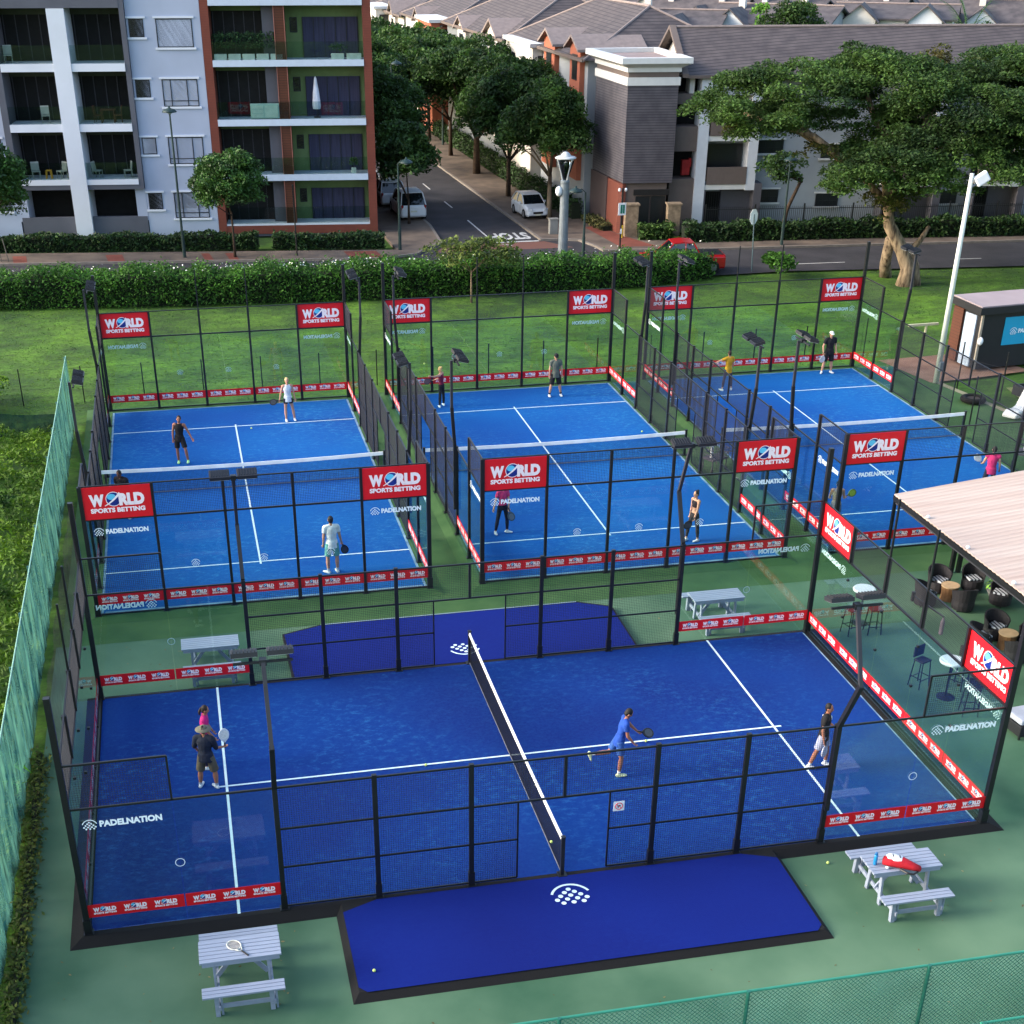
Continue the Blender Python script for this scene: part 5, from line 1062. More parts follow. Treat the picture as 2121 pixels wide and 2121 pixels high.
# the big spreading tree
def big_tree():
    t = thing('spreading_tree', 'huge flat topped spreading tree with twisted pale trunk over the main road', 'tree', (33.3, 45.6, -.2))
    cl = []; rs = np.random.default_rng(5)
    def layer(cx, cy, cz, rx, ry, n, k, drop=.9):
        for i in range(n):
            a_ = rs.uniform(0, 2 * math.pi); f = math.sqrt(rs.random()); px = cx + rx * f * math.cos(a_); py = cy + ry * f * math.sin(a_)
            kk = k * rs.uniform(.7, 1.3); cl.append((px, py, cz - drop * f * f + rs.normal() * .15, kk, kk, kk * .5))
    def dome(cx, cy, ztop, rx, ry, drop, n, k, pw=2.2, thick=.8):
        for i in range(n):
            a_ = rs.uniform(0, 2 * math.pi); f = math.sqrt(rs.random()); kk = k * rs.uniform(.6, 1.3)
            cl.append((cx + rx * f * math.cos(a_), cy + ry * f * math.sin(a_), ztop - drop * f ** pw - rs.random() ** 2 * thick, kk, kk, kk * .5))
    dome(27.2, 50.2, 10.7, 5.2, 4.0, 1.9, 90, .95); dome(24.6, 50.0, 8.9, 2.5, 2.2, 1.3, 30, .75); dome(27.6, 49.0, 8.9, 4.0, 2.4, 1.3, 44, .8)
    dome(32.5, 49.5, 10.9, 4.4, 4, 1.4, 60, 1.1); dome(31.2, 50.5, 11.9, 2.0, 1.8, 1.6, 20, .8)
    dome(39.0, 46.8, 10.9, 9.8, 5.0, 5.2, 190, 1.15, 2.4); dome(36.8, 45.6, 8.3, 7.0, 3.0, 2.4, 90, .95); dome(31.8, 44.6, 7.2, 4.2, 2.2, 2.0, 60, .85); dome(42, 45.5, 8, 6, 3, 2.4, 70, 1.0)
    dome(47, 50, 10.2, 6, 4, 2.2, 60, 1.2); dome(43, 51.5, 11.0, 8, 3, 1.4, 60, 1.1)
    cl = [(c[0] - 33.3, c[1] - 45.6, c[2] + .2, *c[3:]) for c in cl]
    obj('crown', leaf_mesh('crown', clump_pts(cl, 190, 6, shell=.5, zlo=-.3), .1, BT, seed=6, upb=.8), t)
    cl2 = []
    for (cx, cy, cz, rx, n) in ((31.9, 46, 4.2, .8, 14), (33.2, 46, 5.0, .9, 12), (38, 51, 10.7, 3.2, 20), (44, 50, 10.9, 3, 16), (25.6, 49, 8.2, 1.4, 8), (27.8, 47.5, 7.0, .9, 6), (33.6, 45.8, 5.6, .9, 8)):
        for i in range(n): kk = rs.uniform(.4, .8); cl2.append((cx + rs.normal() * rx * .6 - 33.3, cy + rs.normal() * .6 - 45.6, cz + rs.normal() * .3, kk, kk, kk * .6))
    obj('yellowing_leaves', leaf_mesh('leaves', clump_pts(cl2, 120, 8), .1, BT2, seed=8, upb=.8), t)
    mb = MB(); f = lambda *p: [(x - 33.3, y - 45.6, z + .2) for x, y, z in p]
    mb.tube(f((33.4, 45.4, -.3), (33.5, 45.5, .7), (33.1, 45.7, 1.6), (32.2, 46, 3.0), (31.9, 46, 4.2)), [.56, .42, .38, .32, .24], 12)
    mb.tube(f((33.3, 47.6, -.3), (33.0, 47.3, .6), (32.5, 46.2, 2.2)), [.38, .32, .28], 10); mb.tube(f((34.1, 45.4, -.3), (33.9, 45.5, .8), (33.4, 45.6, 1.8)), [.3, .25, .22], 10)
    mb.tube(f((33.4, 45.6, 1.5), (34.1, 45.7, 2.2), (34.5, 45.7, 2.9)), [.22, .15, .1], 8)
    for br in (((31.9, 46, 4.1), (30.5, 47, 5.6), (28.5, 48.5, 6.9), (26, 49.8, 8.4)), ((30.5, 47, 5.6), (28, 48, 7.4), (24.6, 50, 8.4)), ((31.9, 46, 4.1), (33, 46.8, 6), (34.5, 48, 8), (36, 49, 9.3)), ((33, 46.8, 6), (36.5, 46.5, 7.2), (40, 47.5, 8.8)), ((40, 47.5, 8.8), (43, 48.5, 9.3), (46, 49, 9)), ((31.9, 46, 4.1), (31.2, 45.4, 5.6), (30.6, 45, 6.6)), ((33, 46.8, 6), (32, 49, 8), (31.5, 50, 9.8)), ((28.5, 48.5, 6.9), (27.5, 50.2, 8.2), (27, 51, 9.4))):
        mb.tube(f(*br), [.24, .17, .12, .06][:len(br)], 8)
    mb.build('trunk', BARKP, t, smooth=True)
big_tree()
tree('leaning dark palm like tree between the windows of the grey and white block', 31.2, 58.4, 5.2, 1.6, 1.4, 1.3, 3.6, 14, .55, 60, .18, seed=51, name='leaning_tree', lean=1.1, cx=-.3, cy=0, tr=.12)
tree('round topped tree rising above the tiled roof behind the big tree', 38.3, 76, 12.4, 3.0, 3, 2.6, 6, 26, 1.0, 46, .2, mat=BT, seed=52, name='garden_tree')
tree('pointed light green tree beside it above the roof', 36.3, 77.5, 12.7, 1.0, 1, 2.0, 6, 8, .5, 60, .18, mat=MATS['bright_leaf'], seed=53, name='garden_tree')
tree('second big tree at the right edge with pale thin trunk', 42.6, 47.0, 10.5, 4.5, 3.5, 2.8, 4, 30, 1.2, 36, .19, mat=BT, seed=54, name='edge_tree', bark=BARKP)
tree('small dark tree above the roof left of the palm', 49.5, 70, 11.5, 1.5, 1.5, 1.6, 5, 12, .6, 50, .2, seed=55, name='garden_tree')
# palm
t = thing('palm_tree', 'palm with upright feathery fronds above the roofs at the upper right', 'palm', (51.9, 76, 0))
MB().tube([(0, 0, 0), (0, 0, 10.0)], [.3, .22], 10).build('trunk', BARK, t)
PM = M('palm_leaf', (40, 78, 44), rough=.6, var=.2, island=True, rgb2=(84, 116, 60), trans=.2); rs = np.random.default_rng(9)
for k, (a_, ln_, el) in enumerate(((3.3, 4.3, 1.35), (2.7, 3.6, 1.15), (0.1, 4.4, 1.15), (.5, 3.2, .8), (3.0, 3.4, 1.45), (-.3, 2.6, .6), (4.6, 2.6, .9), (1.6, 2.6, .9))):
    mb = MB(); n = 14; P_ = []
    for i in range(n + 1):
        s = i / n; e_ = el - s * s * .9; P_.append((P_[-1][0] + math.cos(a_) * math.cos(e_) * ln_ / n, P_[-1][1] + math.sin(a_) * math.cos(e_) * ln_ / n, P_[-1][2] + math.sin(e_) * ln_ / n) if P_ else (0, 0, 9.9))
    mb.tube(P_, [.05 - .04 * i / n for i in range(n + 1)], 5)
    for i in range(2, n + 1):
        L = .95 * math.sin(math.pi * (i / n) ** .7) + .15
        for sg in (-1, 1):
            for q in (0, .5):
                p = Vector(P_[i]) if q == 0 else (Vector(P_[i]) + Vector(P_[i - 1])) / 2
                d = Vector((-math.sin(a_) * sg, math.cos(a_) * sg, -.35)) * L + Vector((math.cos(a_), math.sin(a_), .5)) * L * .5
                sd_ = Vector((math.cos(a_), math.sin(a_), 0)) * .06; mb.add([p - sd_, p + sd_, p + d], [(0, 1, 2)])
    mb.build('frond', PM, t)
# banana like fronds at the left edge
t = thing('fern_palm', 'bright green palm fronds in the weeds at the left edge outside the netting', 'palm', (-12.9, .8, -.2))
PB = M('frond_bright', (84, 140, 30), rough=.6, var=.15, island=True, trans=.3)
for k in range(9):
    a_ = k * .7 + .3; mb = MB(); P_ = [(0, 0, 0)]; n = 10
    for i in range(n): e_ = 1.2 - i * .16; P_.append((P_[-1][0] + math.cos(a_) * math.cos(e_) * .16, P_[-1][1] + math.sin(a_) * math.cos(e_) * .16, P_[-1][2] + math.sin(e_) * .16))
    for i in range(1, n + 1):
        for sg in (-1, 1): p = Vector(P_[i]); d = Vector((-math.sin(a_) * sg, math.cos(a_) * sg, -.2)) * .34 + Vector((math.cos(a_), math.sin(a_), 0)) * .14; sd_ = Vector((math.cos(a_), math.sin(a_), 0)) * .045; mb.add([p - sd_, p + sd_, p + d], [(0, 1, 2)])
    mb.tube(P_, .012, 5).build('frond', PB, t)
# ================================================================ wild growth and grass (uncountable)
rng = np.random.default_rng(17)
WEED = M('weeds', (38, 84, 16), rough=.8, var=.4, scale=.4, island=.4, rgb2=(98, 132, 30), trans=.3, detail=6)
def scatter(name, n, fx, zf, size, mat, seed, upb=.5, aspect=.4):
    P_ = fx(n); P_[:, 2] = zf(P_); o = obj(name, leaf_mesh(name, P_, size, mat, upb=upb, aspect=aspect, seed=seed)); o['kind'] = 'stuff'; return o
def fa(n):
    y = -14 + 42 * rng.random(n) ** .9; x = -11.75 - (rng.random(n) ** 1.2) * (8 + (y + 14) * .05); return np.stack([x, y, 0 * x], 1)
bumpy = lambda P_, a, b_: -.2 + a * (np.abs(np.sin(P_[:, 0] * 1.9 + np.sin(P_[:, 1])) * np.cos(P_[:, 1] * 1.3 + P_[:, 0] * .7))) + rng.random(len(P_)) * b_
scatter('weeds', 60000, fa, lambda P_: bumpy(P_, .55, .3), .1, WEED, 5)
def fb(n): return np.stack([rng.uniform(-45, 44, n), 31 + 20 * rng.random(n) ** 1.0, np.zeros(n)], 1)
def keep(P_): return P_[~((P_[:, 0] > 24) & (P_[:, 1] < 34))]
GT = M('grass_tuft', (50, 96, 18), rough=.9, var=.3, scale=.4, island=.25, rgb2=(92, 130, 24), trans=.3, detail=6)
P_ = keep(fb(70000)); P_[:, 2] = -.2 + rng.random(len(P_)) * .03; o = obj('grass', leaf_mesh('grass', P_, .05, GT, upb=3.0, aspect=.5, seed=8)); o['kind'] = 'stuff'
lf = np.stack([rng.uniform(-11, 13, 260), np.where(rng.random(260) < .6, rng.uniform(-11.5, -5.6, 260), rng.uniform(5.5, 8.4, 260)), np.full(260, -.112)], 1); lf = lf[(np.abs(lf[:, 0]) > 5.1) | (lf[:, 1] < -8.4)]
o = obj('leaf_litter', leaf_mesh('leaf_litter', lf, .035, M('dry_leaf', (96, 84, 44), rough=.9, island=True, rgb2=(128, 120, 84)), upb=4, seed=12)); o['kind'] = 'stuff'
t = thing('bush', 'rough yellow green bush at the left edge below the lawn', 'bush', (-15.5, 33, -.2))
obj('leaves', leaf_mesh('bush', clump_pts(crown_clumps((-16.3, 32.6, .3), (2.6, 2.2, .9), 26, .5, 7, zlo=-.1), 130, 4), .1, WEED, seed=4), t, world=True)
# ================================================================ vehicles
TYRE = M('tyre_rubber', (16, 16, 18), rough=.85); RIM = M('wheel_rim', (120, 122, 126), rough=.35, metal=.6); CGL = M('car_glass', (16, 22, 26), rough=.06, var=.05, spec=.9); HL = M('headlight', (190, 196, 200), rough=.15); TL_ = M('taillight', (130, 14, 16), rough=.25); PLT = M('number_plate', (190, 190, 170), rough=.5)
def car(label, x, y, rz, L=4.0, W=1.68, H=1.5, col=(200, 204, 208), kind='hatch', cname='white_car_paint'):
    """local: front towards -y"""
    t = thing('parked_car' if kind != 'pickup' else 'pickup_truck', label, 'car' if kind != 'pickup' else 'pickup', (x, y, .02 if kind != 'pickup' else Z0), rz)
    paint = M(cname, col, rough=.28, var=.03, spec=.6); a = L / 2; hw = W / 2; bl = .62 * H if kind != 'pickup' else .55 * H
    # body: rings along y, each ring a rounded section
    def ring(y_, w_, z0, z1, c=.12): return [(-w_, y_, z0 + c), (-w_ + c * .5, y_, z0), (w_ - c * .5, y_, z0), (w_, y_, z0 + c), (w_, y_, z1 - c), (w_ - c, y_, z1), (-w_ + c, y_, z1), (-w_, y_, z1 - c)]
    if kind == 'suv': secs = [(-a, .82, .35, .62), (-a + .12, .95, .22, .85), (-a + .9, 1, .2, .98), (-a + 1.3, 1, .2, 1.02), (a - .5, 1, .2, 1.04), (a - .12, .97, .22, 1.0), (a, .88, .34, .9)]
    elif kind == 'pickup': secs = [(-a, .8, .4, .78), (-a + .15, .95, .3, .95), (-a + 1.3, 1, .28, 1.05), (a - 1.7, 1, .28, 1.06), (a - .06, 1, .3, 1.06), (a, .97, .34, 1.04)]
    else: secs = [(-a, .78, .32, .56), (-a + .1, .92, .2, .72), (-a + .75, 1, .17, .88), (-a + 1.1, 1, .17, .93), (a - .45, 1, .17, .96), (a - .1, .95, .2, .88), (a, .84, .3, .75)]
    vs = [];
    for (y_, w_, z0, z1) in secs: vs += ring(y_, hw * w_, z0, z1)
    n = len(secs); fs = [(8 * i + j, 8 * i + (j + 1) % 8, 8 * i + 8 + (j + 1) % 8, 8 * i + 8 + j) for i in range(n - 1) for j in range(8)] + [tuple(range(7, -1, -1)), tuple(range(8 * n - 8, 8 * n))]
    body = MB().add(vs, fs).build('body', paint, t, smooth=False, bevel=.03)
    zb = {'suv': 1.0, 'pickup': 1.03, 'hatch': .9}[kind]
    c0, c1, c2, c3 = {'suv': (-a + 1.05, -a + 1.75, a - .55, a - .12), 'pickup': (-a + 1.15, -a + 1.85, -a + 3.0, -a + 3.45), 'hatch': (-a + .85, -a + 1.55, a - .75, a - .18)}[kind]
    w0, w1 = hw * .94, hw * .76
    def cab(y_, w_, z_): return [(-w_, y_, z_), (w_, y_, z_)]
    V = cab(c0, w0, zb) + cab(c1, w1, H - .04) + cab((c1 + c2) / 2, w1, H) + cab(c2, w1, H - .03) + cab(c3, w0, zb)
    MB().add(V, [(0, 1, 3, 2), (6, 7, 9, 8), (0, 2, 4, 6, 8), (1, 9, 7, 5, 3), (0, 8, 9, 1)]).build('windows', CGL, t)
    mb = MB(); th = .02
    mb.slab([(-w1 - .015, c1 - .05, H - .02), (w1 + .015, c1 - .05, H - .02), (w1 + .015, (c1 + c2) / 2, H + .03), (-w1 - .015, (c1 + c2) / 2, H + .03)], .05); mb.slab([(-w1 - .015, (c1 + c2) / 2, H + .03), (w1 + .015, (c1 + c2) / 2, H + .03), (w1 + .015, c2 + .05, H), (-w1 - .015, c2 + .05, H)], .05)
    for s in (-1, 1):
        for p, q in (((s * w0, c0, zb - .02), (s * (w1 + .01), c1, H - .03)), ((s * w0, c3, zb - .02), (s * (w1 + .01), c2, H - .02)), ((s * (w0 + .005), (c1 + c2) / 2 + .1, zb - .02), (s * (w1 + .01), (c1 + c2) / 2 + .1, H - .01))): mb.bar(p, q, .07, .06)
    mb.build('roof', paint, t)
    for s in (-1, 1):
        for wy in (-a + .72, a - .72):
            r_ = .31 if kind == 'hatch' else .37
            wh = MB().tube([(s * (hw - .2), wy, r_), (s * (hw + .01), wy, r_)], r_, 20).build('wheel', TYRE, t)
            MB().tube([(s * (hw + .005), wy, r_), (s * (hw + .02), wy, r_)], r_ * .62, 12).build('rim', RIM, wh)
        MB().cbox((s * hw * .7, -a + .06, zb * .73), (.3, .16, .14), rz=s * .4).build('headlight', HL, t, bevel=.02); MB().cbox((s * hw * .86, a - .07, zb * .86), (.14, .1, .3)).build('taillight', TL_, t, bevel=.02)
        MB().cbox((s * (hw + .08), c0 + .35, zb + .08), (.16, .1, .12)).build('mirror', paint, t, bevel=.02)
        MB().box(s * (hw - .005) - .012, s * (hw - .005) + .012, c0 + .55, c0 + .57, .3, zb).box(s * (hw - .005) - .012, s * (hw - .005) + .012, (c1 + c2) / 2 + .5, (c1 + c2) / 2 + .52, .3, zb).build('door_gap', BLK, t)
    MB().cbox((0, -a + .02, .5 if kind != 'hatch' else .45), (.7, .06, .14)).build('grille', BLK, t, bevel=.01); MB().cbox((0, -a - .01, .33), (.44, .02, .1)).build('number_plate', PLT, t); MB().cbox((0, a + .01, .62), (.44, .02, .1)).build('number_plate', PLT, t)
    MB().cbox((0, -a + .1, .26), (W * .8, .12, .1)).build('air_dam', BLK, t)
    if kind == 'pickup': MB().box(-hw * .86, hw * .86, c3 + .05, a - .1, .6, 1.068).build('load_bed', BLK, t)
    return t
car('white hatchback parked nose first on the pavement under the street trees', 17.2, 68.9, R(6), 3.5, 1.62, 1.45)
car('white estate car parked tail towards the junction under the small dark tree', 9.0, 70.6, R(182), 4.4, 1.8, 1.75, kind='suv')
car('white car parked behind the white estate car', 8.4, 75.6, R(182), 4.3, 1.8, 1.65, kind='suv')
car('third pale car glimpsed at the corner of the brick framed block', 7.4, 80.5, R(182), 4.3, 1.8, 1.6, kind='suv')
car('red pickup on the main road, half hidden by the long hedge', 21.9, 50.9, R(-97), 4.9, 1.8, 1.72, (150, 14, 20), 'pickup', 'red_car_paint')
# ================================================================ picnic tables
PW = M('picnic_grey', (138, 148, 166), rough=.65, var=.08, scale=6, stretch=(.4, 6, 2), bump=.15, bscale=30)
def picnic(label, x, y, rz=0):
    t = thing('picnic_table', label, 'picnic table', (x, y, -.12), rz, 'grey picnic tables round the nearest court')
    tt = MB()
    for k in range(6): tt.box(-.78, .78, -.335 + k * .1125, -.335 + k * .1125 + .1, .82, .86)
    tt.build('tabletop', PW, t, bevel=.004)
    MB().box(-.74, .74, -.33, -.3, .74, .815).box(-.74, .74, .3, .33, .74, .815).build('apron', PW, t)
    for s in (-1, 1):
        q = MB()
        for k in range(3): q.box(-.78, .78, s * .83 - .15 + k * .102, s * .83 - .15 + k * .102 + .09, .5, .54)
        q.build('bench', PW, t, bevel=.004)
    for sx in (-.52, .52):
        for s in (-1, 1):
            MB().bar((sx, s * .22, .815), (sx, s * .3, 0), .045, .1).build('leg', PW, t); MB().bar((sx, s * .84, .5), (sx, s * .88, 0), .09, .1).bar((sx + .09, s * .84, .5), (sx + .09, s * .84, .0), .04, .09).build('leg', PW, t)
        MB().box(sx + .03, sx + .07, -.95, .95, .16, .25).build('cross_beam', PW, t)
    for s in (-1, 1): MB().box(-.5, .5, s * .86 - .02, s * .86 + .02, .16, .25).build('stretcher', PW, t)
    MB().bar((-.5, 0, .2), (-.05, 0, .82), .04, .09).bar((.5, 0, .2), (.05, 0, .82), .04, .09).build('brace', PW, t); MB().box(-.06, .06, -.3, .3, .74, .8).build('centre_batten', PW, t)
    return t
p0 = picnic('grey picnic table with a white tennis racket on it, at the near left corner', -7.0, -7.03)
def pd(l, x, y, rz): return dup(p0, (x, y, -.12), rz, l)
pd('grey picnic table with red racket bag and blue bottle, right of the blue pad', 6.88, -6.97, 0); pd('grey picnic table behind the nearest court on the left, seen through the glass', -7.02, 6.3, 0); pd('grey picnic table behind the nearest court on the right, seen through the glass', 7.68, 6.4, 0)
# tennis racket on the left table
t = thing('tennis_racket', 'white tennis racket with black grip lying on the near left picnic table', 'racket', (-7.1, -6.95, .755), R(-55))
WR = M('racket_white', (214, 214, 200), rough=.35); RG = 18
MB().tube([(.155 * math.cos(R(20 * k)) , .125 * math.sin(R(20 * k)), .0) for k in range(19)], .012, 6).tube([(.135, .07, 0), (.24, .012, 0)], .01, 6).tube([(.135, -.07, 0), (.24, -.012, 0)], .01, 6).build('frame', WR, t, smooth=True)
mb = MB()
for k in range(-7, 8):
    c_ = k * .018; h_ = .12 * math.sqrt(max(0, 1 - (c_ / .15) ** 2)); mb.bar((c_, -h_, 0), (c_, h_, 0), .002); c2 = k * .016; h_ = .15 * math.sqrt(max(0, 1 - (c2 / .12) ** 2)); mb.bar((-h_, c2, .002), (h_, c2, .002), .002)
mb.build('strings', M('string', (200, 190, 170)), t); MB().tube([(.235, 0, 0), (.44, 0, 0)], .017, 8).build('grip', BLK, t)
# bag
t = thing('racket_bag', 'red and black racket bag with a white panel lying on the right picnic table', 'bag', (6.74, -7.2, .745), R(-30))
RB = M('bag_red', (160, 10, 30), rough=.8, bump=.8, bscale=25)
MB().loft([((-.38, 0, .09), .02, .05), ((-.36, 0, .1), .10, .09), ((-.2, .03, .11), .17, .11), ((.05, .02, .11), .15, .11), ((.25, -.02, .09), .11, .08), ((.4, -.03, .07), .07, .06), ((.42, -.03, .07), .02, .02)], 12, ax=(Vector((0, 1, 0)), Vector((0, 0, 1)))).build('body', RB, t, smooth=True)
MB().loft([((-.32, .05, .17), .05, .02), ((-.27, .05, .18), .11, .045), ((-.15, .045, .185), .13, .05), ((-.0, .04, .18), .12, .045), ((.07, .03, .165), .05, .02)], 10, ax=(Vector((0, 1, 0)), Vector((0, 0, 1)))).build('white_panel', WHT, t, smooth=True)
for k in (-.18, -.04): MB().cbox((k, .05, .232), (.022, .1, .012), rz=.2).build('logo_bar', BLK, t, bevel=.005)
MB().tube([(.0, -.12, .03), (.15, -.2, .02), (.28, -.2, .02), (.36, -.1, .03)], .022, 6).build('strap', BLK, t); MB().tube([(-.3, .11, .12), (0, .16, .1), (.3, .06, .08), (.4, -.02, .07)], .014, 6).build('piping', BLK, t); MB().ell((-.26, -.14, .03), (.04, .03, .03)).build('toggle', WHT, t)
t = thing('water_bottle', 'translucent blue water bottle standing at the left end of the right picnic table', 'bottle', (6.26, -7.0, .745))
MB().lathe([(.035, 0), (.042, .02), (.042, .17), (.034, .19), (.042, .21), (.042, .25)], n=14).build('bottle', M('bottle_blue', (30, 130, 190), rough=.15, spec=.8), t, smooth=True); MB().lathe([(.034, .25), (.034, .29), (.02, .31)], n=12).build('lid', M('lid_blue', (16, 96, 150), rough=.4), t)
# ================================================================ terrace
AW = linemat('awning_sheet', (196, 172, 166), (132, 104, 98), 4.2, axis='Y', frac=.2, rough=.7, rgb_alt=(206, 186, 180))
t = thing('awning', 'pinkish corrugated awning roof over the dark chairs at the right edge', 'awning', (16, 4, -.12))
x0, x1, y0, y1 = 13.72, 24, -3.0, 7.9; mb = MB(); n = 150; sl = lambda x: 2.82 + (x - x0) * .035; vs = []
for i in range(n + 1):
    y = y0 + (y1 - y0) * i / n; dz = .012 * math.cos(math.pi * 2 * i / 3.0); sh = (x1 - x0) * .145
    vs += [(x0, y, sl(x0) + dz), (x1, y + sh, sl(x1) + dz), (x1, y + sh, sl(x1) + dz - .03), (x0, y, sl(x0) + dz - .03)]
mb.add(vs, [(4 * i + j, 4 * i + (j + 1) % 4, 4 * i + 4 + (j + 1) % 4, 4 * i + 4 + j) for i in range(n) for j in range(4)] + [(0, 1, 2, 3)])
mb.build('roof_sheet', M('awning_beige', (196, 180, 168), rough=.8, var=.1, scale=1.1, stretch=(.12, 2.6, 1), rgb2=(170, 150, 138), detail=8), t, world=True)
MB().bar((x0 + .03, y0, 2.7), (x0 + .03, y1, 2.7), .09, .14).bar((x0, y1, 2.72), (x1, y1 + 1.45, 3.05), .07, .14).build('edge_beam', BLK, t, world=True)
MB().tube([(x0 + .1, y0, 2.52), (x0 + .1, y1, 2.52)], .022, 6).build('cable', POLE2, t, world=True)
for x, y in ((16.3, 8.2), (16.55, 8.2), (20, 8.6), (16.4, 1.0)): MB().bar((x, y, -.12), (x, y, 2.75), .12).build('post', BLK, t, world=True)
for y in (5.9, 3.6, 1.2): MB().ell((13.78, y, 2.88), (.06, .06, .05)).build('bulb', WHT, t, world=True)
WICK = M('wicker', (30, 28, 33), rough=.7, var=.4, scale=30); STR = linemat('striped_fabric', (176, 182, 190), (40, 42, 50), 9, axis='X', frac=.45, var=.04)
def armchair(label, x, y, rz, z=-.12, blanket=True):
    t = thing('wicker_armchair', label, 'armchair', (x, y, z), rz, 'dark wicker armchairs on the terrace')
    MB().lathe([(.32, .06), (.34, .2), (.33, .38), (.0, .38)], n=16).build('seat', WICK, t)
    mb = MB(); n = 14; vs = []
    for i in range(n + 1):
        a_ = R(-20 + 220 * i / n); h_ = .58 + .2 * math.sin(math.pi * i / n)
        for r_, z_ in ((.33, .34), (.38, h_), (.34, h_), (.3, .34)): vs.append((r_ * math.cos(a_), r_ * math.sin(a_), z_))
    mb.add(vs, [(4 * i + j, 4 * i + (j + 1) % 4, 4 * i + 4 + (j + 1) % 4, 4 * i + 4 + j) for i in range(n) for j in range(4)] + [(3, 2, 1, 0), tuple(range(4 * n, 4 * n + 4))]); mb.build('backrest', WICK, t)
    for a_ in (.7, 2.4, 3.9, 5.5): MB().tube([(.27 * math.cos(a_), .27 * math.sin(a_), 0), (.27 * math.cos(a_), .27 * math.sin(a_), .1)], .02, 6).build('leg', BLK, t)
    if blanket: MB().cbox((0, -.02, .41), (.42, .42, .06), rz=.5).build('striped_cushion', STR, t, bevel=.02)
    return t
for l, x, y, a_ in (('wicker armchair with white striped cushion behind the upper tree stump table', 15.2, 7.0, 0), ('dark wicker armchair left of the upper tree stump table', 14.35, 6.2, 1.4), ('wicker armchair in front of the upper stump table, beside the palest stump top', 15.3, 5.65, 3.0), ('single dark wicker armchair under the awning, right of the upper group', 16.6, 5.75, -1.2), ('dark wicker armchair far under the awning beside a green plant', 16.3, 6.9, -.6), ('wicker armchair with bright striped cushion behind the lower tree stump table', 15.25, 3.7, 0), ('dark wicker armchair left of the lower tree stump table', 14.5, 3.2, 1.3), ('wicker armchair in front of the lower stump table, above the red sign', 15.1, 2.3, 3.1), ('wicker armchair with pale seat at the right of the lower stump table', 15.85, 2.9, -1.4)): armchair(l, x, y, a_)
STUMP = M('stump_wood', (118, 84, 54), rough=.8, var=.25, scale=5); STT = M('stump_top', (178, 150, 116), rough=.7, var=.12, scale=6)
for l, x, y in (('tree stump table in the upper terrace group', 15.25, 6.4), ('tree stump table in the lower terrace group, above the red sign', 15.27, 3.08)):
    t = thing('stump_table', l, 'table', (x, y, -.12), 0, 'tree stump tables on the terrace')
    MB().lathe([(.26, 0), (.23, .2), (.26, .44)], n=14).build('trunk_base', STUMP, t, smooth=False); MB().lathe([(.27, .44), (.275, .48), (0, .482)], n=20).build('tabletop', STT, t)
def bartable(l, x, y):
    t = thing('bar_table', l, 'table', (x, y, -.12), 0, 'round white bar tables beside the nearest court'); MB().lathe([(.32, 1.06), (.33, 1.1), (.31, 1.13), (0, 1.13)], n=24).build('tabletop', WHT, t)
    MB().tube([(0, 0, 0), (0, 0, 1.06)], .03).lathe([(.24, 0), (.24, .02), (.03, .04)], n=16).build('pedestal', BLK, t)
SEATM = M('stool_seat', (84, 36, 34), rough=.7)
def stool(l, x, y, rz, h_=.78, back=False):
    t = thing('bar_stool', l, 'stool', (x, y, -.12), rz, 'bar stools beside the round tables'); MB().box(-.18, .18, -.16, .16, h_ - .04, h_).build('seat', SEATM if not back else WICK, t, bevel=.01)
    for sx in (-1, 1):
        for sy in (-1, 1): MB().bar((sx * .15, sy * .14, h_ - .04), (sx * .2, sy * .19, 0), .028).build('leg', BLK, t)
    MB().bar((-.18, -.17, .25), (.18, -.17, .25), .02).bar((-.18, .17, .25), (.18, .17, .25), .02).bar((-.18, -.17, .3), (-.18, .17, .3), .02).bar((.18, -.17, .3), (.18, .17, .3), .02).build('footrest', BLK, t)
    if back: MB().box(-.2, .2, .15, .18, h_ + .05, h_ + .35).build('backrest', WICK, t)
bartable('round white bar table beyond the glass behind the far right floodlight head', 11.85, 5.4); bartable('round white bar table seen through the lower right glass wall', 12.15, .75)
stool('bar stool with red brown seat beside the far round table, left of the pair', 11.3, 4.85, .2); stool('bar stool with red brown seat beside the far round table, right of the pair', 11.95, 4.75, -.1)
stool('dark bar stool left of the lower round table', 11.75, 1.5, .4, .8, True); stool('dark bar stool below the lower round table', 12.3, -.2, 2.9, .8, True); stool('dark bar stool right of the lower round table', 12.75, 1.2, -1, .8, True)
t = thing('cushioned_ottoman', 'dark sofa with pale cushion at the right edge outside the glass corner', 'sofa', (13.3, -1.3, -.12), .1)
MB().box(-.5, .5, -.4, .4, .1, .4).build('frame', WICK, t, bevel=.02); MB().box(-.48, .48, -.36, .36, .41, .56).build('cushion', M('cushion_pale', (170, 170, 184)), t, bevel=.04); 
for sx in (-.45, .45):
    for sy in (-.35, .35): MB().bar((sx, sy, 0), (sx, sy, .12), .04).build('leg', BLK, t)
t = thing('wall_fan', 'black bracket lamp hanging outside the right end of the nearest court', 'lamp', (10.1, -.95, 3.5)); MB().bar((0, .75, 0), (0, -.75, .12), .03).build('arm', BLK, t); MB().tube([(0, .75, -.15), (0, .75, .1)], .05, 8).build('clamp', BLK, t); MB().lathe([(.03, -.45), (.05, -.42), (.05, -.1), (.02, 0)], (0, -.75, .1), 10).build('lamp_body', M('cart_grey', (84, 80, 90)), t)
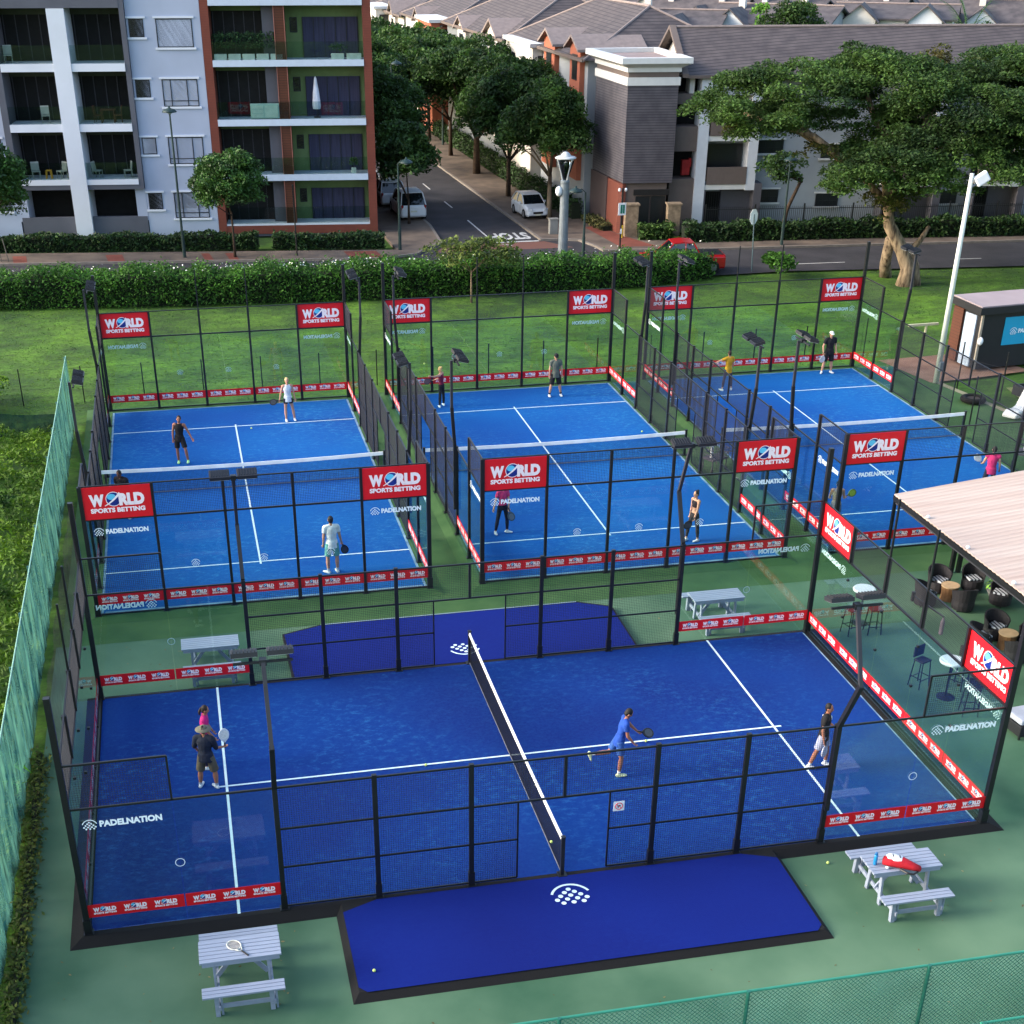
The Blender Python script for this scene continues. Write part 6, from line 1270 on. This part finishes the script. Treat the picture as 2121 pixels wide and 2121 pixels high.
t = thing('potted_plant', 'small lime green plant in a pale bowl on the grass side of the terrace', 'plant', (16.7, 6.3, -.12)); MB().lathe([(.12, 0), (.22, .2), (.2, .2), (0, .18)], n=14).build('bowl', CONC, t); obj('foliage', leaf_mesh('f', clump_pts([(0, 0, .38, .28, .28, .2)], 500, 4), .07, M('lime', (96, 140, 50), island=True), seed=4), t)
# ================================================================ people
SKIN = {'light': M('skin_light', (190, 140, 116), rough=.6, var=.05), 'tan': M('skin_tan', (150, 100, 78), rough=.6, var=.05), 'brown': M('skin_brown', (98, 62, 46), rough=.6, var=.05)}
def remeshed(mb, name, mats, parent, vox, smooth=4):
    me = mb.data(name, mats); o = bpy.data.objects.new('tmp', me); COL.objects.link(o)
    r_ = o.modifiers.new('r', 'REMESH'); r_.mode = 'VOXEL'; r_.voxel_size = vox; r_.use_smooth_shade = True
    s = o.modifiers.new('s', 'SMOOTH'); s.factor = .5; s.iterations = smooth
    dg = bpy.context.evaluated_depsgraph_get(); me2 = bpy.data.meshes.new_from_object(o.evaluated_get(dg)); COL.objects.unlink(o); bpy.data.objects.remove(o)
    me2.name = name; me2.materials.clear(); me2.materials.append(mats)
    return obj(name, me2, parent)
def cone(mb, p, q, r0, r1, ends=True, n=10):
    p = Vector(p); q = Vector(q); mb.tube([p, q], [r0, r1], n)
    if ends: mb.ell(p, (r0,) * 3, n, 6); mb.ell(q, (r1,) * 3, n, 6)
def person(label, x, y, rz, h=1.75, lean=(0, 0), aL=((-.15, 0, -1), (-.1, .15, -1)), aR=((.15, 0, -1), (.1, .15, -1)), lL=((-.1, 0, -1), (-.05, 0, -1)), lR=((.1, 0, -1), (.05, 0, -1)),
           skin='light', top=(200, 200, 200), sleeve=.55, crop=0, bottom=(20, 20, 24), blen=.5, shoe=(215, 220, 220), hair=(16, 12, 11), hstyle='short', hat=None, head=(0, 0), bulk=1.0, sock=None, z=0, girl=False, tight=False, footturn=(0, 0)):
    t = thing('person', label, 'person', (x, y, z), rz, 'people on and around the courts'); sk = SKIN[skin]
    V = Vector; n_ = lambda d: V(d).normalized()
    hip = V((0, 0, .52 * h)); L = .245 * h
    hj = {-1: V((-.052 * h, 0, .51 * h)), 1: V((.052 * h, 0, .51 * h))}
    legs = {}
    for s, (a_, b_) in ((-1, lL), (1, lR)): k = hj[s] + n_(a_) * L; an = k + n_(b_) * L * .98; legs[s] = (hj[s], k, an)
    low = min(legs[s][2].z for s in (-1, 1)); dz = .045 * h - low
    up_ = V((math.sin(lean[0]), math.sin(lean[1]), math.cos(lean[0]) * math.cos(lean[1]))).normalized(); fw_ = V((0, 1, 0)); fw_ = (fw_ - up_ * fw_.dot(up_)).normalized(); rt_ = fw_.cross(up_)
    P = lambda a_, b_, c_: hip + rt_ * (a_ * h) + fw_ * (b_ * h) + up_ * (c_ * h)
    sw = (.105 if not girl else .092) * (1 + (bulk - 1) * .5); ch = P(0, 0, .27)
    sh = {-1: P(-sw, 0, .295), 1: P(sw, 0, .295)}
    arms = {}
    for s, (a_, b_) in ((-1, aL), (1, aR)): e_ = sh[s] + n_(a_) * .17 * h; w_ = e_ + n_(b_) * .145 * h; arms[s] = (sh[s], e_, w_, n_(b_))
    hd = P(0, .012, .425) + rt_ * (math.sin(head[0]) * .0) ; nk = P(0, 0, .34)
    Rh = Matrix((rt_, fw_, up_)).transposed() @ Matrix.Rotation(head[0], 3, 'Z') @ Matrix.Rotation(head[1], 3, 'X')
    D = V((0, 0, dz))
    def torso(mb, e, z0, z1, n=14, bl=1):
        ks = [(-.04, .082, .058), (0, .088, .062), (.05, .080, .056), (.10, .070 if not girl else .062, .05), (.16, .078, .055), (.22, .090 if not girl else .080, .062 if not girl else .064), (.27, .092, .056), (.30, .075, .045), (.325, .04, .034)]
        ks = [k for k in ks if z0 - 1e-6 <= k[0] <= z1 + 1e-6]
        mb.loft([(P(0, 0, k[0]) + D, (k[1] * bulk + e) * h, (k[2] * bulk + e) * h) for k in ks], n, ax=(rt_, fw_))
    # ---- body in one surface
    mb = MB(); torso(mb, 0, -.04, .325); cone(mb, P(0, 0, .3) + D, P(0, .008, .37) + D, .03 * h, .027 * h)
    mb.ell(hd + D, (.043 * h, .052 * h, .066 * h), 14, 10, Rm=Rh); mb.ell(hd + D + Rh @ V((0, .012 * h, -.035 * h)), (.031 * h, .038 * h, .032 * h), 12, 8, Rm=Rh)
    mb.ell(hd + D + Rh @ V((0, .054 * h, -.012 * h)), (.008 * h, .012 * h, .014 * h), 8, 6, Rm=Rh)
    for s in (-1, 1): mb.ell(hd + D + Rh @ V((s * .044 * h, 0, -.008 * h)), (.007 * h, .012 * h, .018 * h), 8, 6, Rm=Rh)
    hands = {}
    for s in (-1, 1):
        a_, k_, b_ = [p + D for p in legs[s]]; cone(mb, a_, k_, .049 * h * bulk, .031 * h * bulk); cone(mb, k_, k_.lerp(b_, .35), .031 * h, .034 * h * bulk); cone(mb, k_.lerp(b_, .35), b_, .034 * h * bulk, .021 * h)
        S_, e_, w_, fd = arms[s]; S_ = S_ + D; e_ = e_ + D; w_ = w_ + D; cone(mb, S_ - rt_ * s * .02 * h, S_, .04 * h, .034 * h); cone(mb, S_, e_, .031 * h * bulk, .023 * h); cone(mb, e_, w_, .024 * h, .0155 * h)
        # hand: palm, four unequal fingers, thumb
        pal = (V((0, 1, 0)) if abs(fd.y) < .8 else V((0, 0, 1))); side = fd.cross(pal).normalized(); pn = side.cross(fd).normalized(); pc = w_ + fd * .026 * h
        Rp = Matrix((side, pn, fd)).transposed(); mb.ell(pc, (.022 * h, .012 * h, .03 * h), 10, 6, Rm=Rp)
        for i, ln_ in enumerate((.036, .043, .04, .031)):
            b0 = pc + fd * .022 * h + side * ((i - 1.5) * .0115 * h); m1 = b0 + (fd * .8 + pn * .45).normalized() * ln_ * .5 * h; m2 = m1 + (fd * .35 + pn * .9).normalized() * ln_ * .5 * h
            mb.tube([b0, m1, m2], [.0056 * h, .005 * h, .0042 * h], 6)
        b0 = pc + side * (-.018 * h) - fd * .01 * h; mb.tube([b0, b0 + (-side * .7 + fd * .7 + pn * .3).normalized() * .022 * h, b0 + (-side * .3 + fd * .9 + pn * .6).normalized() * .042 * h], [.0068 * h, .006 * h, .0048 * h], 6)
        hands[s] = (pc + pn * .015 * h, fd, side)
    remeshed(mb, 'body', sk, t, .0095, 3)
    # ---- eyes and mouth
    e_ = MB()
    for s in (-1, 1): e_.ell(hd + D + Rh @ V((s * .018 * h, .0475 * h, .004 * h)), (.006 * h, .004 * h, .004 * h), 8, 5, Rm=Rh)
    e_.build('eyes', BLK, t); MB().ell(hd + D + Rh @ V((0, .046 * h, -.037 * h)), (.013 * h, .004 * h, .003 * h), 8, 5, Rm=Rh).build('mouth', M('lips', (120, 60, 56)), t)
    # ---- clothes
    def cl(nm, col, fn, vox=.013, sm=3):
        m_ = MB(); fn(m_); return remeshed(m_, nm, M('cloth_%d_%d_%d' % col, col, rough=.85, var=.16, scale=7, bump=1.0, bscale=9), t, vox, sm)
    if top:
        def ft(m_):
            torso(m_, .010 if not tight else .004, (.16 if crop else -.04), .325 if sleeve > .05 or not girl else .30)
            if not crop and not tight: m_.loft([(P(0, 0, -.07) + D, (.094 * bulk + .012) * h, (.068 * bulk + .012) * h), (P(0, 0, .06) + D, (.082 * bulk + .014) * h, (.058 * bulk + .014) * h)], 14, ax=(rt_, fw_))
            for s in (-1, 1):
                S_, e_, w_, fd = arms[s]; S_ = S_ + D; e_ = e_ + D; w_ = w_ + D
                if sleeve > .05: m_.tube([P(s * .015, -.004, .325) + D, S_ + up_ * .004 * h], [.034 * h, .043 * h], 10); cone(m_, S_ - rt_ * s * .03 * h, S_, .046 * h, .043 * h); m_.tube([S_, S_.lerp(e_, min(1, sleeve))], [.042 * h * bulk, .038 * h], 12)
                else: m_.tube([P(s * .055, .0, .27) + D, P(s * .05, .0, .325) + D], [.03 * h, .022 * h], 8)
                if sleeve > 1: m_.tube([e_, e_.lerp(w_, sleeve - 1)], [.031 * h, .024 * h], 12); m_.ell(e_, (.033 * h,) * 3, 10, 6)
        cl('shirt', top, ft)
    if bottom:
        def fb_(m_):
            torso(m_, .007, -.04, .05); m_.ell(hip + D + V((0, 0, -.02 * h)), (.092 * h * bulk, .068 * h * bulk, .05 * h), 12, 8)
            for s in (-1, 1):
                a_, k_, b_ = [p + D for p in legs[s]]; wd = .058 if not tight else .052
                if blen <= 1: m_.tube([a_ + V((0, 0, .02 * h)), a_.lerp(k_, blen)], [wd * h * bulk, (.056 if not tight else .04) * h * bulk], 12)
                else: m_.tube([a_ + V((0, 0, .02 * h)), k_], [.053 * h * bulk, .036 * h * bulk], 12); m_.ell(k_, (.036 * h * bulk,) * 3, 10, 6); m_.tube([k_, k_.lerp(b_, .35), k_.lerp(b_, blen - 1)], [.035 * h, .038 * h * bulk, .025 * h], 12)
        cl('trousers' if blen > 1 else 'shorts', bottom, fb_)
    for s, ftn in ((-1, footturn[0]), (1, footturn[1])):
        a_, k_, b_ = [p + D for p in legs[s]]; sd_ = (b_ - k_).normalized(); f_dir = V((math.sin(ftn), math.cos(ftn), 0))
        if b_.z > .12 * h:  # lifted heel: the foot follows the shin
            f_dir = (f_dir * .4 + V((0, 0, -1))).normalized(); f_dir = (f_dir - sd_ * f_dir.dot(sd_) * .5).normalized()
        upn = V((0, 0, 1)) if abs(f_dir.z) < .5 else -sd_; sx_ = f_dir.cross(upn).normalized(); un = sx_.cross(f_dir)
        m_ = MB(); base = b_ - un * .026 * h
        m_.loft([(base + f_dir * (k * h), w_ * h, hh * h) for k, w_, hh in ((-.045, .014, .012), (-.035, .023, .024), (0, .026, .03), (.04, .029, .022), (.08, .029, .016), (.105, .02, .011), (.112, .008, .006))], 12, ax=(sx_, un))
        m_.tube([b_ - un * .01 * h, b_ + un * .012 * h], [.027 * h, .025 * h], 10)
        remeshed(m_, 'shoe', M('shoe_%d_%d_%d' % shoe, shoe, rough=.6, var=.06), t, .008, 2)
        if sock: MB().tube([b_ + un * .0 * h, b_.lerp(k_, .2)], [.024 * h, .026 * h], 10).build('sock', M('sock_%d' % sock[0], sock), t)
    HM = M('hair_%d_%d_%d' % hair, hair, rough=.7, var=.2, scale=20)
    if hstyle:
        def fh(m_):
            m_.ell(hd + D + Rh @ V((0, -.008 * h, .012 * h)), (.048 * h, .053 * h, .062 * h), 14, 8, Rm=Rh @ Matrix.Rotation(R(14), 3, 'X'), zmin=-.25); m_.ell(hd + D + Rh @ V((0, -.022 * h, -.012 * h)), (.044 * h, .036 * h, .045 * h), 12, 8, Rm=Rh)
            if hstyle == 'tail': m_.ell(hd + D + Rh @ V((0, -.06 * h, .01 * h)), (.02 * h,) * 3, 8, 6); m_.tube([hd + D + Rh @ V((0, -.062 * h, .005 * h)), hd + D + Rh @ V((0, -.078 * h, -.05 * h)), hd + D + Rh @ V((0, -.07 * h, -.105 * h))], [.018 * h, .02 * h, .008 * h], 8)
            if hstyle == 'bun': m_.ell(hd + D + Rh @ V((0, -.045 * h, .055 * h)), (.024 * h,) * 3, 10, 8)
        m_ = MB(); fh(m_); remeshed(m_, 'hair', HM, t, .008, 2)
    if hat:
        kind, col = hat; HT = M('hat_%d_%d_%d' % col, col, rough=.8, var=.06); c_ = hd + D + Rh @ V((0, -.002 * h, .026 * h)); m_ = MB()
        m_.ell(c_, (.052 * h, .058 * h, .048 * h), 14, 8, Rm=Rh, zmin=-.1)
        if kind == 'cap': m_.loft([(c_ + Rh @ V((0, .045 * h, .0)), .045 * h, .006), (c_ + Rh @ V((0, .085 * h, -.006 * h)), .038 * h, .005), (c_ + Rh @ V((0, .105 * h, -.01 * h)), .018 * h, .004)], 10, ax=(Rh @ V((1, 0, 0)), Rh @ V((0, 0, 1))))
        else:
            k = 20; m_.add([c_ + Rh @ V((.115 * h * math.cos(2 * math.pi * i / k), .12 * h * math.sin(2 * math.pi * i / k), -.014 * h)) for i in range(k)] + [c_ + Rh @ V((.045 * h * math.cos(2 * math.pi * i / k), .05 * h * math.sin(2 * math.pi * i / k), .006 * h)) for i in range(k)] + [c_ + Rh @ V((.115 * h * math.cos(2 * math.pi * i / k), .12 * h * math.sin(2 * math.pi * i / k), -.02 * h)) for i in range(k)], [(i, (i + 1) % k, k + (i + 1) % k, k + i) for i in range(k)] + [(i, 2 * k + i, 2 * k + (i + 1) % k, (i + 1) % k) for i in range(k)] + [tuple(range(3 * k - 1, 2 * k - 1, -1))])
            MB().tube([c_ + Rh @ V((0, 0, -.002 * h)), c_ + Rh @ V((0, 0, .014 * h))], [.053 * h, .052 * h], 14).build('hat_band', M('hat_band', (60, 58, 46)), t)
        m_.build('hat', HT, t, smooth=True)
    Mw = Matrix.Translation((x, y, z)) @ Matrix.Rotation(rz, 4, 'Z')
    return t, {s: (Mw @ hands[s][0], (Mw.to_3x3() @ hands[s][1]), (Mw.to_3x3() @ hands[s][2])) for s in hands}
def racket(label, hand, d=None, col=(26, 26, 30), col2=(60, 62, 66), face=None, name='padel_racket'):
    """perforated padel bat held at the grip; d = direction of the head"""
    p, fd, side = hand; d = Vector(d).normalized() if d is not None else (fd * .6 + Vector((0, 0, -.2))).normalized()
    f = Vector(face) if face is not None else side; f = (f - d * f.dot(d)).normalized(); s_ = d.cross(f)
    t = thing(name, label, 'racket', p, 0, 'padel rackets'); t.matrix_world = Matrix(((s_.x, d.x, f.x, p.x), (s_.y, d.y, f.y, p.y), (s_.z, d.z, f.z, p.z), (0, 0, 0, 1)))
    MB().tube([(0, -.06, 0), (0, .08, 0)], .017, 8).build('grip', BLK, t)
    n = 24; prof = [(.125 * math.cos(R(360 * i / n)), .275 + .145 * math.sin(R(360 * i / n)) * (1 if math.sin(R(360 * i / n)) > 0 else 1.15)) for i in range(n)]
    m_ = MB(); m_.prism(prof, -.018, .018); m_.build('head', M('bat_%d_%d_%d' % col, col, rough=.35), t, bevel=.006)
    m2 = MB(); m2.prism([(a_ * .74, .275 + (b_ - .275) * .72) for a_, b_ in prof], -.02, .02); m2.build('face', M('batf_%d_%d_%d' % col2, col2, rough=.4), t)
    m3 = MB()
    for i in range(-2, 3):
        for j in range(-2, 3):
            if abs(i) + abs(j) < 4: m3.prism([(i * .034 + .006 * math.cos(R(60 * k)), .29 + j * .036 + .006 * math.sin(R(60 * k))) for k in range(6)], -.0215, .0215)
    m3.build('holes', BLK, t); m4 = MB(); 
    for s in (-1, 1): m4.tube([(0, .07, 0), (s * .03, .11, 0), (s * .075, .16, 0)], .013, 6)
    m4.build('throat', MATS['bat_%d_%d_%d' % col], t); return t
PI = math.pi
# nearest court
A, h = person('woman with dark ponytail in magenta top, partly hidden behind the man in sun hat', -7.36, 1.0, -PI / 2 - .1, 1.66, lean=(0, .1), aL=((-.1, .1, -1), (0, .5, -.9)), aR=((.1, .2, -1), (0, .6, -.8)), skin='tan', top=(176, 24, 104), bottom=(40, 34, 66), blen=1.9, hstyle='tail', girl=True, tight=True, head=(0, -.1), hair=(34, 20, 18))
B, h = person('heavy man in dark shirt, khaki shorts and wide sun hat, seen from behind', -7.36, .02, -.35, 1.66, lean=(0, .03), aL=((-.3, .1, -1), (.1, .6, -.8)), aR=((.25, .15, -1), (.45, .8, -.3)), lL=((-.22, .02, -1), (-.1, .02, -1)), lR=((.2, .12, -1), (.05, -.05, -1)), skin='tan', top=(18, 24, 44), sleeve=1.1, bottom=(84, 76, 62), blen=.95, hat=('hat', (104, 98, 84)), hstyle='short', bulk=1.18, shoe=(200, 208, 214), sock=(150, 160, 170), footturn=(0, -.9))
racket('silver and white racket held up by the man in the wide sun hat', h[1], (.0, .2, .95), (196, 198, 204), (214, 210, 204), face=(.3, -1, .3))
C_, h = person('man in bright blue shirt and shorts running with one leg kicked back', 2.36, -1.35, -PI / 2 - .15, 1.78, lean=(0, .22), aL=((-.2, .7, -1), (-.1, .7, -.75)), aR=((.05, .15, -1), (-.15, .75, -1)), lL=((-.08, -.55, -1), (-.05, -1.1, -.15)), lR=((.05, .12, -1), (.02, -.08, -1)), skin='tan', top=(22, 66, 150), bottom=(44, 84, 150), blen=.75, head=(0, -.4), shoe=(210, 220, 170), sock=(220, 220, 220))
racket('black padel racket held low by the man in bright blue', h[-1], (.95, .15, -.35), (18, 20, 26), (74, 80, 84), face=(.15, -.7, .7))
D_, h = person('dark haired man in black and white shirt and pale grey shorts, nearest court', 7.28, -2.05, -PI / 2 - .55, 1.75, lean=(0, .03), aL=((-.35, -.05, -1), (-.1, .7, -.5)), aR=((.25, -.1, -1), (.15, .25, -1)), lL=((-.1, .3, -1), (-.05, .0, -1)), lR=((.1, -.25, -1), (.05, -.3, -1)), skin='tan', top=(12, 12, 15), bottom=(150, 156, 178), blen=.8, sock=(200, 206, 210), head=(-.3, 0))
m_ = MB().loft([((0, 0, 0), .12, .03), ((0, 0, .05), .1, .02)], 8); t_ = remeshed(MB().loft([((-.07, .02, 1.33), .075, .125), ((-.04, .02, 1.43), .075, .118), ((-.02, .0, 1.47), .05, .06)], 12), 'white_shoulder', M('cloth_white', (206, 210, 216)), D_, .012, 3)
racket('pale padel racket hanging in the hand of the man in black and white', h[1], (.1, .1, -1), (170, 176, 190), (190, 196, 206), face=(.5, -.8, .2))
# left far court
E_, h = person('man in black sleeveless top and shorts with lime shoes on the left far court', -7.44, 23.2, PI - .1, 1.78, lean=(-.08, .04), aL=((-.5, .1, -1), (-.5, .3, -1)), aR=((.25, 0, -1), (.05, .1, -1)), lL=((-.3, .45, -1), (-.1, -.1, -1)), lR=((.05, .1, -1), (.0, -.1, -1)), skin='tan', top=(16, 16, 20), sleeve=0, bottom=(14, 14, 18), blen=.8, shoe=(170, 226, 150), hair=(20, 16, 16))
F_, h = person('fair haired player in white sleeveless shirt and dark shorts at the far service line', -3.0, 27.4, PI + .1, 1.74, aL=((-.25, 0, -1), (-.1, .1, -1)), aR=((.3, -.1, -1), (.3, .2, -1)), lL=((-.2, 0, -1), (-.12, 0, -1)), lR=((.08, 0, -1), (.0, 0, -1)), skin='light', top=(206, 212, 216), sleeve=0, bottom=(24, 26, 40), blen=.42, hair=(200, 176, 120))
racket('black padel racket of the fair haired player in white', h[1], (-.95, .1, -.2), face=(0, -1, .3))
G_, h = person('dark haired player in black seen only by head and shoulders above the left sponsor sign', -9.4, 17.95, PI - .5, 1.74, lean=(0, .25), skin='brown', top=(26, 22, 28), bottom=(22, 22, 26), hair=(16, 14, 14), bulk=1.1)
H_, h = person('man in white tee shirt and pale green shorts with his back to the camera', -3.0, 11.9, .08, 1.84, aL=((-.16, 0, -1), (-.05, .2, -1)), aR=((.2, 0, -1), (.25, .3, -1)), lL=((-.13, 0, -1), (0, 0, -1)), lR=((.1, .0, -1), (.0, 0, -1)), skin='light', top=(214, 218, 222), bottom=(96, 158, 150), blen=.85, hair=(34, 26, 26), bulk=1.06, sock=(200, 214, 206), footturn=(-.8, -.1))
racket('black padel racket hanging from the right hand of the man in the white tee shirt', h[1], (.35, .1, -1), face=(.2, -1, .1))
# middle far court
I_, h = person('blonde woman in maroon top and black leggings with one arm stretched out to the left', 3.48, 28.05, .9, 1.66, lean=(-.1, 0), aL=((-1, .2, .05), (-1, .3, .25)), aR=((.1, .6, -1), (-.3, 1, -.4)), lL=((-.1, .02, -1), (-.1, 0, -1)), lR=((.1, -.05, -1), (.05, 0, -1)), skin='light', top=(116, 22, 54), sleeve=0, bottom=(18, 18, 26), blen=1.92, hair=(196, 160, 104), hstyle='bun', girl=True, tight=True, footturn=(.8, .7))
racket('dark padel racket held low by the blonde woman in maroon', h[1], (-.9, .2, -.3), (40, 24, 44), (60, 40, 60), face=(0, -1, .5))
J_, h = person('man in olive grey tee shirt, black shorts and dark cap standing with feet apart', 8.54, 28.5, PI, 1.8, head=(0, -.35), aL=((-.2, 0, -1), (-.05, .1, -1)), aR=((.2, 0, -1), (.05, .1, -1)), lL=((-.2, 0, -1), (-.18, 0, -1)), lR=((.2, 0, -1), (.18, 0, -1)), skin='light', top=(88, 94, 84), bottom=(18, 18, 24), blen=.95, hat=('cap', (18, 18, 22)), bulk=1.12, sock=(24, 24, 30))
K_, h = person('woman in pink top and black leggings below a sponsor sign, middle far court', 2.95, 14.0, PI + .2, 1.74, aL=((-.1, .3, -1), (.1, .2, -1)), aR=((.35, 0, -1), (.3, .1, -1)), lL=((-.16, .05, -1), (-.02, 0, -1)), lR=((.22, .02, -1), (.18, 0, -1)), skin='light', top=(206, 52, 104), bottom=(14, 14, 18), blen=1.9, girl=True, tight=True, hair=(60, 40, 30), hstyle='tail', footturn=(-.9, .2))
racket('grey padel racket hanging between the legs of the woman in pink', h[-1], (.3, -.1, -1), (70, 84, 96), (120, 124, 134), face=(.1, -1, .1))
L_, h = person('woman in dark crop top and brown leggings walking left with a racket', 9.0, 12.05, PI / 2 + .35, 1.72, aL=((-.1, .25, -1), (0, .45, -1)), aR=((.15, -.05, -1), (.1, .1, -1)), lL=((-.05, -.14, -1), (0, -.12, -1)), lR=((.08, .35, -1), (0, .12, -1)), skin='light', top=(34, 22, 30), sleeve=0, crop=1, bottom=(50, 40, 42), blen=1.85, girl=True, tight=True, hair=(36, 26, 24), hstyle='bun')
racket('dark racket carried by the woman in the crop top', h[-1], (-.65, .0, -.75), (24, 22, 36), (50, 48, 66), face=(0, -1, .3))
# right far court
M_, h = person('person in mustard yellow top and dark trousers behind the wire of the right far court', 16.1, 27.8, .1, 1.68, aL=((-1, .2, -.35), (-.7, .5, -.5)), aR=((.2, .1, -1), (-.3, .4, -1)), lL=((-.22, 0, -1), (-.1, 0, -1)), lR=((.2, 0, -1), (.12, 0, -1)), skin='light', top=(190, 140, 28), bottom=(52, 46, 70), blen=1.8, hair=(50, 34, 26), footturn=(-.4, .5))
N_, h = person('man in black with a white cap at the far service line of the right court', 21.5, 29.4, PI, 1.84, lean=(.04, .06), aL=((-.25, -.1, -1), (.0, .3, -.6)), aR=((.4, .0, -1), (.0, .4, -1)), lL=((-.12, 0, -1), (-.1, 0, -1)), lR=((.2, 0, -1), (.16, 0, -1)), skin='light', top=(18, 18, 24), sleeve=.6, bottom=(18, 18, 24), blen=.95, hat=('cap', (222, 222, 214)), bulk=1.15, footturn=(-.3, .6))
racket('white padel racket of the man with the white cap', h[1], (-.1, .1, -1), (196, 190, 190), (206, 200, 196), face=(0, -1, 0))
O_, h = person('player in pink top and dark trousers at the right edge above the awning', 20.7, 13.9, -.55, 1.76, lean=(0, .05), aL=((-.35, .1, -1), (-.1, .8, -.4)), aR=((.25, 0, -1), (.1, .5, -1)), lL=((-.25, -.3, -1), (-.15, -.35, -1)), lR=((.12, .15, -1), (.02, 0, -1)), skin='light', top=(190, 38, 100), sleeve=.2, bottom=(22, 24, 44), blen=1.9, hair=(24, 20, 20), hstyle='tail', bulk=1.08)
racket('white racket of the player in pink at the right edge', h[-1], (-.7, .2, .7), (200, 206, 210), (210, 214, 216), face=(0, -1, .2))
P__, h = person('dark haired player with bare arms behind a post, holding a lime racket', 13.95, 12.0, -.35, 1.7, aL=((-.2, .2, -1), (.2, .9, -.5)), aR=((.25, .25, -1), (.3, 1, -.3)), skin='light', top=(150, 132, 120), sleeve=0, bottom=(90, 100, 130), blen=.6, hair=(26, 20, 20), hstyle='tail')
racket('lime green padel racket of the player behind the post', h[1], (.9, .2, .3), (96, 120, 40), (170, 190, 60), face=(0, -1, .2))
Q_, h = person('small distant pedestrian in white shirt and dark trousers between the street trees', 18.2, 103, PI, 1.75, lL=((-.12, .1, -1), (-.05, 0, -1)), skin='brown', top=(206, 210, 216), bottom=(24, 24, 34), blen=1.9)
# ---- balls
BALLM = M('tennis_ball', (200, 220, 120), rough=.9, var=.05)
def ball(label, x, y, z):
    t = MB().ell((0, 0, 0), (.034,) * 3, 14, 10).build('tennis_ball', BALLM, None, smooth=True); t.location = (x, y, z); tag(t, label, 'ball', 'tennis balls')
ball('ball flying above the far service line of the left far court', -4.6, 26.6, .06); ball('ball lying near the net of the middle far court, right side', 10.75, 23.1, .04); ball('ball on the centre line left of the net', -2.13, -.06, .036); ball('ball on the centre line right of the man in blue', 3.5, -.06, .036)
ball('ball caught in the near end of the net', -.045, -4.25, .33); ball('ball in the air left of the blonde woman, over the lawn', 2.83, 28.4, 1.75); ball('pale ball lying on the green floor right of the blue pad', 5.9, -5.7, -.08); ball('ball on the near blue pad, at its left edge', -4.45, -7.4, .036)
